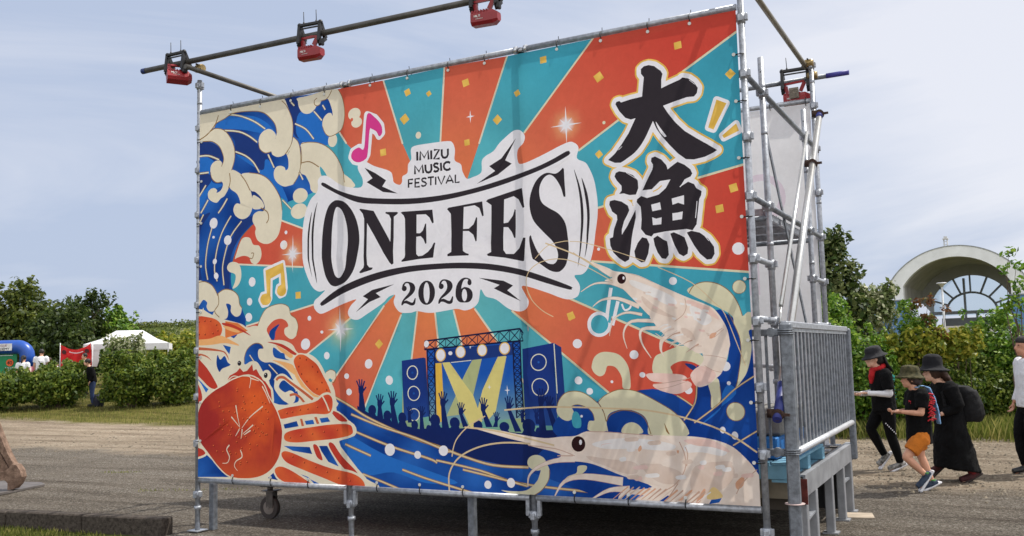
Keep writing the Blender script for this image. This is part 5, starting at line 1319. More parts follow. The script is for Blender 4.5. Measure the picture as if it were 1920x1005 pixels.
('P','black',[(4654,3262),(4679,3280),(4717,3283),(4763,3266),(4808,3227),(4825,3196),(4814,3153),(4811,3085),(4867,3103),(4959,3129),(4978,3142),(5023,3127),(5066,3089),(5092,3044),(5084,3006),(5061,2983),(5007,2986),(4916,2969),(4819,2948),(4857,2883),(4909,2808),(4978,2732),(5064,2667),(5141,2613),(5213,2559),(5182,2542),(5119,2519),(5039,2509),(4977,2519),(4916,2571),(4856,2641),(4804,2710),(4760,2780),(4735,2842),(4705,2787),(4664,2711),(4605,2637),(4537,2591),(4459,2555),(4411,2560),(4354,2590),(4413,2634),(4474,2699),(4534,2774),(4596,2885),(4558,2879),(4511,2901),(4465,2959),(4435,3019),(4444,3036),(4468,3040),(4482,3026),(4555,3038),(4655,3045),(4675,3194),(4653,3225)]),
('P','black',[(4406,2452),(4417,2479),(4446,2489),(4503,2473),(4559,2444),(4595,2399),(4597,2340),(4576,2293),(4524,2294),(4478,2312),(4439,2312),(4461,2337),(4461,2373),(4424,2418)]),
('P','black',[(4354,2238),(4360,2265),(4399,2270),(4456,2251),(4507,2214),(4517,2177),(4499,2142),(4474,2099),(4455,2038),(4453,1993),(4496,2052),(4567,2176),(4569,2118),(4552,2047),(4530,1959),(4512,1862),(4500,1800),(4466,1783),(4420,1815),(4374,1863),(4352,1919),(4351,1974),(4378,1981),(4390,2043),(4417,2114),(4414,2150),(4376,2181)]),
('P','black',[(4709,2562),(4738,2569),(4787,2539),(4826,2490),(4834,2457),(4876,2484),(4913,2506),(4966,2477),(5009,2437),(5021,2405),(5007,2384),(4961,2367),(4923,2314),(4987,2347),(5031,2324),(5047,2292),(5085,2266),(5080,2236),(5065,2211),(5052,2125),(5039,2022),(5006,1981),(4962,1994),(4800,1990),(4708,1980),(4688,1960),(4643,1977),(4609,2024),(4615,2096),(4610,2195),(4579,2234),(4584,2256),(4618,2277),(4664,2257),(4757,2274),(4814,2317),(4853,2379),(4771,2375),(4704,2320),(4629,2319),(4670,2395),(4715,2471),(4721,2507),(4705,2535)]),
('P','black',[(4545,1860),(4575,1920),(4614,1961),(4651,1949),(4668,1904),(4655,1833),(4625,1773),(4597,1771),(4552,1805)]),
('P','black',[(4702,1945),(4735,1963),(4779,1930),(4806,1915),(4813,1866),(4815,1813),(4791,1784),(4759,1790),(4729,1837),(4709,1891)]),
('P','black',[(4835,1970),(4863,1978),(4907,1955),(4942,1934),(4965,1854),(4958,1811),(4926,1794),(4892,1816),(4859,1888)]),
('P','black',[(4961,1968),(4997,1978),(5058,1959),(5117,1911),(5157,1848),(5159,1796),(5136,1759),(5101,1757),(5051,1804),(5010,1868)]),
('P','white',[(4694,2203),(4764,2214),(4771,2159),(4701,2152)]),
('P','white',[(4856,2234),(4951,2249),(4948,2179),(4904,2197),(4860,2186)]),
('P','white',[(4699,2106),(4731,2092),(4773,2099),(4770,2046),(4704,2045)]),
('P','white',[(4857,2122),(4896,2123),(4937,2128),(4930,2071),(4858,2066)]),
('S','white',[(4498,2573),(4566,2614),(4635,2678),(4724,2803),(4713,2759),(4653,2667),(4584,2603),(4516,2566)]),
('S','white',[(4758,2834),(4788,2785),(4836,2711),(4822,2706),(4787,2749),(4762,2806)]),
('l','white',3.8,3.8,[(4443,2657),(4475,2681)]),
('l','white',5.3,5.3,[(5047,2196),(5032,2070)]),
('l','white',4.6,4.6,[(4720,2493),(4660,2388)]),
('l','white',3.8,3.8,[(4503,2471),(4577,2419)]),
('l','white',4.4,4.4,[(5088,1940),(5121,1894)]),
('l','white',7.2,7.2,[(4923,2314),(4984,2374)]),
('l','white',3.7,3.7,[(4808,3227),(4767,3263)]),
('l','white',3.6,3.6,[(5070,3075),(5031,3113)]),
('L','gold',8.3,8.3,[(4712,2301),(4750,2315),(4783,2340)]),
('L','goldline',5.9,5.9,[(4192,1941),(4307,1900),(4421,1860),(4625,1778)]),
('HP','white',50.3,[(5227,2935),(5299,2897),(5194,2715),(5156,2734)]),
('P','gold',[(5227,2935),(5299,2897),(5194,2715),(5156,2734)]),
('HP','white',48.6,[(5362,2737),(5380,2682),(5266,2641),(5255,2663)]),
('P','gold',[(5362,2737),(5380,2682),(5266,2641),(5255,2663)])]
# ------------------------------------------------------------------ printed banner
BW,BH=5.40,3.581
PAL=dict(white=(212,210,214),cream=(206,196,174),navy=(28,52,112),navy2=(18,34,86),blue2=(36,100,178),black=(45,40,45),pink=(196,58,128),gold=(206,168,78),line=(128,98,58),goldline=(196,174,138),pale=(206,204,184),
 brown=(178,92,62),spot=(128,44,30),spotL=(214,112,62),ink=(20,26,58),yellow=(206,168,72),yellow2=(214,186,128),beam=(198,186,116),beam2=(160,166,120),spk=(28,58,128),shrimp=(214,198,185),shrimpP=(212,182,172),shrimpD=(182,148,130),shrimpL=(214,209,206),shrimpS=(202,182,168),shrimpB=(200,152,124),
 eye=(44,22,24),claw=(200,110,60),clawC=(216,160,104),redA=(186,70,46),redB=(172,56,44),redC=(186,72,42),redD=(178,60,44))
def sn(x,y,s=1.0): return .5*math.sin(x*.0061*s+1.3+1.7*math.sin(y*.0043*s))+.5*math.sin(y*.0077*s-.4+1.3*math.sin(x*.0052*s+2))
def lerp(a,b,t): t=max(0,min(1,t)); return tuple(p+(q-p)*t for p,q in zip(a,b))
def fill(c,x,y):
    if c=='orange':
        d=math.hypot(x-2830,(y-1900))/2500
        return lerp(lerp((212,128,74),(194,98,72),d*1.9),(184,66,54),(d-.5)*1.9)
    if c=='teal':
        d=math.hypot(x-2830,y-1900)/2500; n=sn(x,y)*8; b=lerp((100,172,172),(58,143,163),d*1.3); return (b[0]+n*.5,b[1]+n,b[2]+n)
    if c in('blue','sea','seaR'):
        n=sn(x,y,1.6); b=lerp((14,54,124),(38,92,168),.45+.6*n)
        return lerp(b,(12,50,126),.55) if c=='seaR' else b
    if c=='body':
        d=math.hypot((x-740)/640,(y-720)/740); n=sn(x,y,2.2)*.2+sn(x+99,y,6)*.12; b=lerp((204,88,42),(146,42,40),d*1.1+n-.05)
        return lerp(b,(206,100,46),max(0,(330-y)/500)) 
    if c in('redA','redC','redD'): return lerp(PAL[c],(206,98,52),.5+.5*sn(x,y,3))
    if c=='screen': return lerp((150,176,150),(26,78,160),(y-420)/520)
    if c=='crowdglow': return lerp((150,156,110),(96,150,140),.5+.7*sn(x,y,2))
    if c=='spk': return lerp((44,86,150),(26,50,116),(y-380)/400)
    if c=='cream': 
        n=sn(x,y,1.1)*3; k=4 if x>3300 else 0; return (206+n-k*2,197+n-k,176+n-k*3)
    if c.startswith('shrimp') and c!='shrimpD':
        n=sn(x,y,4)*5+sn(x+300,y,11)*4; b=PAL[c]; return (b[0]+n,b[1]+n*1.3,b[2]+n*1.5)
    if c=='gold': n=sn(x,y,7)*14; return (206+n,168+n,80+n)
    return PAL[c]
def catmull(P,closed,k=4):
    n=len(P); out=[]
    rngi=range(n) if closed else range(n-1)
    for i in rngi:
        p0=P[(i-1)%n] if closed or i>0 else P[0]; p1=P[i]; p2=P[(i+1)%n]; p3=P[(i+2)%n] if closed or i+2<n else P[-1]
        dl=math.hypot(p2[0]-p1[0],p2[1]-p1[1]); kk=max(1,min(k,int(dl/18)+1))
        for j in range(kk):
            t=j/kk; t2,t3=t*t,t*t*t
            out.append(tuple(.5*((2*b)+(-a+c)*t+(2*a-5*b+4*c-d)*t2+(-a+3*b-3*c+d)*t3) for a,b,c,d in zip(p0,p1,p2,p3)))
    if not closed: out.append(tuple(P[-1]))
    return out
def ngon(x,y,rx,ry,n,a0=0): return [(x+rx*math.cos(a0+6.28319*i/n),y+ry*math.sin(a0+6.28319*i/n)) for i in range(n)]
def ribbon(P,w0,w1):
    n=len(P); Lf=[];Rt=[]
    for i in range(n):
        a=P[max(i-1,0)]; b=P[min(i+1,n-1)]; dx,dy=b[0]-a[0],b[1]-a[1]; m=math.hypot(dx,dy) or 1
        h=(w0+(w1-w0)*i/max(1,n-1))/2; Lf.append((P[i][0]-dy/m*h,P[i][1]+dx/m*h)); Rt.append((P[i][0]+dy/m*h,P[i][1]-dx/m*h))
    return Lf+Rt[::-1]
def pieces(P,w):
    n=len(P); out=[]
    for i in range(n):
        a,b=P[i],P[(i+1)%n]; dx,dy=b[0]-a[0],b[1]-a[1]; m=math.hypot(dx,dy)
        if m<.5: continue
        ox,oy=-dy/m*w/2,dx/m*w/2
        out.append([(a[0]+ox,a[1]+oy),(b[0]+ox,b[1]+oy),(b[0]-ox,b[1]-oy),(a[0]-ox,a[1]-oy)]); out.append(ngon(a[0],a[1],w/2,w/2,12))
    return out
def expand(art):
    """-> list of (colour, [contours even-odd], alpha spec)"""
    o=[]
    for s in art:
        k=s[0]
        if k=='S': o.append((s[1],[catmull(s[2],True)],None))
        elif k=='P': o.append((s[1],[s[2]],None))
        elif k=='L': o.append((s[1],[ribbon(catmull(s[4],False),s[2],s[3])],None))
        elif k=='l': o.append((s[1],[ribbon(s[4],s[2],s[3])],None))
        elif k in('HS','HP'):
            P=catmull(s[3],True,3) if k=='HS' else s[3]
            if k=='HP' and len(P)>12 and s[2]>60: P=P[::1]
            o+= [(s[1],[q],None) for q in pieces(P,s[2])]; o.append((s[1],[P],None))
        elif k=='E':
            if s[1]=='glowO': continue
            o.append((s[1],[ngon(*s[2],s[3],s[4],8 if s[3]<16 else (14 if s[3]<50 else 26))],None))
        elif k=='Q': o.append((s[1],[ngon(*s[2],s[3],s[3],4,math.radians(45+s[4]))],None))
        elif k=='EO': o.append((s[1],[catmull(c,True) for c in s[2]],None))
        elif k=='X':
            (x,y),rx,ry=s[2],s[3],s[4]
            if s[5]:
                o.append(('yellow2',[ngon(x,y,ry*1.15,ry*1.15,24)],(x,y,ry*1.15,.75))); o.append(('white',[ngon(x,y,ry*.5,ry*.5,16)],(x,y,ry*.5,1.3)))
                P=[]
                for i in range(16):
                    a=math.radians(22.5*i); r=(ry if i%8==4 else rx if i%8==0 else .55*rx if i%4==2 else .16*rx) if i%2==0 else .16*rx
                    P.append((x+r*math.cos(a),y+r*math.sin(a)))
            else:
                P=[]
                for i in range(8):
                    a=math.radians(45*i); r=(ry if i%4==2 else rx) if i%2==0 else .22*rx; P.append((x+r*math.cos(a),y+r*math.sin(a)))
            o.append((s[1],[P],None))
    return o
def sheet(name,W,H,art,mats,disp,base='white',grid=.06,rows=(),parent=None,loc=(0,0,0),mirror=False):
    shp=expand(art); V=[];Ed=[]
    def contour(P,sc=.001):
        b=len(V); n=len(P); V.extend(Vector((p[0]*sc,p[1]*sc)) for p in P); Ed.extend((b+i,b+(i+1)%n) for i in range(n))
    contour([(0,0),(W,0),(W,H),(0,H)],1)
    for c,cs,al in shp:
        for P in cs:
            if max(p[0] for p in P)<0 or min(p[0] for p in P)>W*1000 or max(p[1] for p in P)<0 or min(p[1] for p in P)>H*1000: continue
            contour(P)
    nx,ny=int(W/grid),int(H/grid)
    zs=sorted([H*j/ny for j in range(1,ny)]+list(rows))
    for z in zs:
        for i in range(1,nx): V.append(Vector((W*i/nx+.003*math.sin(i*7+z*31),z)))
    vo,eo,fo,_,_,_=delaunay_2d_cdt(V,Ed,[],0,2e-4,False)
    co=np.array([(v.x,v.y) for v in vo]); F=np.array([f for f in fo if len(f)==3]); ce=co[F].mean(1)
    k=(ce[:,0]>0)&(ce[:,0]<W)&(ce[:,1]>0)&(ce[:,1]<H)
    d1=co[F[:,1]]-co[F[:,0]]; d2=co[F[:,2]]-co[F[:,0]]; area=np.abs(d1[:,0]*d2[:,1]-d1[:,1]*d2[:,0]); k&=area>1e-9
    F=F[k]; ce=ce[k]*1000; n=len(F); pc=co[F]*1000
    colr=np.zeros((n,3,3)); top=np.full(n,-1); over=[]
    for si,(c,cs,al) in enumerate(shp):
        allp=np.array([p for P in cs for p in P]); lo,hi=allp.min(0),allp.max(0)
        idx=np.nonzero((ce[:,0]>lo[0])&(ce[:,0]<hi[0])&(ce[:,1]>lo[1])&(ce[:,1]<hi[1]))[0]
        if not len(idx): continue
        x,y=ce[idx,0],ce[idx,1]; ins=np.zeros(len(idx),bool)
        for P in cs:
            P=np.array(P,float); Q=np.roll(P,-1,0)
            for (ax,ay),(bx,by) in zip(P,Q):
                if ay==by: continue
                cross=((ay>y)!=(by>y)); xi=(bx-ax)*(y-ay)/(by-ay)+ax; ins^=cross&(x<xi)
        hit=idx[ins]
        if al is None: top[hit]=si
        else: over+= [(t,si) for t in hit]
    names=[s[0] for s in shp]
    for t in range(n):
        c=base if top[t]<0 else names[top[t]]
        for j in range(3): colr[t,j]=fill(c,pc[t,j,0],pc[t,j,1])
    for t,si in over:
        if top[t]>si: continue
        x0,y0,r,a=shp[si][2]; cc=np.array(fill(shp[si][0],x0,y0))
        for j in range(3):
            f=max(0,1-math.hypot(pc[t,j,0]-x0,pc[t,j,1]-y0)/r); f=min(1,a*f*f*(1.6)); colr[t,j]=colr[t,j]*(1-f)+cc*f
    c=np.clip(colr/255,0,1); lc=np.where(c<=.04045,c/12.92,((c+.055)/1.055)**2.4)
    me=bpy.data.meshes.new(name)
    vs=[(x,disp(x,z),z+sag(x,z)) for x,z in co]
    # CDT faces are CCW in (x,z): front normal must look to -y
    me.from_pydata(vs,[],[tuple(int(i) for i in f) for f in F])
    at=me.attributes.new('print','FLOAT_COLOR','CORNER'); buf=np.ones((n*3,4)); buf[:,:3]=lc.reshape(-1,3); at.data.foreach_set('color',buf.ravel())
    me.polygons.foreach_set('use_smooth',[True]*n)
    me.materials.append(mats); me.update(); o=bpy.data.objects.new(name,me); col.objects.link(o); o.location=loc
    if parent: o.parent=parent
    print(name,'tris',n); return o
TIES=[0,.42,.80,1.18,1.58,2.10,2.50,2.92,3.28,3.95,4.33,4.72,5.05,5.4]
def sag(x,z):
    if z>3.581-.3:
        for a,b in zip(TIES,TIES[1:]):
            if a<=x<=b: return -.016*math.sin(math.pi*(x-a)/(b-a))**2*((z-3.281)/.3)**2
    return 0
def cloth_mat(name,gain,trans,attr=True,base=(225,225,228)):
    m=bpy.data.materials.new(name); m.use_nodes=True; t=m.node_tree; t.nodes.clear(); l=t.links.new
    out=N(t,'ShaderNodeOutputMaterial'); tcx=N(t,'ShaderNodeTexCoord')
    if attr: a=N(t,'ShaderNodeAttribute',attribute_name='print'); src=a.outputs['Color']
    else: a=N(t,'ShaderNodeRGB'); a.outputs[0].default_value=lin(base); src=a.outputs[0]
    n=N(t,'ShaderNodeTexNoise',inp={'Scale':3.0,'Detail':7.0,'Roughness':.65}); l(tcx.outputs['Object'],n.inputs['Vector'])
    mr=N(t,'ShaderNodeMapRange',inp={'From Min':.3,'From Max':.7,'To Min':gain*.95,'To Max':gain*1.05}); l(n.outputs['Fac'],mr.inputs[0])
    mu=N(t,'ShaderNodeVectorMath',operation='SCALE'); l(src,mu.inputs[0]); nm=N(t,'ShaderNodeTexNoise',inp={'Scale':14.0,'Detail':8.0,'Roughness':.7,'Distortion':1.2}); l(tcx.outputs['Object'],nm.inputs['Vector'])
    mr2=N(t,'ShaderNodeMapRange',inp={'From Min':.25,'From Max':.75,'To Min':.95,'To Max':1.05}); l(nm.outputs['Fac'],mr2.inputs[0]); pr=N(t,'ShaderNodeMath',operation='MULTIPLY'); l(mr.outputs[0],pr.inputs[0]); l(mr2.outputs[0],pr.inputs[1]); l(pr.outputs[0],mu.inputs['Scale'])
    df=N(t,'ShaderNodeBsdfPrincipled',inp={'Roughness':.7,'Specular IOR Level':.12}); tr=N(t,'ShaderNodeBsdfTranslucent'); ms=N(t,'ShaderNodeMixShader',inp={0:trans})
    # soft sag wrinkles
    mp_=N(t,'ShaderNodeMapping',inp={'Scale':(1.6,1,.35)}); n2=N(t,'ShaderNodeTexNoise',inp={'Scale':2.2,'Detail':3.0}); l(tcx.outputs['Object'],mp_.inputs[0]); l(mp_.outputs[0],n2.inputs['Vector'])
    n3=N(t,'ShaderNodeTexNoise',inp={'Scale':420.0,'Detail':1.0}); l(tcx.outputs['Object'],n3.inputs['Vector'])
    b1=N(t,'ShaderNodeBump',inp={'Strength':.5,'Distance':.05}); l(n2.outputs['Fac'],b1.inputs['Height'])
    b2=N(t,'ShaderNodeBump',inp={'Strength':.08,'Distance':.002}); l(n3.outputs['Fac'],b2.inputs['Height']); l(b1.outputs[0],b2.inputs['Normal'])
    for s in (df,tr): l(b2.outputs[0],s.inputs['Normal'])
    l(mu.outputs[0],df.inputs['Base Color']); l(mu.outputs[0],tr.inputs['Color'])
    l(df.outputs[0],ms.inputs[1]); l(tr.outputs[0],ms.inputs[2]); l(ms.outputs[0],out.inputs[0]); return m
CREASE=(2.62,2.02,1.32,.95,.45)
def bdisp(x,z):
    y=0
    for i,c in enumerate(CREASE): y+=(-1 if i%2 else 1)*.011*max(0,1-abs(z-c)/.13)
    y+=.006*math.sin(x*1.9+z*.8)+.004*math.sin(x*4.3-z*1.7+1)
    e=min(x,BW-x,z,BH-z); y*=min(1,.25+e*3)
    return y
bprint=cloth_mat('printed mesh banner',1.24,.34)
stage_banner=empty('festival_banner',(0,-.012,.522),0,'large festival banner printed with crab, shrimps and ONE FES 2026 on the scaffold front','banner')
sheet('print_sheet',BW,BH,ART,bprint,bdisp,rows=CREASE,parent=stage_banner)
# eyelets with black cable ties along all four edges
def tie_mesh(loop,tail): return loop
tops=[.03,.42,.80,1.18,1.58,2.10,2.50,2.92,3.28,3.95,4.33,4.72,5.05,5.37]
eyes=[(x,BH-.035) for x in tops[1:-1]]+[(x,.035) for x in (.45,.92,1.36,2.12,2.56,2.98,3.98,4.42,4.86)]+[(.03,z) for z in (.35,.72,1.16,1.6,2.05,2.48,2.9,3.3)]+[(BW-.03,z) for z in (.3,.72,1.16,1.6,2.05,2.48,2.9,3.25)]
white_eye=mat('white eyelet plastic',(205,205,200),.5,0,.05)
for i,(x,z) in enumerate(eyes):
    m=MB(); m.tube([(x,-.006+0,z),(x,.004,z)],.013,12); m.build('eyelet',white_eye,stage_banner)
    ring=[]; 
    horiz=(z>BH-.05 or z<.05)
    top=1 if (z>BH-.05) else -1
    left=-1 if x<.1 else 1
    for k in range(15):
        a=2*math.pi*k/14
        if horiz: ring.append((x+.004*math.sin(a*2),.028+.036*math.cos(a),z+top*(.04+.042*math.sin(a))))
        else: ring.append((x+left*(.036+.04*math.cos(a)),.028+.036*math.sin(a),z+.003*math.sin(a)))
    m=MB(); m.tube(ring,.0045,6); 
    p=ring[3] if horiz else ring[11]; m.tube([p,(p[0]+.008,p[1]-.02,p[2]+(.03 if horiz else .004))],.003,5)
    m.build('cable_tie',black,stage_banner)
# ------------------------------------------------------------------ scaffold
sca=empty('scaffold',(-.035,.02,0),0,'galvanised pipe scaffold frame carrying the large printed banner','scaffold')
SL=Vector((-.035,.02,0)); PR=.0245
def spart(mb,name,m=galv): o=mb.build(name,m,sca); o.matrix_parent_inverse=Matrix.Translation(-SL); return o
XS=[-.035,1.81,3.61,5.43]; YS=[.02,.61,2.41,3.02]
def post(x,y,z0,z1,mt=galv,plate=True):
    m=MB(); m.tube([(x,y,z0),(x,y,z1)],PR,14)
    for z in (z1-.25,z1-.62,z1-1.5):                    # spigot joints
        if z>z0+.4: m.tube([(x,y,z),(x,y,z+.03)],PR+.0016,14)
    if plate: m.box((x,y,z0+.004),(.14,.14,.008)); m.tube([(x,y,z0),(x,y,z0+.2)],.017,8); m.tube([(x,y,z0+.2),(x,y,z0+.235)],.034,6)
    for z in (z1-.12,z1-.34): m.tube([(x-.0005,y-PR-.001,z),(x-.0005,y-PR+.004,z)],.006,8,1)
    spart(m,'post',[mt,black])
post(XS[0],YS[0],.012,4.47); post(XS[3],YS[0],.012,4.62)
for x in XS[1:3]: post(x,.03,.012,4.09)
for x,z0 in ((XS[0],.012),(XS[1],.65),(XS[2],.65),(XS[3],.65)): post(x,YS[3],z0,4.56)
for y,z1 in ((.61,3.91),(2.41,3.90)):
    for x in (XS[0],XS[3]): post(x,y,1.15 if (x>5 and y<1) else .66,z1)
def pipe(a,b,name='ledger',mt=galv,r=PR,n=12): m=MB(); m.tube([a,b],r,n); spart(m,name,mt)
Z_T,Z_B=4.136,.492
for y in (.02,3.02):
    for i in range(3):
        pipe((XS[i]+.03,y,Z_T),(XS[i+1]-.03,y,Z_T)); pipe((XS[i]+.03,y,Z_B),(XS[i+1]-.03,y,Z_B))
for x in (XS[0],XS[3]):
    for z in (3.63,2.725): pipe((x,.0,z),(x,3.08,z),r=.0225,mt=galvd)
    for z in (2.27,1.835):
        for a,b in ((.02,.66),(2.36,3.06)): pipe((x,a,z),(x,b,z),r=.0225)
for y in (.61,2.41): pipe((4.2,y,2.63),(XS[3],y,2.63),r=.0225,mt=galvd)
# wedge couplers
def coupler(x,y,z,ang=0):
    m=MB(); m.tube([(x,y,z-.045),(x,y,z+.03)],PR+.006,12); r=Matrix.Rotation(ang,3,'Z')
    for k in range(4):
        d=Matrix.Rotation(k*math.pi/2,3,'Z')@Vector((.036,0,0)); m.box(Vector((x,y,z-.01*(k%2)))+d,(.022,.036,.052),Matrix.Rotation(k*math.pi/2,3,'Z'),0,.004)
    spart(m,'coupler')
for x,y,zs in ((XS[0],.02,(.36,.85,1.3,1.75,2.2,2.65,3.1,3.55,3.98,4.42)),(XS[3],.02,(.34,.88,1.35,1.82,2.27,2.725,3.16,3.63,4.05,4.5)),(XS[3],3.02,(1.83,2.27,2.725,3.18,3.63,4.08,4.5)),(XS[3],.61,(1.83,2.27,2.725,3.63)),(XS[3],2.41,(2.27,2.725,3.63)),(XS[1],.03,(.36,)),(XS[2],.03,(.36,))):
    for z in zs: coupler(x,y,z)
for x in XS[1:3]:                                      # heads of the middle standards, shiny pipe joints on the top ledger
    for dx in (-.045,.045):
        m=MB(); m.tube([(x+dx-.014,.02,Z_T),(x+dx+.014,.02,Z_T)],.033,12); m.tube([(x,.02,Z_T-.03),(x,.02,Z_T+.01)],.03,10); spart(m,'coupler',mat('bright steel',(205,207,210),.25,.8,.05))
    for dx in (-.05,.05):
        m=MB(); m.box((x+dx,.02,Z_B-.06),(.03,.035,.16),None,0,.004); spart(m,'wedge')
# top side bars and lamp pipes
pipe((XS[0]+.055,-.22,4.545),(XS[0]+.055,3.2,4.545),'side_pipe',bare); pipe((XS[3]-.055,-.5,4.50),(XS[3]-.055,3.12,4.50),'side_pipe',mat('tan painted pipe',(132,126,112),.45,.4,.1))
LA,LB=Vector((-.745,-.08,4.658)),Vector((6.05,-.08,4.553))
m=MB(); m.tube([LA,LB],.028,14); m.tube([LA-(LB-LA).normalized()*.002,LA+(LB-LA).normalized()*.05],.0295,14,1); spart(m,'lamp_pipe',[bare,mat('blue pipe paint',(32,52,112),.5)])
RA,RB=Vector((2.2,3.11,4.36)),Vector((5.78,3.11,4.392)); m=MB(); m.tube([RA,RB],.0245,14); m.tube([RB-Vector((.22,0,.002)),RB+Vector((.002,0,0))],.0262,14,1); spart(m,'lamp_pipe',[galvd,mat('violet blue pipe paint',(58,56,138),.5)])
brass=mat('yellow passivated clamp',(150,128,84),.4,.6,.2,30)
for p in ((XS[0]+.02,0,4.6),(XS[3]-.02,2.99,4.53),(XS[3]-.02,-.05,4.47),(XS[3],3.06,4.42),(XS[0],3.05,4.52)):
    m=MB(); m.box(p,(.075,.06,.055),Matrix.Rotation(.3,3,'X'),0,.01); m.tube([(p[0],p[1]-.05,p[2]+.02),(p[0],p[1]+.05,p[2]+.02)],.009,8,1); m.tube([(p[0]-.05,p[1],p[2]-.015),(p[0]+.05,p[1],p[2]-.015)],.036,10); spart(m,'swivel_clamp',[brass,black])
# braces
m=MB(); m.bar((5.40,.80,3.36),(5.40,2.12,1.84),.012,.05); spart(m,'brace',galvd)
silver=mat('bright tubular prop',(196,196,194),.28,.75,.05,30); bluep=mat('blue painted tip',(38,48,118),.5)
pa,pb=Vector((5.50,2.93,3.96)),Vector((5.53,.09,1.15)); d=(pb-pa)
m=MB(); m.tube([pa,pb],.032,16); m.tube([pa-d*.006,pa+d*.02],.0335,16,1); m.tube([pb-d*.075,pb+d*.012],.0335,16,1); spart(m,'raking_prop',[silver,bluep])
m=MB(); m.tube([(5.465,2.34,3.66),(5.545,.32,1.93)],.017,12); m.tube([(5.545,.32,1.93),(5.55,.24,1.80)],.009,8); spart(m,'raking_prop',silver)
for p in (pa,pa.lerp(pb,.22),pb):
    m=MB(); m.tube([p+Vector((-.07,0,.01)),p+Vector((.06,0,.0))],.012,8); m.tube([p+Vector((-.05,.01,-.02)),p+Vector((-.05,.01,.04))],.03,10); m.tube([p+Vector((0,-.03,0)),p+Vector((0,.03,0))],.043,12); m.box(p+Vector((.06,-.01,0)),(.05,.02,.02),None,0); spart(m,'swivel_clamp',mat('rusty clamp',(66,48,40),.7,.5,.3,40))
# working deck of perforated steel planks under the side ledgers
for b in (2,):
    x0,x1=4.45,XS[b+1]-.05
    for k in range(3):
        y0=.66+k*.58; m=MB()
        for yy in (y0,y0+.5): m.box(((x0+x1)/2,yy,2.68),(x1-x0,.012,.07))
        for e in (x0,(x0+x1)/2,x1): m.box((e,y0+.25,2.672),(.03,.49,.05))
        xs_=x1-.75 if b==2 else x1; m.box(((x0+xs_)/2,y0+.25,2.708),(xs_-x0,.49,.006)); n=13
        if b==2:
            for i in range(n): m.box((xs_+.75*(i+.5)/n,y0+.25,2.708),(.75/n*.8,.49,.008))
        spart(m,'deck_plank',galv)
# ------------------------------------------------------------------ banner hung on the far side, seen from its back
rear=empty('timetable_banner',(0,3.0,.522),0,'pale back of a second banner hung on the far side of the scaffold','banner')
RART=[('P','ghost',[(4100,1250),(4780,1250),(4780,1500),(4100,1500)]),('P','ghost',[(4100,800),(4780,800),(4780,1080),(4100,1080)]),('P','ghost2',[(4100,1650),(4800,1650),(4800,1980),(4100,1980)]),('P','ghost3',[(3600,1150),(4800,1150),(4800,1170),(3600,1170)]),
 ('l','ghost3',22,22,[(4720,1200),(4770,1200),(4770,1150),(4725,1150),(4720,1110),(4770,1105)])]
for gx0,gs in ((4735,[[(0,100),(45,100),(45,55),(5,50),(0,20),(45,10)]]),(4700,[[(5,75),(8,75)],[(5,30),(8,30)]]),(4640,[[(45,100),(5,100),(20,55),(0,30),(10,5),(45,10)]])):
    for z0 in (1095,1560):
        for s in gs: RART.append(('l','ghost4',14,14,[(gx0+a,z0+b) for a,b in s]))
RART.append(('E','ghost2',(4850,2650),260,260)); RART.append(('E','rearw',(4850,2650),190,190))
PAL.update(ghost=(222,206,210),ghost2=(216,204,214),ghost3=(206,204,208),ghost4=(196,194,200),rearw=(224,224,226))
sheet('cloth',BW,BH,RART,cloth_mat('unprinted banner back',1.0,.3),lambda x,z:.012*math.sin(x*2.3+z)+.008*math.sin(z*4-x),base='rearw',grid=.18,parent=rear)
for x in (4.6,5.0,5.36):
    m=MB(); m.tube([(x+.0*k,.02+.035*math.cos(k*.9),BH+.02+.05*math.sin(k*.9)) for k in range(8)],.0045,6); m.build('cable_tie',black,rear)
# ------------------------------------------------------------------ steel platform with pallets, weight and railing
plat=empty('steel_platform',(3.0,1.9,0),0,'low steel platform on square legs behind and right of the banner','platform'); PL=Vector((3.0,1.9,0))
def ppart(mb,name,m): o=mb.build(name,m,plat); o.matrix_parent_inverse=Matrix.Translation(-PL); return o
beam=mat('grey painted steel beam',(140,142,146),.55,.25,.12,5,.1,40); dark=mat('dark steel',(40,38,38),.6,.2,.2,8); rust=mat('red oxide steel',(96,40,34),.8,.1,.25,12)
m=MB(); m.box((2.8,1.98,.615),(5.44,2.5,.03)); ppart(m,'deck',mat('worn deck plywood',(104,98,92),.85,0,.2,4,.2,30))
m=MB(); m.box((5.57,2.02,.565),(.02,2.62,.15),None,0); m.box((5.545,2.02,.648),(.07,2.62,.014)); m.box((5.545,2.02,.49),(.05,2.62,.012)); ppart(m,'edge_beam',beam)
m=MB(); m.box((2.8,.71,.55),(5.5,.03,.16)); ppart(m,'edge_beam',mat('tan plank',(128,120,104),.8,0,.15,5)); m=MB(); m.box((2.8,.78,.42),(5.4,.04,.09)); ppart(m,'edge_beam',mat('dark plank',(66,60,54),.8))
m=MB(); m.box((5.558,.70,.53),(.07,.012,.19)); ppart(m,'end_plate',rust)
for y,sx in ((.75,.09),(1.16,.085),(1.95,.09),(2.62,.09),(3.12,.085)):
    m=MB(); m.box((5.545,y,.24),(.07,.085,.5),None,0,.006); m.box((5.545,y,.006),(.13,.13,.012)); ppart(m,'leg',beam)
m=MB(); m.box((5.5,3.24,.42),(.09,.03,.42)); ppart(m,'end_plate',dark)
m=MB(); m.bar((5.545,.80,.30),(5.545,1.13,.32),.05,.015); m.bar((5.545,2.66,.33),(5.545,3.1,.33),.03,.02); ppart(m,'cross_bar',galv)
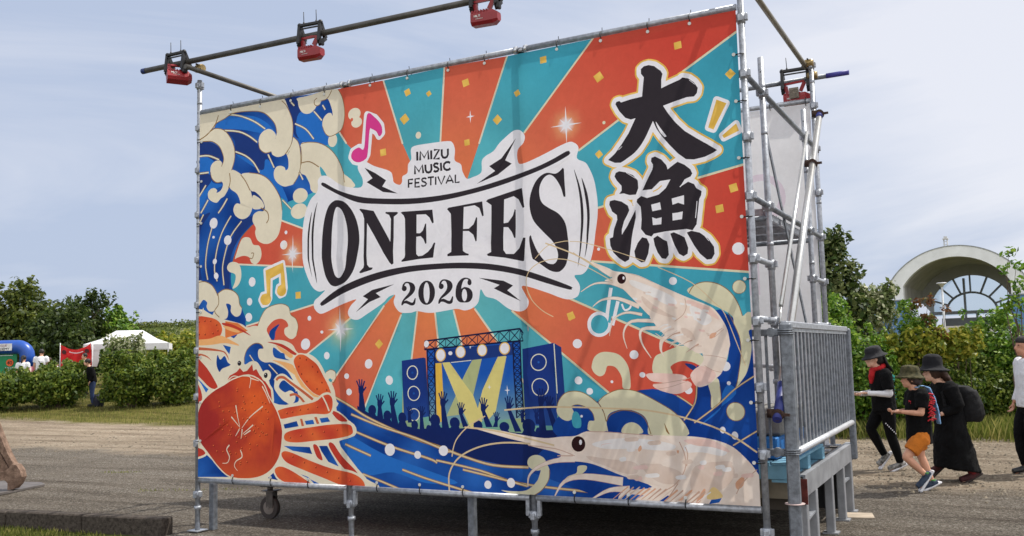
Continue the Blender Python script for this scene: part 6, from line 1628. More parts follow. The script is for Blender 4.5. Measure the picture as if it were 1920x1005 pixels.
for p in ((.03,.16,.45),(2.93,.22,.47),(2.9,2.9,.47),(.1,2.9,.47),(1.5,2.9,.47),(4.3,2.9,.47)):
    m=MB(); m.box((p[0],p[1],p[2]/2),(.06,.06,p[2]),None,0,.004); ppart(m,'leg',galvd)
m=MB()
for i in range(60): m.box((1.25+i*.07,3.22+(.012 if i%2 else 0),.3),(.068,.008,.6))
ppart(m,'skirt',mat('black corrugated sheet',(14,14,15),.7,0,.1,5))  # added at the back; its black stands for rear shade and a skirt
for x in (.14,):
    y=.84; c=ppart(MB().box((x,y,.335),(.17,.13,.012),None,0,.003),'caster',dark)
    def cpart(mb,n,mm_): o=mb.build(n,mm_,c); return o
    m=MB(); m.tube([(x,y,.33),(x,y,.29)],.03,10); m.box((x,y,.285),(.15,.1,.012)); m.box((x+.02,y+.034,.20),(.09,.006,.17)); m.box((x+.02,y-.034,.20),(.09,.006,.17)); m.box((x+.07,y,.29),(.06,.12,.01)); cpart(m,'fork',mat('zinc fork',(92,88,84),.5,.5,.15,20))
    m=MB(); m.tube([(x,y-.024,.115),(x,y+.024,.115)],.115,24); cpart(m,'wheel',mat('grey rubber tyre',(62,58,56),.8,0,.1,10))
    m=MB(); m.tube([(x,y-.028,.115),(x,y+.028,.115)],.068,18); m.tube([(x,y-.038,.115),(x,y+.038,.115)],.014,8); cpart(m,'hub',mat('pale wheel hub',(118,112,106),.6))
m=MB(); m.box((5.665,2.87,.006),(.24,.28,.012),Matrix.Rotation(.2,3,'Z')); ppart(m,'base_board',mat('pale plywood pad',(166,152,134),.85,0,.12,6))
# wooden pallet painted blue
def pallet(loc,label,c):
    e=empty('pallet',loc,0,label,'pallet'); sx,sy,h=1.05,1.45,.145
    pm=mat('blue painted wood '+str(c[0]),c,.75,0,.14,5,.15,30)
    m=MB()
    for i in range(7): m.box((-sx/2+sx*(i+.5)/7,0,h-.01),(sx/7-.015,sy,.02))
    m.build('top_deck',pm,e)
    for k in range(3): m=MB(); m.box((0,-sy/2+.05+k*(sy-.1)/2,h/2),(sx,.1,h-.044),None,0,.003); m.build('block',pm,e)
    m=MB()
    for i in (0,3,6): m.box((-sx/2+sx*(i+.5)/7,0,.01),(sx/7-.01,sy,.018))
    m.build('bottom_deck',pm,e)
pallet((5.02,1.10,.636),'sky blue wooden pallet lying on the steel platform under the railing',(112,162,186))
m=MB(); m.box((4.95,1.05,.87),(.95,1.1,.16),None,0,.01)
for i in range(5): m.box((4.95,.5+.0+.002,.80+.035*i),(.93,.006,.006))
tag(m.build('crate',mat('strong blue plastic',(36,110,178),.5,0,.08,4)),'strong blue plastic crate lying on the sky blue pallet','crate')
m=MB(); m.box((4.95,1.1,1.05),(1.0,1.0,.19),None,0,.02); tag(m.build('concrete_weight',mat('grey concrete weight',(126,124,120),.9,0,.14,6,.4,50)),'grey concrete block weighing down the scaffold above the blue crate','weight')
# guard railing
rl=empty('guard_railing',(5.58,.17,0),0,'galvanised guard railing with vertical bars along the right edge of the platform','railing'); RL=Vector((5.58,.17,0))
def rpart(mb,name,m=galvd): o=mb.build(name,m,rl); o.matrix_parent_inverse=Matrix.Translation(-RL); return o
for y,z0 in ((.17,.0),(3.2,.5)):
    m=MB(); m.box((5.60,y,(z0+1.80)/2),(.085 if y<1 else .06,.07,1.80-z0),None,0,.012)
    if y<1:
        for z in (.87,.885,.90,1.72,1.735,1.75): m.tube([(5.60,y,z-.004),(5.60,y,z+.004)],.062,14)
        m.tube([(5.6,y,.52),(5.6,y,.526)],.07,14,1)
    rpart(m,'post',[galvd,mat('pinkish tape',(188,166,162),.6)])
m=MB(); m.box((5.585,1.68,1.79),(.05,2.98,.05),None,0,.006); m.box((5.585,1.68,1.755),(.03,2.98,.03)); rpart(m,'top_rail',galv)
m=MB(); m.tube([(5.6,.2,.865),(5.6,3.17,.865)],.026,12); m.box((5.572,1.68,.895),(.012,2.95,.05)); rpart(m,'bottom_rail',mat('white galvanised tube',(196,198,202),.4,.4,.08,12))
for i in range(19):
    y=.32+i*(2.76/18); m=MB(); m.box((5.585,y,1.32),(.018,.045,.87),None,0,.003); rpart(m,'baluster')
for z in (.88,1.735):
    m=MB(); m.box((5.36,.16,z),(.42,.035,.05),None,0,.005); m.tube([(5.5,.135,z),(5.5,.185,z)],.035,10); rpart(m,'return_rail')
for x in (5.455,5.30): m=MB(); m.box((x,.17,1.31),(.018,.02,.82)); rpart(m,'baluster')
m=MB(); m.tube([(5.3,1.0,1.45),(5.3,3.15,1.45)],.016,8); m.tube([(5.0,.9,1.5),(5.56,.9,1.46)],.016,8); rpart(m,'mid_rail',galv)
# ------------------------------------------------------------------ floodlights clamped to the pipes
glass=mat('led lens',(70,62,52),.2,.1,.3,60); wht=mat('white print',(225,220,215),.6)
STROKES={'H':(.9,[((0,0),(0,1)),((.7,0),(.7,1)),((0,.5),(.7,.5))]),'I':(.4,[((.1,0),(.1,1))]),'L':(.75,[((0,1),(0,0)),((0,0),(.55,0))]),'T':(.75,[((.3,0),(.3,1)),((0,1),(.6,1))])}
def flood(p,rz,tilt,label,back=False):
    e=empty('floodlight',p,rz,label,'floodlight','red cordless floodlights clamped to the scaffold pipes')
    m=MB()                                                 # black clamp frame round the pipe (pipe runs along local x)
    for x in (-.115,.115):
        m.bar((x,-.03,.10),(x,.05,-.03),.028,.036); m.bar((x,.05,-.03),(x,-.035,-.10),.028,.034); m.bar((x,-.03,.10),(x,-.05,-.08),.028,.034); m.bar((x,-.05,-.08),(x,-.02,-.115),.026,.03); m.ball((x,-.03,.10),.024,8)
    m.box((0,-.03,.098),(.24,.032,.03),None,0,.006); m.box((0,-.038,.062),(.2,.012,.012)); m.box((.13,-.03,-.09),(.03,.06,.06),None,0,.008); m.build('clamp_frame',black,e)
    for x in (-.07,.07):
        m=MB(); m.tube([(x,-.03,.10),(x,-.03,.125)],.009,8); m.tube([(x,-.03,.12),(x-.004,-.03,.225)],.0035,6); m.build('rod',black,e)
    Rm=Matrix.Rotation(tilt,3,'X'); off=Vector((0,-.015,-.045))
    def tr(mb): mb.v=[tuple(Rm@(Vector(v))+off) for v in mb.v]; return mb
    m=MB(); m.bar((-.09,0,.0),(-.075,-.01,-.09),.03,.03); m.bar((.08,0,.02),(.04,-.01,-.06),.03,.035); m.bar((-.10,.0,.02),(.08,.0,.03),.02,.02)
    prof=[(-.052,-.075),(-.06,-.10),(-.062,-.165),(-.04,-.19),(.035,-.19),(.06,-.165),(.06,-.10),(.045,-.075)]
    vs=[(-.112,a,b) for a,b in prof]+[(.085,a,b) for a,b in prof]; n=8
    m.add(vs,[tuple(range(n))[::-1],tuple(range(n,2*n))]+[(i,(i+1)%n,(i+1)%n+n,i+n) for i in range(n)])
    vs=[(.085,a,b) for a,b in prof]+[(.125,a*.6,-.13+(b+.13)*.6) for a,b in prof]; m.add(vs,[tuple(range(n))[::-1],tuple(range(n,2*n))]+[(i,(i+1)%n,(i+1)%n+n,i+n) for i in range(n)])
    for i in range(6): m.box((-.095+i*.026,-.045,-.078),(.012,.03,.02))
    tr(m).build('housing',red,e)
    m=MB(); m.box((-.012,.058,-.133),(.16,.008,.055),None,0,.002); tr(m)
    m.build('lens',glass,e)
    m=MB(); x=-.075
    for ch in 'HILTI':
        adv,ss=STROKES[ch]
        for a,b in ss: m.bar((x+a[0]*.018,-.0635,-.128+a[1]*.018),(x+b[0]*.018,-.0635,-.128+b[1]*.018),.004,.004,0,(0,1,0))
        x+=adv*.018
    for i in range(6): m.bar((-.06+i*.011,-.0635,-.146),(-.053+i*.011,-.0635,-.139),.003,.003,0,(0,1,0))
    tr(m).build('lettering',wht,e)
    if back: m=MB(); m.box((-.01,-.068,-.075),(.085,.02,.1),None,0,.004); [m.box((-.01,-.08,-.045-.016*i),(.07,.006,.006),None) for i in range(5)]; tr(m).build('cooling_plate',mat('grey heat sink',(122,116,104),.45,.4,.2,40),e)
    return e
def onpipe(x): f=(x-LA.x)/(LB.x-LA.x); return LA+(LB-LA)*f
sl_=math.atan2(LB.z-LA.z,LB.x-LA.x)
for x,rz,tl,lb in ((-.235,.95,-.45,'red floodlight nearest the free end of the front lamp pipe, turned sideways'),(1.495,.06,.05,'red floodlight second from the free end of the front lamp pipe'),(3.345,.06,.05,'red floodlight half cut by the top of the picture, on the front lamp pipe')):
    e=flood(onpipe(x),rz,tl,lb); e.rotation_euler=(0,-sl_,rz if abs(rz)<.2 else 0)
    if rz>.2:
        for ch in e.children:
            if ch.name.split('.')[0] in('housing','lens','lettering'): ch.rotation_euler=(0,0,rz)
e=flood(RA+(RB-RA)*((5.255-RA.x)/(RB.x-RA.x)),0,.15,'red floodlight with a grey heat sink on the rear lamp pipe','1'); e.scale=(1.12,1.12,1.12)
# ------------------------------------------------------------------ rusty claw on its steel plate, left
def facing(poly,thick,name,m,parent=None):
    """solid of real thickness whose outline faces the road"""
    mb=MB(); n=len(poly); back=Vector((-.4626,.8866,0))*thick; P=[Vector(p) for p in poly]
    vs=P+[p+back for p in P]; mb.add(vs,[tuple(range(n)),tuple(range(2*n-1,n-1,-1))]+[(i,i+n,(i+1)%n+n,(i+1)%n) for i in range(n)]); return mb.build(name,m,parent)
rm=mat('rusty brown steel',(96,76,64),.9,.15,.2,14,.8,50,.3,(158,132,114)); rm2=mat('dark rusty edge',(70,44,34),.85,.2,.2,9,.4,40)
cl=empty('rusty_claw',(-4.746,1.222,0.020),0,'rusty brown steel claw at the left edge standing on a metal plate','machine claw'); CL=Vector(cl.location)
for poly,th,nm,mm_ in (([(-5.086,0.873,1.640),(-4.868,0.988,1.633),(-4.842,1.068,1.003),(-4.762,1.141,0.706),(-4.701,1.194,0.508),(-4.636,1.244,0.352),(-4.677,1.228,0.298),(-4.775,1.155,0.511),(-4.863,1.090,0.688),(-5.003,0.983,1.007)],.12,'arm',rm),
  ([(-5.249,0.926,0.870),(-4.888,1.136,0.663),(-4.815,1.197,0.450),(-4.749,1.246,0.307),(-4.756,1.253,0.209),(-5.292,0.972,0.225)],.1,'side_plate',rm),
  ([(-5.191,0.908,0.250),(-4.732,1.147,0.264),(-4.654,1.182,0.318),(-4.613,1.197,0.372),(-4.564,1.224,0.357),(-4.526,1.252,0.286),(-4.513,1.268,0.195),(-4.556,1.255,0.106),(-4.610,1.233,0.045),(-4.685,1.195,0.033),(-4.679,1.189,0.123),(-4.713,1.167,0.166),(-4.813,1.116,0.155),(-5.198,0.916,0.146)],.14,'foot',rm)):
    o=facing(poly,th,nm,mm_,cl); o.matrix_parent_inverse=Matrix.Translation(-CL)
m=MB(); q=[Vector((-4.452,0.524,0.000)),Vector((-4.535,0.994,0.000)),Vector((-4.743,1.776,0.000)),Vector((-5.003,1.913,0.000)),Vector((-6.313,1.688,0.000))]; n=len(q)
m.add([v+Vector((0,0,.004)) for v in q]+[v+Vector((0,0,.03)) for v in q],[tuple(range(n))[::-1],tuple(range(n,2*n))]+[(i,(i+1)%n,(i+1)%n+n,i+n) for i in range(n)])
tag(m.build('steel_plate',mat('scuffed road plate',(104,98,94),.6,.3,.15,6,.1,40)),'thin grey steel plate lying under the rusty claw','plate')
# ------------------------------------------------------------------ foliage
def leaves(blobs,n,size,seed,shell=.45,up=.35,aspect=.55):
    """n leaf-sized bent quads spread through ellipsoid blobs [(centre, radii)]"""
    r=np.random.default_rng(seed); vol=np.array([b[1][0]*b[1][1]*b[1][2] for b in blobs])**(.7); cnt=(n*vol/vol.sum()).astype(int)
    P=[];D=[]
    for (c,rad),k in zip(blobs,cnt):
        d=r.normal(size=(k,3)); d/=np.linalg.norm(d,axis=1)[:,None]; rr=(shell+(1-shell)*r.random(k)**.5)*(1+.16*r.normal(size=k)*.6)
        P.append(np.array(c)+d*rr[:,None]*np.array(rad)); D.append(d)
    P=np.concatenate(P); D=np.concatenate(D); k=len(P)
    nrm=D+r.normal(size=(k,3))*.7+np.array([0,0,up]); nrm/=np.linalg.norm(nrm,axis=1)[:,None]
    t=np.cross(nrm,r.normal(size=(k,3))); t/=np.linalg.norm(t,axis=1)[:,None]+1e-9; b=np.cross(nrm,t); s=size*(.6+.8*r.random(k))[:,None]
    bend=nrm*s*.18
    v=np.stack([P-t*s,P-b*s*aspect+bend,P+t*s,P+b*s*aspect+bend],1).reshape(-1,3)
    f=np.arange(k*4).reshape(-1,4); return v,f
def leafobj(name,vf,m,parent=None):
    v,f=vf; me=bpy.data.meshes.new(name); me.vertices.add(len(v)); me.vertices.foreach_set('co',v.ravel().astype(np.float32)); k=len(f)
    me.loops.add(k*4); me.polygons.add(k); me.loops.foreach_set('vertex_index',f.ravel().astype(np.int32)); me.polygons.foreach_set('loop_start',np.arange(0,k*4,4,dtype=np.int32)); me.polygons.foreach_set('loop_total',np.full(k,4,dtype=np.int32))
    me.materials.append(m); me.update(calc_edges=True); me.validate(); o=bpy.data.objects.new(name,me); col.objects.link(o)
    if parent: o.parent=parent
    return o
bark=mat('grey brown bark',(92,78,64),.9,0,.2,8,.5,30)
def limb(m,a,b,r0,r1,rr,k=4):
    a,b=Vector(a),Vector(b); L_=(b-a).length; pts=[a.lerp(b,i/k)+Vector((rr.uniform(-1,1),rr.uniform(-1,1),rr.uniform(-.4,.4)))*L_*.06*(0<i<k) for i in range(k+1)]; m.tube(pts,[r0+(r1-r0)*i/k for i in range(k+1)],6)
def plant(name,base,blobs,n,size,leafm,seed,label,cat,group=None,trunk_r=.06,stems=1,shell=.45,leafname=None):
    """blobs relative to base: (dx,dy,dz,rx,ry,rz)"""
    e=empty(name,base,0,label,cat,group); rr=random.Random(seed); m=MB()
    B=[((b[0],b[1],b[2]),(b[3],b[4],b[5])) for b in blobs]
    if stems==1:
        top=max(b[2] for b in blobs); h0=min(b[2]-b[5]*.3 for b in blobs); fork=Vector((0,0,max(.15,h0*.6))); limb(m,(0,0,-.1),fork,trunk_r,trunk_r*.8,rr)
        for b in blobs: limb(m,fork,(b[0],b[1],b[2]+b[5]*.3),trunk_r*.6,trunk_r*.12,rr)
    else:
        for b in blobs:
            for k in range(stems): limb(m,(b[0]*.5+rr.uniform(-.1,.1),b[1]*.5+rr.uniform(-.1,.1),-.05),(b[0]+rr.uniform(-.5,.5)*b[3],b[1]+rr.uniform(-.5,.5)*b[4],b[2]+rr.uniform(-.2,.7)*b[5]),trunk_r,trunk_r*.2,rr)
    m.build('trunk' if stems==1 else 'stems',bark,e,fixn=False)
    # satellite clumps give the uneven outline
    C=list(B)
    for (c,r) in B:
        for _ in range(15):
            d=Vector((rr.gauss(0,1),rr.gauss(0,1),rr.gauss(.3,1))).normalized(); q=rr.uniform(.14,.36); C.append(((c[0]+d.x*r[0]*.92,c[1]+d.y*r[1]*.92,c[2]+d.z*r[2]*.92),(r[0]*q,r[1]*q,r[2]*q)))
    for (c,r) in (B if trunk_r!=.025 and trunk_r!=.02 or stems>1 else []):
        for _ in range(8):
            x,y=c[0]+rr.gauss(0,.5)*r[0],c[1]+rr.gauss(0,.5)*r[1]; h=c[2]+r[2]*rr.uniform(.85,1.14); w_=size*rr.uniform(1.0,1.8); C.append(((x,y,h),(w_,w_,w_*2.2)))
    C=[(c,r) for c,r in C if c[2]+r[2]*.3>0.1]
    v,f=leaves(C,n,size,seed,shell); v[:,2]=np.maximum(v[:,2],.02)
    leafobj(leafname or 'crown',(v,f),leafm,e); return e
LG=leafmat('bright green leaf',(46,78,22),(92,132,38),(156,180,72),.45); LD=leafmat('dark green leaf',(34,49,22),(60,79,33),(98,112,51),.4); LY=leafmat('yellow green leaf',(70,94,28),(130,144,48),(200,188,76),.45); LC=leafmat('copper leaf',(90,56,38),(120,80,53),(96,102,48),.45); LW=leafmat('white blossom and leaf',(58,80,30),(112,126,68),(206,204,172)); LO=leafmat('olive leaf',(50,64,26),(82,94,36),(120,124,56),.4); LM=leafmat('mid green shrub leaf',(44,68,22),(88,112,36),(150,160,68),.45)
def gbase(p): p=Vector(p); return Vector((p.x,p.y,gz(p.x,p.y)))
# right hand hedge shrubs, 17 m off (centre px, top px)
H_=[((4.096,11.838,1.113),1.15,2.7,LG,'tall bright green shrub just right of the platform railing',(0.0,0,1.35,.75,.7,1.3)),((4.730,11.716,1.107),.8,2.1,LG,'bright green shrub behind the woman with the red scarf',(0,0,1.0,.75,.65,1.05)),((5.270,12.341,1.081),.8,1.95,LM,'mid green shrub between the copper sapling and the tall bright shrub',(0,0,.88,.78,.65,.9)),((5.880,12.434,1.070),.8,1.75,LM,'leafy shrub behind the boy in the camouflage hat',(0,0,.8,.72,.65,.82)),((6.426,13.061,1.043),.8,1.7,LM,'shrub behind the backpack of the woman in black',(0,0,.78,.75,.65,.82)),((7.054,13.619,1.018),.9,2.3,LG,'high bright green shrub in front of the hall’s right side',(0,0,1.15,.9,.75,1.15)),((7.725,13.744,1.005),.9,2.2,LG,'bright green shrub behind the man in the white shirt',(0,0,1.1,.9,.75,1.1))]
for i,(p,r_,h,lm,lb,bl) in enumerate(H_):
    b=gbase(p); rr=random.Random(i+40); x,y,z,rx,ry,rz=bl
    blobs=[(0,0,z*.72,rx,ry,z*.72),(rr.uniform(-.3,.3),rr.uniform(-.2,.2),z*1.25,rx*.7,ry*.7,rz*.62),(-.35*rx,-.3,z*.9,rx*.6,ry*.6,rz*.55),(.4*rx,-.25,z*.8,rx*.55,ry*.6,rz*.5)]
    plant('shrub',b,blobs,13000,.042,lm,60+i,lb.replace('’',"'"),'shrub','shrubs of the right hand hedge',.025,3,.5,'foliage')
for i,(p,n_,lb) in enumerate((((6.050,12.120,1.660),2600,'low yellow young shoots along the hedge top under the hall'),((5.444,11.802,1.678),1800,'small yellow shoots left of the lamp post base'))):
    b=gbase(p); plant('shrub',b,[(0,0,1.5,.5,.3,.26),(.3,0,1.55,.3,.25,.22),(-.35,0,1.45,.3,.25,.2)],n_,.05,LY,80+i,lb,'shrub','shrubs of the right hand hedge',.015,3,.3,'foliage')
b=gbase((5.840,11.897,1.666)); plant('copper_sapling',b,[(-.05,0,2.05,.16,.15,.12),(.02,0,2.4,.12,.12,.12),(-.2,.1,2.35,.11,.1,.12),(.30,0,2.25,.10,.1,.07),(.05,0,1.75,.25,.2,.15),],420,.042,LC,91,'thin sapling with copper young leaves in front of the hall arch','tree',None,.02,1,.2)
b=gbase((5.575,11.984,1.674)); plant('green_sapling',b,[(0,0,1.9,.28,.25,.25),(-.12,0,2.25,.18,.16,.2),(.2,0,2.0,.2,.16,.16)],1000,.042,LG,92,'leafy green sapling left of the lamp post before the hall','tree',None,.02,1,.25)
b=gbase((7.218,12.579,2.013)); plant('thin_tree',b,[(0,0,3.25,.14,.12,.1),(-.12,0,2.95,.1,.1,.08),(.1,0,3.0,.16,.1,.12),(.12,0,2.65,.16,.14,.14),(-.02,0,2.3,.2,.2,.2)],300,.05,LG,93,'thin sparse tree leaning into the right edge of the picture','tree',None,.025,1,.1)
b=gbase((3.613,15.270,2.699)); plant('dark_tree',b,[(0,0,2.2,.8,.7,1.0),(.1,0,3.3,.55,.5,.65),(-.5,0,2.9,.6,.5,.7),(.05,0,3.75,.3,.3,.35)],7000,.07,leafmat('dark leaf with pale bloom',(30,46,20),(62,84,32),(140,146,92)),94,'dark tree with pale blossom rising behind the rear scaffold post','tree',None,.07,1,.45)
b=gbase((4.425,15.697,2.675)); plant('blossom_tree',b,[(0,0,2.1,.5,.5,.55),(-.25,0,2.5,.3,.3,.3),(.2,0,2.55,.28,.3,.3)],3000,.06,LW,95,'small tree with white blossom left of the hall','tree',None,.04,1,.35)
# left hand shrubs, 31 m off
def shrubL(p,blobs,n,size,lm,seed,lb,grp='low shrubs bordering the lawn on the left',z=None):
    b=gbase(p); return plant('shrub',b,blobs,n,size,lm,seed,lb,'shrub',grp,.03,3,.5,'foliage')
shrubL((-22.040,12.300,0.613),[(0,0,.62,1.3,1.0,.58),(.6,-.2,.8,.7,.6,.36)],9000,.06,LM,101,'low shrub cut by the left edge below the inflatable arch')
shrubL((-20.659,13.595,0.540),[(0,0,.64,1.0,1.0,.6),(.5,0,.98,.5,.6,.36),(-.6,-.2,.78,.8,.8,.38)],13000,.06,LM,102,'broad low shrub below the people in white shirts')
shrubL((-18.175,14.329,0.497),[(0.1,0,.8,.8,.9,.75),(-.25,-.2,1.25,.42,.45,.42),(.45,0,1.15,.5,.5,.42)],11000,.06,LM,103,'round shrub in front of the white tent, beside the gap')
shrubL((-17.242,15.388,0.438),[(0,0,.8,.95,1.0,.78),(.35,0,1.2,.5,.5,.42),(-.45,-.1,1.1,.5,.5,.42)],12000,.06,LM,104,'shrub touching the left edge of the banner scaffold')
shrubL((-21.512,16.949,2.103),[(0,0,1.35,.85,.6,.62),(-.5,0,1.55,.5,.4,.45),(.5,0,1.6,.5,.4,.4)],2800,.06,LW,105,'white flowering bush overlapping the front of the white tent','flowering bushes on the left')
shrubL((-29.131,26.531,2.463),[(0,0,1.2,1.6,1.3,.85),(-1.0,0,1.35,.9,.9,.6),(.9,0,1.6,.9,.9,.5)],5000,.09,LY,106,'yellow green bush behind the right end of the white tent','flowering bushes on the left')
shrubL((-33.338,31.044,3.304),[(0,0,2.0,1.2,1.0,.5)],1500,.08,LW,107,'pale blossoming bush below the bank beside the scaffold','flowering bushes on the left')
def treeL(p,h,wd,n,size,lm,seed,lb,extra=()):
    b=gbase(p); rr=random.Random(seed)
    blobs=[(0,0,h*.35,wd,wd*.9,h*.33),(rr.uniform(-.3,.3)*wd,0,h*.68,wd*.75,wd*.7,h*.26),(-.55*wd,-.2,h*.5,wd*.55,wd*.5,h*.24),(.55*wd,-.2,h*.48,wd*.55,wd*.5,h*.25),(.2*wd,0,h*.85,wd*.4,wd*.4,h*.16)]+list(extra)
    plant('broadleaf_tree',b,blobs,n,size,lm,seed,lb,'tree','trees behind the games area',.14,1,.45)
treeL((-42.326,24.137,2.837),5.0,2.6,7000,.13,LO,111,'dark olive tree cut by the left edge of the picture')
treeL((-38.970,24.765,2.742),5.0,2.3,9000,.13,leafmat('olive green leaf',(44,60,24),(80,96,36),(124,130,58),.4),112,'broad olive tree behind the inflatable arch')
treeL((-35.061,24.551,2.635),3.6,1.9,7000,.12,LD,113,'dark tree behind the red hanging banner')
treeL((-40.953,30.525,2.770),4.7,1.5,3600,.12,LD,114,'thin topped dark tree standing left of the bright green one',((-1.2,0,4.2,.5,.4,.35),(1.3,0,4.3,.6,.4,.25),(.4,0,4.75,.7,.5,.2)))
treeL((-40.519,31.852,3.073),3.9,1.6,6000,.12,LG,115,'bright green tree behind the white tent')
# countless low growth over the bank
def bank_cover():
    r=random.Random(12); bl=[]
    for i in range(170):
        u=r.uniform(.45,.63); v=r.uniform(.05,.46); h=5.2*sstep(0,.45,v)*(.55+.45*sstep(.2,.42,u)); p=A+du*(Ld*u)+dv*(v*45-14); s=r.uniform(.5,1.3)
        bl.append(((p.x,p.y,gz(p.x,p.y)-.3+h+.1),(s*1.6,s*1.3,s*.42)))
    return bl
tag(leafobj('bank_scrub',leaves(bank_cover(),22000,.13,33,.2),leafmat('bank scrub',(48,64,24),(86,100,42),(134,138,72))),'green scrub covering the grassy bank behind the tent','scrub',kind='stuff')
# ------------------------------------------------------------------ people
def solid(mb,name,m,parent,vox,amp=0,freq=9,smooth=3):
    o=mb.build('tmp',m); rm_=o.modifiers.new('r','REMESH'); rm_.mode='VOXEL'; rm_.voxel_size=vox; rm_.use_smooth_shade=True
    s_=o.modifiers.new('s','SMOOTH'); s_.factor=.5; s_.iterations=smooth
    dg=bpy.context.evaluated_depsgraph_get(); me=bpy.data.meshes.new_from_object(o.evaluated_get(dg)); old=o.data; bpy.data.objects.remove(o); bpy.data.meshes.remove(old)
    if amp:
        n=len(me.vertices); 
        for v in me.vertices: v.co+=v.normal*amp*(noise.noise((v.co.x*freq,v.co.y*freq,v.co.z*freq*.6))+(.9*(abs(noise.noise((v.co.x*freq*1.6+v.co.z*9,v.co.y*freq*1.6,v.co.z*freq*1.3-4)))-.25) if amp>.0065 else 0))
    me.name=name
    if not me.materials: me.materials.append(m)
    q=bpy.data.objects.new(name,me); col.objects.link(q); q.parent=parent; return q
skin=mat('skin',(206,158,132),.55,0,.06,9,.05,60); skin2=mat('pale skin',(216,172,148),.55,0,.05,9)
tee_b=mat('black cotton',(11,11,13),.95,0,.25,6,.3,60,.2); tee_w=mat('white cotton',(222,222,226),.9,0,.04,6,.3,60); legg=mat('black leggings',(9,9,11),.95,0,.2,8,.2,60,.2); hairm=mat('dark hair',(26,20,18),.6,0,.2,30); hairb=mat('brown hair',(62,40,30),.6,0,.2,30)
def ring(c,rf,rl,n=14,tilt=0):
    return [Vector((c[0]+rf*math.cos(2*math.pi*i/n),c[1]+rl*math.sin(2*math.pi*i/n),c[2]+tilt*math.cos(2*math.pi*i/n))) for i in range(n)]
def hand(m,w,e,grip=.5,s=1.0,side=1):
    """palm, four unequal bent fingers and a thumb leaving the palm's side; e elbow, w wrist"""
    w,e=Vector(w),Vector(e); d=(w-e).normalized(); up=Vector((0,0,1)); sd=d.cross(up).normalized()*side; nn=sd.cross(d).normalized()
    pc=w+d*.045*s; m.ball(pc,.036*s,10,0,1.15,.75,.55) if abs(d.x)>.5 else m.ball(pc,.036*s,10,0,.6,.7,1.15)
    for i,(o_,ln) in enumerate(((-.026,.068),(-.009,.078),(.009,.074),(.025,.058))):
        b=pc+d*.03*s+sd*o_*s; k1=b+d*ln*.45*s-nn*.010*grip*s; k2=k1+(d*(1-grip)-nn*grip).normalized()*ln*.35*s; k3=k2+(d*(.6-grip)-nn).normalized()*ln*.25*s
        m.tube([b,k1,k2,k3],[.0088*s,.0085*s,.008*s,.0065*s],8)
    b=pc-sd*.03*s-d*.012*s; m.tube([b,b-sd*.022*s+d*.022*s,b-sd*.02*s+d*.052*s-nn*.01*s],[.011*s,.0095*s,.007*s],8)
def body(m,J,k=1.0,look=0):
    """one continuous figure from joints in (forward, left, up) metres"""
    V3=lambda n:Vector(J[n]); h=V3('head'); nb=V3('neck'); hs=k
    m.ball(h+Vector((-.008,0,.02))*hs,.1*hs,14,0,.98,.80,1.08); m.ball(h+Vector((.035,0,-.05))*hs,.062*hs,12,0,.95,.9,1.0); m.ball(h+Vector((.062,0,-.085))*hs,.026*hs,8)
    m.tube([h+Vector((.085,0,.012))*hs,h+Vector((.108,0,-.025))*hs,h+Vector((.092,0,-.034))*hs],[.012*hs,.016*hs,.014*hs],8)
    for s in(-1,1): m.ball(h+Vector((-.005,s*.08,-.01))*hs,.024*hs,8,0,.8,.4,1.25); m.ball(h+Vector((.072,s*.034,.022))*hs,.016*hs,8,0,.6,1,.5)
    m.ball(h+Vector((.09,0,-.058))*hs,.017*hs,8,0,.6,1.3,.45)
    m.tube([h+Vector((-.01,0,-.06))*hs,nb+Vector((0,0,-.02))],[.052*hs,.058*hs],10)
    ch=(V3('shl')+V3('shr'))/2; pv=(V3('hil')+V3('hir'))/2; w_=(V3('shl')-V3('shr')).length/2
    m.loft([ring(nb,.06*k,.07*k),ring(ch+Vector((0,0,.0)),.085*k,w_*.95),ring(ch.lerp(pv,.3),.1*k,w_*.88),ring(ch.lerp(pv,.7),.085*k,w_*.72),ring(pv+Vector((0,0,.02)),.1*k,w_*.85),ring(pv-Vector((0,0,.07)),.085*k,w_*.7)])
    for s in 'lr':
        S_,E_,W_=V3('sh'+s),V3('el'+s),V3('wr'+s)
        m.ball(S_,.052*k,10); m.tube([S_,S_.lerp(E_,.5),E_],[.05*k,.046*k,.038*k],10); m.ball(E_,.038*k,8); m.tube([E_,E_.lerp(W_,.35),W_],[.038*k,.038*k,.025*k],10)
        hand(m,W_,E_,J.get('grip'+s,.5),k,1 if s=='l' else -1)
        H0,K_,A_,T_=V3('hi'+s),V3('kn'+s),V3('an'+s),V3('to'+s)
        m.tube([H0,H0.lerp(K_,.5),K_],[.085*k,.072*k,.054*k],12); m.ball(K_,.053*k,8); m.tube([K_,K_.lerp(A_,.3),A_],[.051*k,.054*k,.033*k],12); m.ball(A_,.036*k,8); m.tube([A_-Vector((0,0,.03)),T_],[.034*k,.025*k],8)
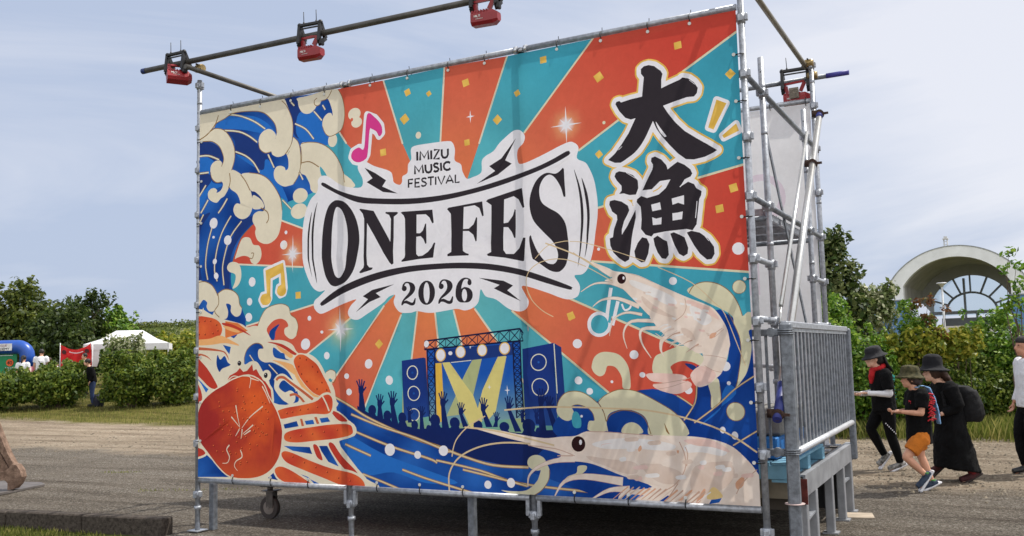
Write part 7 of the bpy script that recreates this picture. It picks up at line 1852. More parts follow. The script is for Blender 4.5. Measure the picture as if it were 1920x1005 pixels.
def shirt(m,J,k=1.0,hem=.0,sleeve=.55,loose=1.15,both=True,flare=1.0):
    V3=lambda n:Vector(J[n]); nb=V3('neck'); ch=(V3('shl')+V3('shr'))/2; pv=(V3('hil')+V3('hir'))/2+Vector((0,0,hem)); w_=(V3('shl')-V3('shr')).length/2
    m.loft([ring(nb+Vector((0,0,-.015)),.07*k,.085*k),ring(ch+Vector((0,0,.03)),.1*k,w_*1.0),ring(ch.lerp(pv,.25),.135*k*loose,w_*1.02),ring(ch.lerp(pv,.6),.135*k*loose,w_*1.0),ring(pv,.14*k*loose*flare,w_*1.02*flare)])
    for s in 'lr':
        S_,E_,W_=V3('sh'+s),V3('el'+s),V3('wr'+s); m.ball(S_,.075*k,10)
        if sleeve<=1: m.tube([S_,S_.lerp(E_,sleeve)],[.076*k*loose,.068*k*loose],12)
        else: m.tube([S_,E_],[.075*k*loose,.06*k*loose],12); m.ball(E_,.06*k,8); m.tube([E_,E_.lerp(W_,sleeve-1)],[.058*k,.042*k],10)
def legs_(m,J,k=1.0,to=2.0,loose=1.1,waist=.08):
    """trousers: to=1 ends at the knee, 2 at the ankle"""
    V3=lambda n:Vector(J[n]); pv=(V3('hil')+V3('hir'))/2; w_=(V3('hil')-V3('hir')).length/2
    m.loft([ring(pv+Vector((0,0,waist)),.105*k,w_+.075*k),ring(pv+Vector((0,0,-.02)),.12*k,w_+.09*k),ring(pv+Vector((0,0,-.1*k)),.105*k,w_+.085*k)])
    for s in 'lr':
        H0,K_,A_=V3('hi'+s),V3('kn'+s),V3('an'+s)
        if to<=1: m.tube([H0,H0.lerp(K_,to)],[.1*k*loose,.088*k*loose],12)
        else: m.tube([H0,H0.lerp(K_,.5),K_],[.096*k,.08*k*loose,.062*k*loose],12); m.ball(K_,.062*k*loose,8); m.tube([K_,K_.lerp(A_,.35),K_.lerp(A_,to-1)],[.06*k*loose,.06*k*loose,.042*k*loose],12)
def shoe(e,J,s,k,m1,m2,vox=.008):
    A_,T_=Vector(J['an'+s]),Vector(J['to'+s]); d=(T_-A_); d.y=0; d.normalize(); up=Vector((-d.z,0,d.x)); up=up if up.z>0 else -up; hl=A_-up*.045*k-d*.055*k
    m=MB(); m.tube([hl+up*.02*k,hl+d*.09*k+up*.03*k,T_+up*.02*k+d*.01],[.04*k,.043*k,.032*k],12); m.tube([A_-up*.02*k,A_+up*.03*k],[.042*k,.044*k],10); o=solid(m,'shoe',m1,e,vox)
    m=MB(); L_=(T_+d*.045*k-hl+d*.04*k).length; c=(hl-d*.04*k+T_+d*.045*k)/2-up*.016*k; ang=math.atan2(-d.z,d.x); m.box(c,(L_,.085*k,.03*k),Matrix.Rotation(ang,3,'Y'),0,.012); m.build('sole',m2,o)
def hat_(e,h,m_,brim=.16,k=1.0,tilt=.0,crown=.10,dz=.07,flap=False,droop=.03):
    m=MB(); R0=Matrix.Rotation(tilt,3,'Y'); P=Vector(h)+Vector((-.01,0,dz*k))
    def rg(z,r,rl=None,dr=0): return [P+R0@Vector((r*math.cos(a),(rl or r*.9)*math.sin(a),z+dr*abs(math.sin(a))**1.5)) for a in (2*math.pi*i/18 for i in range(18))]
    b=brim*k; c=.108*k
    m.loft([rg(-droop-.012,b*.96),rg(-droop,b),rg(-.004,c*1.2),rg(.02,c*1.03),rg(crown*.6*k,c*1.0),rg(crown*.92*k,c*.9),rg(crown*1.1*k,c*.6),rg(crown*1.14*k,c*.2)],0,True); o=solid(m,'hat',m_,e,.009,.004,25,2); return o
def person(base,rz,J,label,group,skin_m=skin,k=1.0,vox=.0085):
    e=empty('person',base,rz,label,'person',group); m=MB(); body(m,J,k); solid(m,'body',skin_m,e,vox,0,9,2)
    h=Vector(J['head'])
    for s in(-1,1): q=MB(); q.ball(h+Vector((.083,s*.034,.016))*k,.0095*k,8,0,.6,1.2,.7); q.build('eye',black,e)
    return e
FACE=math.atan2(-.465,-.885)
def joints(**kw): return kw
# woman with red scarf
J=joints(head=(.135,0,1.445),neck=(.075,0,1.32),shl=(.055,.17,1.255),shr=(.055,-.17,1.255),ell=(.04,.22,.99),elr=(.07,-.21,1.0),wrl=(.29,.13,1.005),wrr=(.31,-.09,.985),gripl=.45,gripr=.6,hil=(.03,.085,.82),hir=(.03,-.085,.82),knl=(.0,.09,.44),knr=(.2,-.08,.53),anl=(-.1,.09,.09),anr=(.03,-.08,.175),tol=(.05,.09,.02),tor=(.115,-.08,.06))
W1=person((5.586,6.485,0.000),FACE,J,'woman in black hat and red scarf walking with a phone in her hand','people walking past on the right',skin2)
q=MB(); shirt(q,J,1,-.06,.8,1.08); solid(q,'shirt',tee_b,W1,.011,.010,9)
q=MB(); legs_(q,J,1,1.96,1.08,.1); solid(q,'leggings',legg,W1,.01,.004,11)
q=MB()
for s in 'lr': E_,W_=Vector(J['el'+s]),Vector(J['wr'+s]); S_=Vector(J['sh'+s]); q.tube([S_.lerp(E_,.7),E_],[.05,.046],10); q.ball(E_,.046,8); q.tube([E_,W_],[.045,.032],10)
solid(q,'arm_sleeves',tee_w,W1,.009,.004,18)
hm=mat('charcoal nylon hat',(28,28,33),.9,0,.15,20,.2,80); hat_(W1,J['head'],hm,.178,1,.24,.10,.058)
q=MB(); q.loft([[Vector((.135-.1,y,1.47)) for y in(-.1,-.05,0,.05,.1)]+[Vector((.135-.115,y,1.47)) for y in(.1,.05,0,-.05,-.1)],[Vector((.0,y*1.1,1.38)) for y in(-.1,-.05,0,.05,.1)]+[Vector((-.015,y*1.1,1.38)) for y in(.1,.05,0,-.05,-.1)],[Vector((-.07,y*1.15,1.27)) for y in(-.1,-.05,0,.05,.1)]+[Vector((-.085,y*1.15,1.27)) for y in(.1,.05,0,-.05,-.1)]]); q.build('hat_flap',hm,W1)
redc=mat('red cotton',(178,24,30),.9,0,.12,10,.3,60); q=MB(); q.tube([(.09+.075*math.cos(a),.085*math.sin(a),1.325+.03*math.cos(a)*-1) for a in [i*6.283/14 for i in range(15)]],.036,8); q.tube([(.15,.03,1.30),(.185,.035,1.22),(.2,.03,1.12)],[.04,.05,.015],8); q.tube([(.15,-.02,1.30),(.17,-.03,1.2)],[.04,.03],8); solid(q,'scarf',redc,W1,.01,.008,20)
q=MB(); q.box((.135+.082,0,1.462),(.02,.14,.035),None,0,.008); [q.bar((.215,s*.068,1.465),(.13,s*.085,1.465),.008,.01) for s in(-1,1)]; q.build('sunglasses',mat('dark lens',(12,12,14),.15),W1)
q=MB(); q.ball((.07,0,1.45),.105,12,0,.85,.95,1.0); q.tube([(.03,0,1.42),(.0,0,1.33)],[.06,.04],8); solid(q,'hair',hairm,W1,.011,.006,30)
teal_p=mat('turquoise print',(52,170,164),.8,0,.1,20); q=MB()
for i,(y,z,dx) in enumerate(((-.07,1.2,0),(-.03,1.215,0),(.02,1.2,0),(.06,1.215,0),(.1,1.2,0),(-.05,1.15,0),(0,1.145,0),(.05,1.15,0))): q.tube([(-.078,y-.02,z-.02),(-.082,y,z+.02),(-.08,y+.015,z-.015),(-.079,y-.01,z)],.006,5)
for i in range(5): q.bar((-.088-.004*i,-.07,1.08-.04*i),(-.088-.004*i,.08,1.08-.04*i),.005,.012)
for z0 in (1.21,1.17): q.tube([(-.06,.165,z0),(-.02,.19,z0+.01),(-.05,.175,z0-.02)],.007,5)
q.build('back_print',teal_p,W1)
for s in 'lr': shoe(W1,J,s,1,mat('black white trainer',(14,14,16),.7,0,.2,26,0,10,.3,(176,174,170)),tee_w)
q=MB(); [q.bar((.095-.02*i+.0,.172+.0,.62-.022*i),(.09-.02*i,.172,.607-.022*i),.006,.012) for i in range(7)]; q.build('leg_lettering',tee_w,W1)
mf=Matrix.Translation(Vector((5.586,6.485,0.000)))@Matrix.Rotation(FACE,4,'Z')
q=MB(); q.box((.405,.07,1.02),(.15,.075,.012),Matrix.Rotation(-.1,3,'Y'),0,.004); o=q.build('phone',mat('white phone case',(214,212,208),.4,0,.05)); o.matrix_world=mf; tag(o,'white phone held out by the woman with the red scarf','phone')
# boy
J=joints(head=(.135,0,1.235),neck=(.09,0,1.13),shl=(.065,.135,1.075),shr=(.065,-.135,1.075),ell=(.10,.17,.865),elr=(.11,-.16,.87),wrl=(.275,.06,.88),wrr=(.285,-.07,.875),gripl=.75,gripr=.75,hil=(.07,.075,.60),hir=(.06,-.075,.60),knl=(.26,.075,.385),knr=(.035,-.07,.38),anl=(.055,.075,.185),anr=(-.075,-.07,.085),tol=(.14,.075,.06),tor=(.07,-.07,.018))
BP=(6.154,4.706,0.000); B1=person(BP,FACE,J,'boy in camouflage bucket hat, black shirt and orange shorts','people walking past on the right',mat('boy skin',(210,156,128),.55,0,.06,9,.04,60),.86)
q=MB(); shirt(q,J,.9,-.08,.75,1.12); solid(q,'shirt',tee_b,B1,.01,.010,10)
q=MB(); legs_(q,J,.88,.72,1.12,.06); solid(q,'shorts',mat('orange cotton shorts',(196,112,28),.9,0,.08,8,.3,50),B1,.01,.007,12)
hat_(B1,J['head'],mat('camouflage cloth',(44,46,30),.9,0,.3,26,.2,60,.2,(90,84,60)),.172,.95,-.06,.10,.052)
q=MB(); q.ball((.115,0,1.255),.098,12,0,.88,.9,1.0); q.tube([(.06,.0,1.22),(.05,0,1.17)],[.07,.05],8); solid(q,'hair',hairb,B1,.011,.005,30)
q=MB(); N0=[(.12,.07,1.135),(.05,.09,1.16),(-.02,.085,1.13),(-.065,.1,1.02),(-.085,.12,.88),(-.095,.13,.735)]
q.loft([[Vector((p[0],p[1]-.055,p[2]+.0)),Vector((p[0]-.012,p[1]-.05,p[2]+.012)),Vector((p[0]-.012,p[1]+.05,p[2]+.012)),Vector((p[0],p[1]+.055,p[2]))] for p in N0]); solid(q,'towel',mat('pale blue towel',(136,178,222),.95,0,.06,14,.4,90),B1,.009,.006,20)
q=MB(); rr=random.Random(2)
for i in range(14): z=.78+.022*i+rr.uniform(-.005,.005); a=rr.uniform(-.055,-.02); q.tube([(a-.01,.155+.012,z),(a+.03,.162,z+.012),(a+.055,.158+.005,z-.006)],.0085,5)
q.build('shirt_print',mat('red shirt print',(196,40,52),.8,0,.1,20),B1); q=MB()
for i in range(7): z=.88+.018*i; q.tube([(.165,.07,z),(.175,.04,z+.01)],.008,5)
q.build('shirt_print',mat('red shirt print',(196,40,52),.8,0,.1,20),B1)
for s in 'lr':
    q=MB(); A_=Vector(J['an'+s]); q.tube([A_-Vector((0,0,.01)),A_+Vector((0,0,.035))],[.037,.037],10); q.build('sock',mat('green sock',(60,120,48),.9),B1)
    shoe(B1,J,s,.92,mat('navy running shoe',(30,40,58),.7,0,.2,20,0,10,.3,(62,76,96)),tee_w)
# woman in long black robe
J=joints(head=(.335,0,1.285),neck=(.25,0,1.18),shl=(.21,.17,1.115),shr=(.21,-.17,1.115),ell=(.15,.2,.88),elr=(.2,-.2,.88),wrl=(.33,.14,.80),wrr=(.36,-.1,.82),hil=(.15,.085,.72),hir=(.15,-.085,.72),knl=(.08,.09,.38),knr=(.24,-.08,.40),anl=(-.02,.09,.1),anr=(.275,-.08,.2),tol=(.12,.09,.025),tor=(.38,-.08,.11))
WP=(6.517,5.612,0.000); W2=person(WP,FACE,J,'woman in wide black hat and long black dress with a large backpack','people walking past on the right',skin2,.97)
q=MB(); shirt(q,J,1,-.05,1.85,1.2); solid(q,'top',tee_b,W2,.011,.012,8)
q=MB(); q.loft([ring((.17,0,.80),.13,.19,20),ring((.17,0,.68),.16,.21,20),ring((.15,0,.45),.205,.235,20),ring((.125,0,.25),.235,.25,20),ring((.115,0,.15),.25,.255,20,.035)]); solid(q,'skirt',mat('black skirt cloth',(10,10,12),.95,0,.25,5,.3,40,.2),W2,.011,.02,9)
hat_(W2,J['head'],mat('black felt hat',(14,14,20),.95,0,.1,10),.192,1.04,-.03,.135,.055)
q=MB(); q.ball((.315,0,1.30),.107,12,0,.85,.95,1.0); 
for i in range(9): y=-.09+.0225*i; q.tube([(.25,y,1.30),(.2,y*1.2,1.22),(.15,y*1.3,1.14)],[.035,.03,.015],6)
solid(q,'hair',hairb,W2,.011,.008,30)
for s in 'lr':
    q=MB(); A_=Vector(J['an'+s]); K_=Vector(J['kn'+s]); q.tube([A_,A_.lerp(K_,.35)],[.045,.05],10); q.build('sock',mat('dark red sock',(110,26,34),.9),W2)
    shoe(W2,J,s,1,mat('maroon shoe',(66,26,30),.8,0,.2,20),mat('dark sole',(50,40,38),.8))
m=MB(); m.loft([ring((-.0+.03,0,1.12),.10,.14,16),ring((-.03+.02,0,1.06),.15,.17,16),ring((-.06,0,.9),.165,.18,16),ring((-.075,0,.78),.17,.18,16),ring((-.06,0,.70),.13,.165,16)]); m.tube([(.1,.12,1.13),(.2,.13,1.15),(.29,.125,1.05),(.27,.13,.9),(.1,.15,.78)],.02,8); m.tube([(.1,-.12,1.13),(.2,-.13,1.15),(.29,-.125,1.05),(.27,-.13,.9),(.1,-.15,.78)],.02,8)
bp=empty('backpack',WP,FACE,'large black backpack worn by the woman in the long black dress','backpack'); solid(m,'pack',mat('black nylon',(12,12,15),.8,0,.2,9,.2,60,.3),bp,.011,.012,10)
m=MB(); m.tube([(-.07,-.16,.9),(-.235,0,.91),(-.07,.16,.9)],.006,6); m.tube([(-.02,-.14,1.05),(-.175,0,1.06),(-.02,.14,1.05)],.006,6); m.build('zip',mat('grey zip',(60,60,66),.5),bp)
# man cut by the right edge
J=joints(head=(-.06,0,1.56),neck=(-.10,0,1.43),shl=(-.10,.2,1.36),shr=(-.10,-.2,1.36),ell=(-.16,.25,1.08),elr=(-.12,-.25,1.08),wrl=(-.10,.25,.84),wrr=(-.02,-.24,.86),hil=(-.09,.09,.84),hir=(-.09,-.09,.84),knl=(-.02,.095,.45),knr=(.02,-.09,.46),anl=(-.2,.095,.1),anr=(-.02,-.09,.085),tol=(-.05,.095,.03),tor=(.13,-.09,.02))
M1=person((7.162,6.440,0.000),FACE,J,'man in white shirt and black trousers cut by the right edge','people walking past on the right',mat('tanned skin',(186,134,108),.55,0,.06,9,.04,60),1.04)
q=MB(); shirt(q,J,1.02,-.02,1.9,1.06); solid(q,'shirt',tee_w,M1,.011,.010,9); q=MB(); legs_(q,J,1.04,1.95,1.25,.08); solid(q,'trousers',legg,M1,.011,.010,8)
q=MB(); q.ball((-.075,0,1.628),.112,12,0,1.02,.86,.62); q.ball((-.115,0,1.57),.09,10,0,.7,1.0,1.0); solid(q,'hair',hairm,M1,.011,.006,30)
for s in 'lr': shoe(M1,J,s,1,black,mat('dark sole',(50,40,38),.8))
# people on the left, beyond the shrubs
def standing(px,rz,label,top,bottom,hair=hairm,h=1.6,skirt=False,lean=0,sl=.6):
    k=h/1.6; b=Vector(px); b.z=gz(b.x,b.y); f=lambda x,y,z:(x*k+lean*max(0,z-.85)*k,y*k,z*k)
    J=joints(head=f(.04,0,1.46),neck=f(.0,0,1.34),shl=f(-.01,.175,1.27),shr=f(-.01,-.175,1.27),ell=f(.0,.23,1.0),elr=f(.0,-.23,1.0),wrl=f(.12,.2,.82),wrr=f(.12,-.2,.82),hil=f(0,.085,.83),hir=f(0,-.085,.83),knl=f(.03,.09,.45),knr=f(0,-.09,.45),anl=f(-.02,.09,.08),anr=f(-.02,-.09,.08),tol=f(.12,.09,.02),tor=f(.12,-.09,.02))
    e=person(b,rz,J,label,'festival visitors beyond the left shrubs',skin,k,.016)
    q=MB(); shirt(q,J,k,-.03,sl,1.12); solid(q,'shirt',top,e,.018,.008,9)
    q=MB()
    if skirt: q.loft([ring(f(0,0,.92),.13*k,.17*k),ring(f(0,0,.7),.18*k,.22*k),ring(f(0,0,.42),.22*k,.26*k)]); solid(q,'skirt',bottom,e,.018,.01,9)
    else: legs_(q,J,k,1.95,1.15,.08); solid(q,'trousers',bottom,e,.018,.008,9)
    q=MB(); hd=Vector(J['head']); q.ball(hd+Vector((-.015,0,.035))*k,.11*k,10,0,.95,.9,.95)
    if skirt: q.tube([hd+Vector((-.09,0,.03)),hd+Vector((-.13,0,-.1)),hd+Vector((-.12,0,-.2))],[.04,.04,.02],6)
    solid(q,'hair',hair,e,.016,.006,30)
    for s in 'lr': shoe(e,J,s,k,black,black,.016)
    return e,J
denim=mat('blue denim',(42,58,96),.9,0,.12,10); navyc=mat('navy cloth',(24,26,40),.9,0,.1,8); creamc=mat('cream cotton',(206,194,170),.9,0,.05,8)
AW=math.atan2(.8866,-.4626)
standing((-24.356,14.950,1.616),AW,'girl with ponytail in white shirt and dark skirt at the inflatable arch',tee_w,navyc,hairm,1.56,True)
e,J=standing((-25.153,16.236,1.598),AW+.2,'man in white shirt with a black strap across his back',tee_w,navyc,hairm,1.68)
q=MB(); q.tube([(-.03,.13,1.40),(-.16,.03,1.2),(-.165,-.1,1.05),(-.13,-.18,.95)],.014,6); q.build('strap',black,e)
standing((-25.557,17.160,1.582),AW-.6,'small child in white shirt left of the red hanging banner',tee_w,navyc,hairb,1.12)
standing((-25.322,16.715,1.589),AW+.8,'person in dark clothes between the strapped man and the small child',tee_b,navyc,hairb,1.32)
standing((-24.189,16.515,1.575),FACE+.4,'short person in dark clothes at the lower left of the red banner',navyc,navyc,hairm,1.28)
standing((-22.798,16.336,1.556),FACE+.9,'person in cream top in front of the red hanging banner',creamc,navyc,hairm,1.55,False,0,1.8)
standing((-19.604,14.151,1.556),FACE+.6,'person in black hooded top and blue jeans standing in the gap between shrubs',tee_b,denim,hairm,1.58,False,.22,1.9)
b=Vector((-19.330,14.178,0.507)); b.z=gz(b.x,b.y); m=MB(); m.loft([ring((0,0,.0),.14,.18,12),ring((0,0,.2),.17,.2,12),ring((0,0,.36),.12,.16,12),ring((0,0,.42),.05,.08,12)]); m.tube([(0,-.06,.40),(0,0,.47),(0,.06,.40)],.012,6)
e=empty('backpack',b,.3,'dark backpack standing on the grass behind the person in jeans','backpack'); solid(m,'pack',mat('dark blue nylon',(26,28,44),.8),e,.018,.01,10)
# ------------------------------------------------------------------ left games area
RT=Vector((.885,.465,0)).normalized(); BK=Vector((-.465,.885,0)).normalized(); RZ=math.atan2(.465,.885)
def onground(p): p=Vector(p); p.z=gz(p.x,p.y); return p
t=empty('tent',onground((-24.649,19.839,2.153)),.78,'white pop-up tent with peaked roof behind the flowering bush','tent'); tw=mat('white tent canvas',(232,232,236),.7,0,.03,4,0,10,.3,None,0,.25); fr_=mat('white tent frame',(206,206,208),.5,.2)
W_,E0,Rg,Pk=1.58,1.64,.5,2.20; m=MB(); a=[(-W_,-1.2,E0),(W_,-1.2,E0),(W_,1.2,E0),(-W_,1.2,E0)]; b_=[(-Rg,-.05,Pk),(Rg,-.05,Pk),(Rg,.05,Pk),(-Rg,.05,Pk)]; mid=[tuple(x*.5+y*.5 for x,y in zip(p,q)) for p,q in zip(a,b_)]; mid=[(x,y,z-.08) for x,y,z in mid]
for i in range(4):
    j=(i+1)%4; m.add([a[i],a[j],mid[j],mid[i]],[(0,1,2,3)],0,True); m.add([mid[i],mid[j],b_[j],b_[i]],[(0,1,2,3)],0,True)
m.add(b_,[(0,1,2,3)]); m.build('roof',tw,t)
m=MB()
for i in range(4): j=(i+1)%4; m.add([a[i],a[j],(a[j][0],a[j][1],E0-.24),(a[i][0],a[i][1],E0-.24)],[(0,1,2,3)])
m.build('valance',tw,t)
for p in a: m=MB(); m.box((p[0]*.985,p[1]*.985,E0/2),(.05,.05,E0)); m.build('leg',fr_,t)
m=MB(); m.add([(-W_,-1.05,E0-.1),(-W_,1.15,E0-.1),(-W_,1.15,.3),(-W_,-1.05,.9)],[(0,1,2,3)]); m.add([(-W_+.02,-1.17,E0-.1),(-W_+.75,-1.18,E0-.1),(-W_+.5,-1.18,.75),(-W_+.02,-1.17,.8)],[(0,1,2,3)]); m.build('side_curtain',tw,t)
# red hanging banner between two poles (mascot left out)
t=empty('red_banner',onground((-24.436,17.180,1.563)),RZ,'red cloth banner sagging between two poles beside the white tent','banner'); rc=mat('red banner cloth',(206,44,46),.8,0,.06,6,.2,20,.3,None,0,.2)
m=MB(); nx=24; vs=[]
for j in range(9):
    for i in range(nx+1):
        u=i/nx; v=j/8; x=-.6+1.2*u; top=1.78-.22*math.sin(math.pi*u)+.05*u; z=top-(.86-.1*math.sin(math.pi*u))*v; vs.append((x,.05*math.sin(u*17+v*3)+.03*math.sin(v*9+u*4),z))
m.add(vs,[(j*(nx+1)+i,j*(nx+1)+i+1,(j+1)*(nx+1)+i+1,(j+1)*(nx+1)+i) for j in range(8) for i in range(nx)],0,True); m.build('cloth',rc,t,False)
for x in(-.62,.62): m=MB(); m.tube([(x,0.03,0),(x,.03,1.85)],.018,8); m.build('pole',fr_,t)
m=MB(); 
for i in range(7): m.box((-.36+i*.045,-.09,1.12+.01*(i%2)),(.028,.006,.04))
for i in range(12): m.box((-.2+i*.045,-.09,1.5-.05*math.sin(i/11*3.14)),(.03,.006,.035))
m.build('lettering',tee_w,t)
for x,z in((-.42,1.5),(.45,1.52)):
    m=MB(); m.tube([(x,-.085,z),(x,-.075,z)],.085,12); m.build('dark_spot',mat('dark red spot',(70,26,28),.8),t)
# inflatable goal arch with target board
t=empty('inflatable_arch',onground((-27.225,16.284,1.632)),RZ,'blue inflatable arch with a green numbered target board at the left edge','inflatable'); bl=mat('blue inflatable vinyl',(24,76,164),.35,0,.05,4); 
m=MB(); pts=[(-2.2,0,1.72)]+[(-.2+.15*i,0,1.72) for i in range(5)]+[(.40+.36*math.sin(a),0,1.36+.36*math.cos(a)) for a in (.3,.6,.9,1.2,1.57)]+[(.76,0,.9)]; m.tube(pts,.27,16); m.build('tube',bl,t)
m=MB(); m.tube([(.76,0,.95),(.76,0,-.05)],.272,16); m.build('tube_foot',mat('maroon vinyl',(112,28,48),.4),t)
m=MB(); m.box((-.9,.02,.72),(2.5,.05,1.44)); m.build('board',mat('green board',(26,128,84),.7,0,.08,4),t)
m=MB(); m.box((-.25,-.275,1.72),(1.1,.012,.27)); m.build('sign_panel',mat('white sign vinyl',(222,222,224),.6),t)
def text_obj(word,size,loc,m_,parent,name,rot=(math.pi/2,0,0),ext=.004,align='CENTER'):
    c=bpy.data.curves.new('t','FONT'); c.body=word; c.size=size; c.extrude=ext; c.align_x=align; o=bpy.data.objects.new('t',c); col.objects.link(o)
    me=bpy.data.meshes.new_from_object(o.evaluated_get(bpy.context.evaluated_depsgraph_get())); bpy.data.objects.remove(o); me.materials.clear(); me.materials.append(m_); q=bpy.data.objects.new(name,me); col.objects.link(q); q.parent=parent; q.location=loc; q.rotation_euler=rot; return q
ink=mat('black ink',(30,30,34),.7); text_obj('LEAGUE',.13,(-.12,-.285,1.735),mat('grey red ink',(150,110,120),.7),t,'lettering'); text_obj('ACADEMY',.14,(-.12,-.285,1.60),ink,t,'lettering')
om=mat('orange target',(224,96,44),.7); 
for w_,z in(('40',1.12),('31',.52)):
    m=MB()
    if w_=='40': m.tube([(.1,-.04,z),(.1,-.02,z)],.14,20)
    else: m.box((.1,-.03,z-.03),(.24,.02,.36),None,0,.005)
    d_=m.build('target',om,t); text_obj(w_,.2,(.1,-.046,z-.07),ink,d_,'number')
for r0,z,mm_ in((.2,.72,mat('light blue target',(70,170,206),.7)),): m=MB(); m.tube([(-.55,-.04,z),(-.55,-.02,z)],r0,20); m.tube([(-.55,-.05,z),(-.55,-.03,z)],r0*.6,20,1); m.build('target',[mm_,mat('deep blue target',(32,92,176),.7)],t)
m=MB()
for z in(.83,): 
    for x in(.0,.13,.26): m.tube([(x-.05,-.045,z-.12),(x-.05,-.045,z+.12),(x+.03,-.045,z+.12),(x+.03,-.045,z-.12),(x-.05,-.045,z-.12)],.009,5)
m.box((-.5,-.01,1.40),(1.4,.02,.02)); m.build('white_marking',tee_w,t)
m=MB(); m.ball((0,0,.22),.22,14); o=m.build('ball',mat('lime green vinyl',(110,180,50),.5)); o.location=onground((-25.499,14.918,1.636))+Vector((0,0,.35)); tag(o,'lime green ball in front of the green target board','ball')
# ------------------------------------------------------------------ vaulted hall on the right
hall=empty('exchange_hall',Vector((3.462,93.487,1.521))*1.0,-.09,'hall with a white vaulted entrance arch and blue base beyond the hedge','building'); hall.location.z=0
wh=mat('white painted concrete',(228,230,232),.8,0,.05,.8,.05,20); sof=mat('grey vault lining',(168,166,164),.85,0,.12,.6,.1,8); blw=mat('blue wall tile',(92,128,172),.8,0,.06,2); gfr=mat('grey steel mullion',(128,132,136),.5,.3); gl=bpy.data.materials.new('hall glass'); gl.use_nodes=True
nt2=gl.node_tree; nt2.nodes.clear(); o_=N(nt2,'ShaderNodeOutputMaterial'); tr_=N(nt2,'ShaderNodeBsdfTransparent',inp={'Color':(.58,.70,.78,1)}); g_=N(nt2,'ShaderNodeBsdfGlossy',inp={'Roughness':.03}); mx_=N(nt2,'ShaderNodeMixShader',inp={0:.12}); nt2.links.new(tr_.outputs[0],mx_.inputs[1]); nt2.links.new(g_.outputs[0],mx_.inputs[2]); nt2.links.new(mx_.outputs[0],o_.inputs[0])
def arc(R,cz,hw,n=40,x0=0): 
    a=math.asin(min(1,hw/R)); return [(x0+R*math.sin(-a+2*a*i/n),cz+R*math.cos(-a+2*a*i/n)) for i in range(n+1)]
O=arc(7.05,4.05,5.95); I=arc(5.63,4.44,4.78); b0=6.0
O=[(O[0][0],b0)]+O+[(O[-1][0],b0)]; I=[(I[0][0],b0)]+I+[(I[-1][0],b0)]
def band(A_,B_,y0,y1,name,m_,par=hall,sm=False):
    m=MB(); n=len(A_); vs=[(p[0],y0,p[1]) for p in A_]+[(p[0],y0,p[1]) for p in B_]+[(p[0],y1,p[1]) for p in A_]+[(p[0],y1,p[1]) for p in B_]
    for i in range(n-1): m.add([vs[i],vs[i+1],vs[n+i+1],vs[n+i]],[(0,1,2,3)]); m.add([vs[2*n+i],vs[2*n+i+1],vs[3*n+i+1],vs[3*n+i]],[(0,1,2,3)]); m.add([vs[i],vs[i+1],vs[2*n+i+1],vs[2*n+i]],[(0,1,2,3)]); m.add([vs[n+i],vs[n+i+1],vs[3*n+i+1],vs[3*n+i]],[(0,1,2,3)])
    for i in(0,n-1): m.add([vs[i],vs[n+i],vs[3*n+i],vs[2*n+i]],[(0,1,2,3)])
    return m.build(name,m_,par)
band(O,I,0,.8,'arch_ring',wh)
O2=[(x*1.012,z+.09) for x,z in O]; band(O2,O,-.05,.9,'arch_flashing',mat('grey flashing',(146,150,154),.6))
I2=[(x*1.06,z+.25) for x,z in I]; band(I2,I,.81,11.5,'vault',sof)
RI=arc(4.2,4.7,3.75); RI=[(RI[0][0],4.6)]+RI+[(RI[-1][0],4.6)]; IB=[(I[0][0],4.6)]+I[1:-1]+[(I[-1][0],4.6)]; band(I,RI,11.5,11.9,'rear_wall',mat('pale rear wall',(176,176,174),.8,0,.05,1))
m=MB(); n=len(RI); m.add([(p[0],11.7,p[1]) for p in RI],[tuple(range(n))]); m.build('glazing',gl,hall)
m=MB(); C0_=(0,11.6,4.9)
for a in(-1.15,-.75,-.38,0,.38,.75,1.15): m.bar((2.4*math.sin(a)*1.05,11.55,4.9+2.1*math.cos(a)),(4.5*math.sin(a),11.55,4.7+4.2*math.cos(a)),.16,.2)
pts=[(2.5*math.sin(a),11.55,4.9+2.15*math.cos(a)) for a in [-1.57+3.14*i/16 for i in range(17)]]; m.tube(pts,.12,8)
m.bar((-4.2,11.5,4.9),(4.2,11.5,4.9),.25,.35); 
for x in(-.6,.5,2.6): m.bar((x,11.45,1.0),(x,11.45,8.6 if x==-.6 else 5.0),.22,.22,0,(0,1,0))
m.build('mullions',gfr,hall)
for s,nm in((-1,0),(1,0)): m=MB(); m.box((s*5.35,.5,3.0),(1.2,1.4,6.0)); m.build('base_wall',blw,hall); m=MB(); m.box((s*5.35,.45,6.03),(1.3,1.5,.12)); m.build('coping',gfr,hall)
m=MB(); m.box((8.4,4,2.9),(5.2,6,5.8)); m.build('side_wing',blw,hall); m=MB(); m.box((-9.0,6,2.6),(6.5,6,5.2)); m.build('side_wing',blw,hall)
m=MB(); m.box((.9,10.5,3.6),(7.5,.15,1.4)); m.build('parapet',mat('grey glass parapet',(96,102,106),.3,0,.08,1),hall)
m=MB(); m.box((1.2,9.8,2.0),(3.6,.3,1.2)); m.build('counter_wall',mat('dark wall',(58,60,64),.7),hall)
sg=MB(); sg.box((1.05,-.4,2.95),(4.4,.12,.66)); sgo=sg.build('sign_board',mat('pale sign board',(196,190,184),.7),hall)
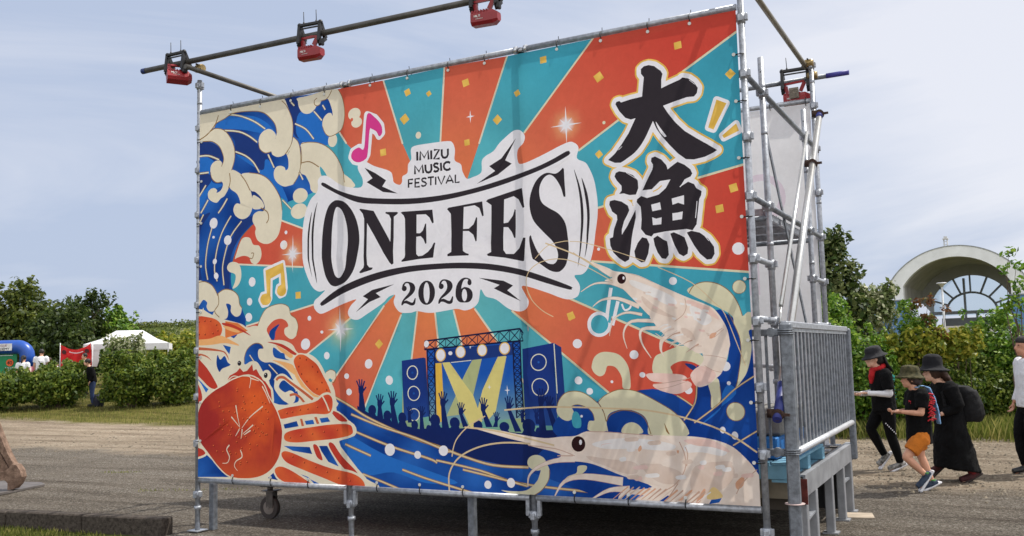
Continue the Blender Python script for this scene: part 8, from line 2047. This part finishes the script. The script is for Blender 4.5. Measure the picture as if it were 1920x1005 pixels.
GL=[[((1,0),(1,9)),((7,0),(7,9)),((1,9),(7,9)),((1,4.5),(7,4.5)),((1,0),(7,0))],[((4,0),(4,10)),((0,7),(8,7)),((4,7),(0,1)),((4,7),(8,1)),((2,2.5),(6,2.5))],[((0,9),(2,8)),((0,6),(2,5)),((0,0),(2,3)),((3,9),(8,9)),((4,0),(4,6)),((7,0),(7,6)),((4,6),(8,6)),((3,3),(8,3)),((4,0),(7,0))],[((4,10),(4,8)),((0,8),(8,8)),((2,6),(1,4)),((6,6),(7,4)),((6,5),(1,0)),((2,5),(7,0))],[((0,9),(8,9)),((0,9),(0,0)),((0,0),(8,0)),((2,7),(6,5)),((2,2),(6,5)),((6,7),(2,3))],[((2,9),(2,2)),((2,2),(7,1)),((0,5),(8,7)),((8,7),(6,4))],[((1,8),(3,6.5)),((1,0),(8,7))],[((1,8),(1,5)),((4,9),(4,6)),((7,9),(6,3)),((6,3),(3,0))],[((0,5),(8,5))]]
m=MB(); x=-.75
for g in GL:
    for p,q_ in g: m.bar((x+p[0]*.042,-.475,2.78+p[1]*.036),(x+q_[0]*.042,-.475,2.78+q_[1]*.036),.05,.03,0,(0,1,0))
    x+=.42
m.build('lettering',ink,sgo)
m=MB(); m.tube([(-.75,.1,10.5),(-.75,.1,11.8)],.06,6); m.tube([(-.45,.1,10.5),(-.45,.1,11.8)],.06,6)
for z in(10.7,11.0,11.3,11.6): m.bar((-.75,.1,z),(-.45,.1,z),.05,.05)
m.box((-.6,.1,11.85),(.5,.4,.12)); m.box((-.6,.1,12.0),(.3,.3,.2)); m.build('roof_ladder',mat('white ladder steel',(200,200,200),.5),hall)
lp=empty('street_lamp',onground((4.779,39.774,1.712)),0,'slim white street lamp with a flat round head before the hall arch','street lamp'); lm_=mat('white lamp paint',(200,202,204),.5)
m=MB(); m.tube([(0,0,0),(0,0,4.25)],[.06,.045],10); m.build('pole',lm_,lp); m=MB(); m.loft([ring((0,0,4.18),.06,.06,14),ring((0,0,4.30),.12,.12,14),ring((0,0,4.34),.24,.24,14),ring((0,0,4.38),.2,.2,14)]); m.build('lamp_head',lm_,lp)
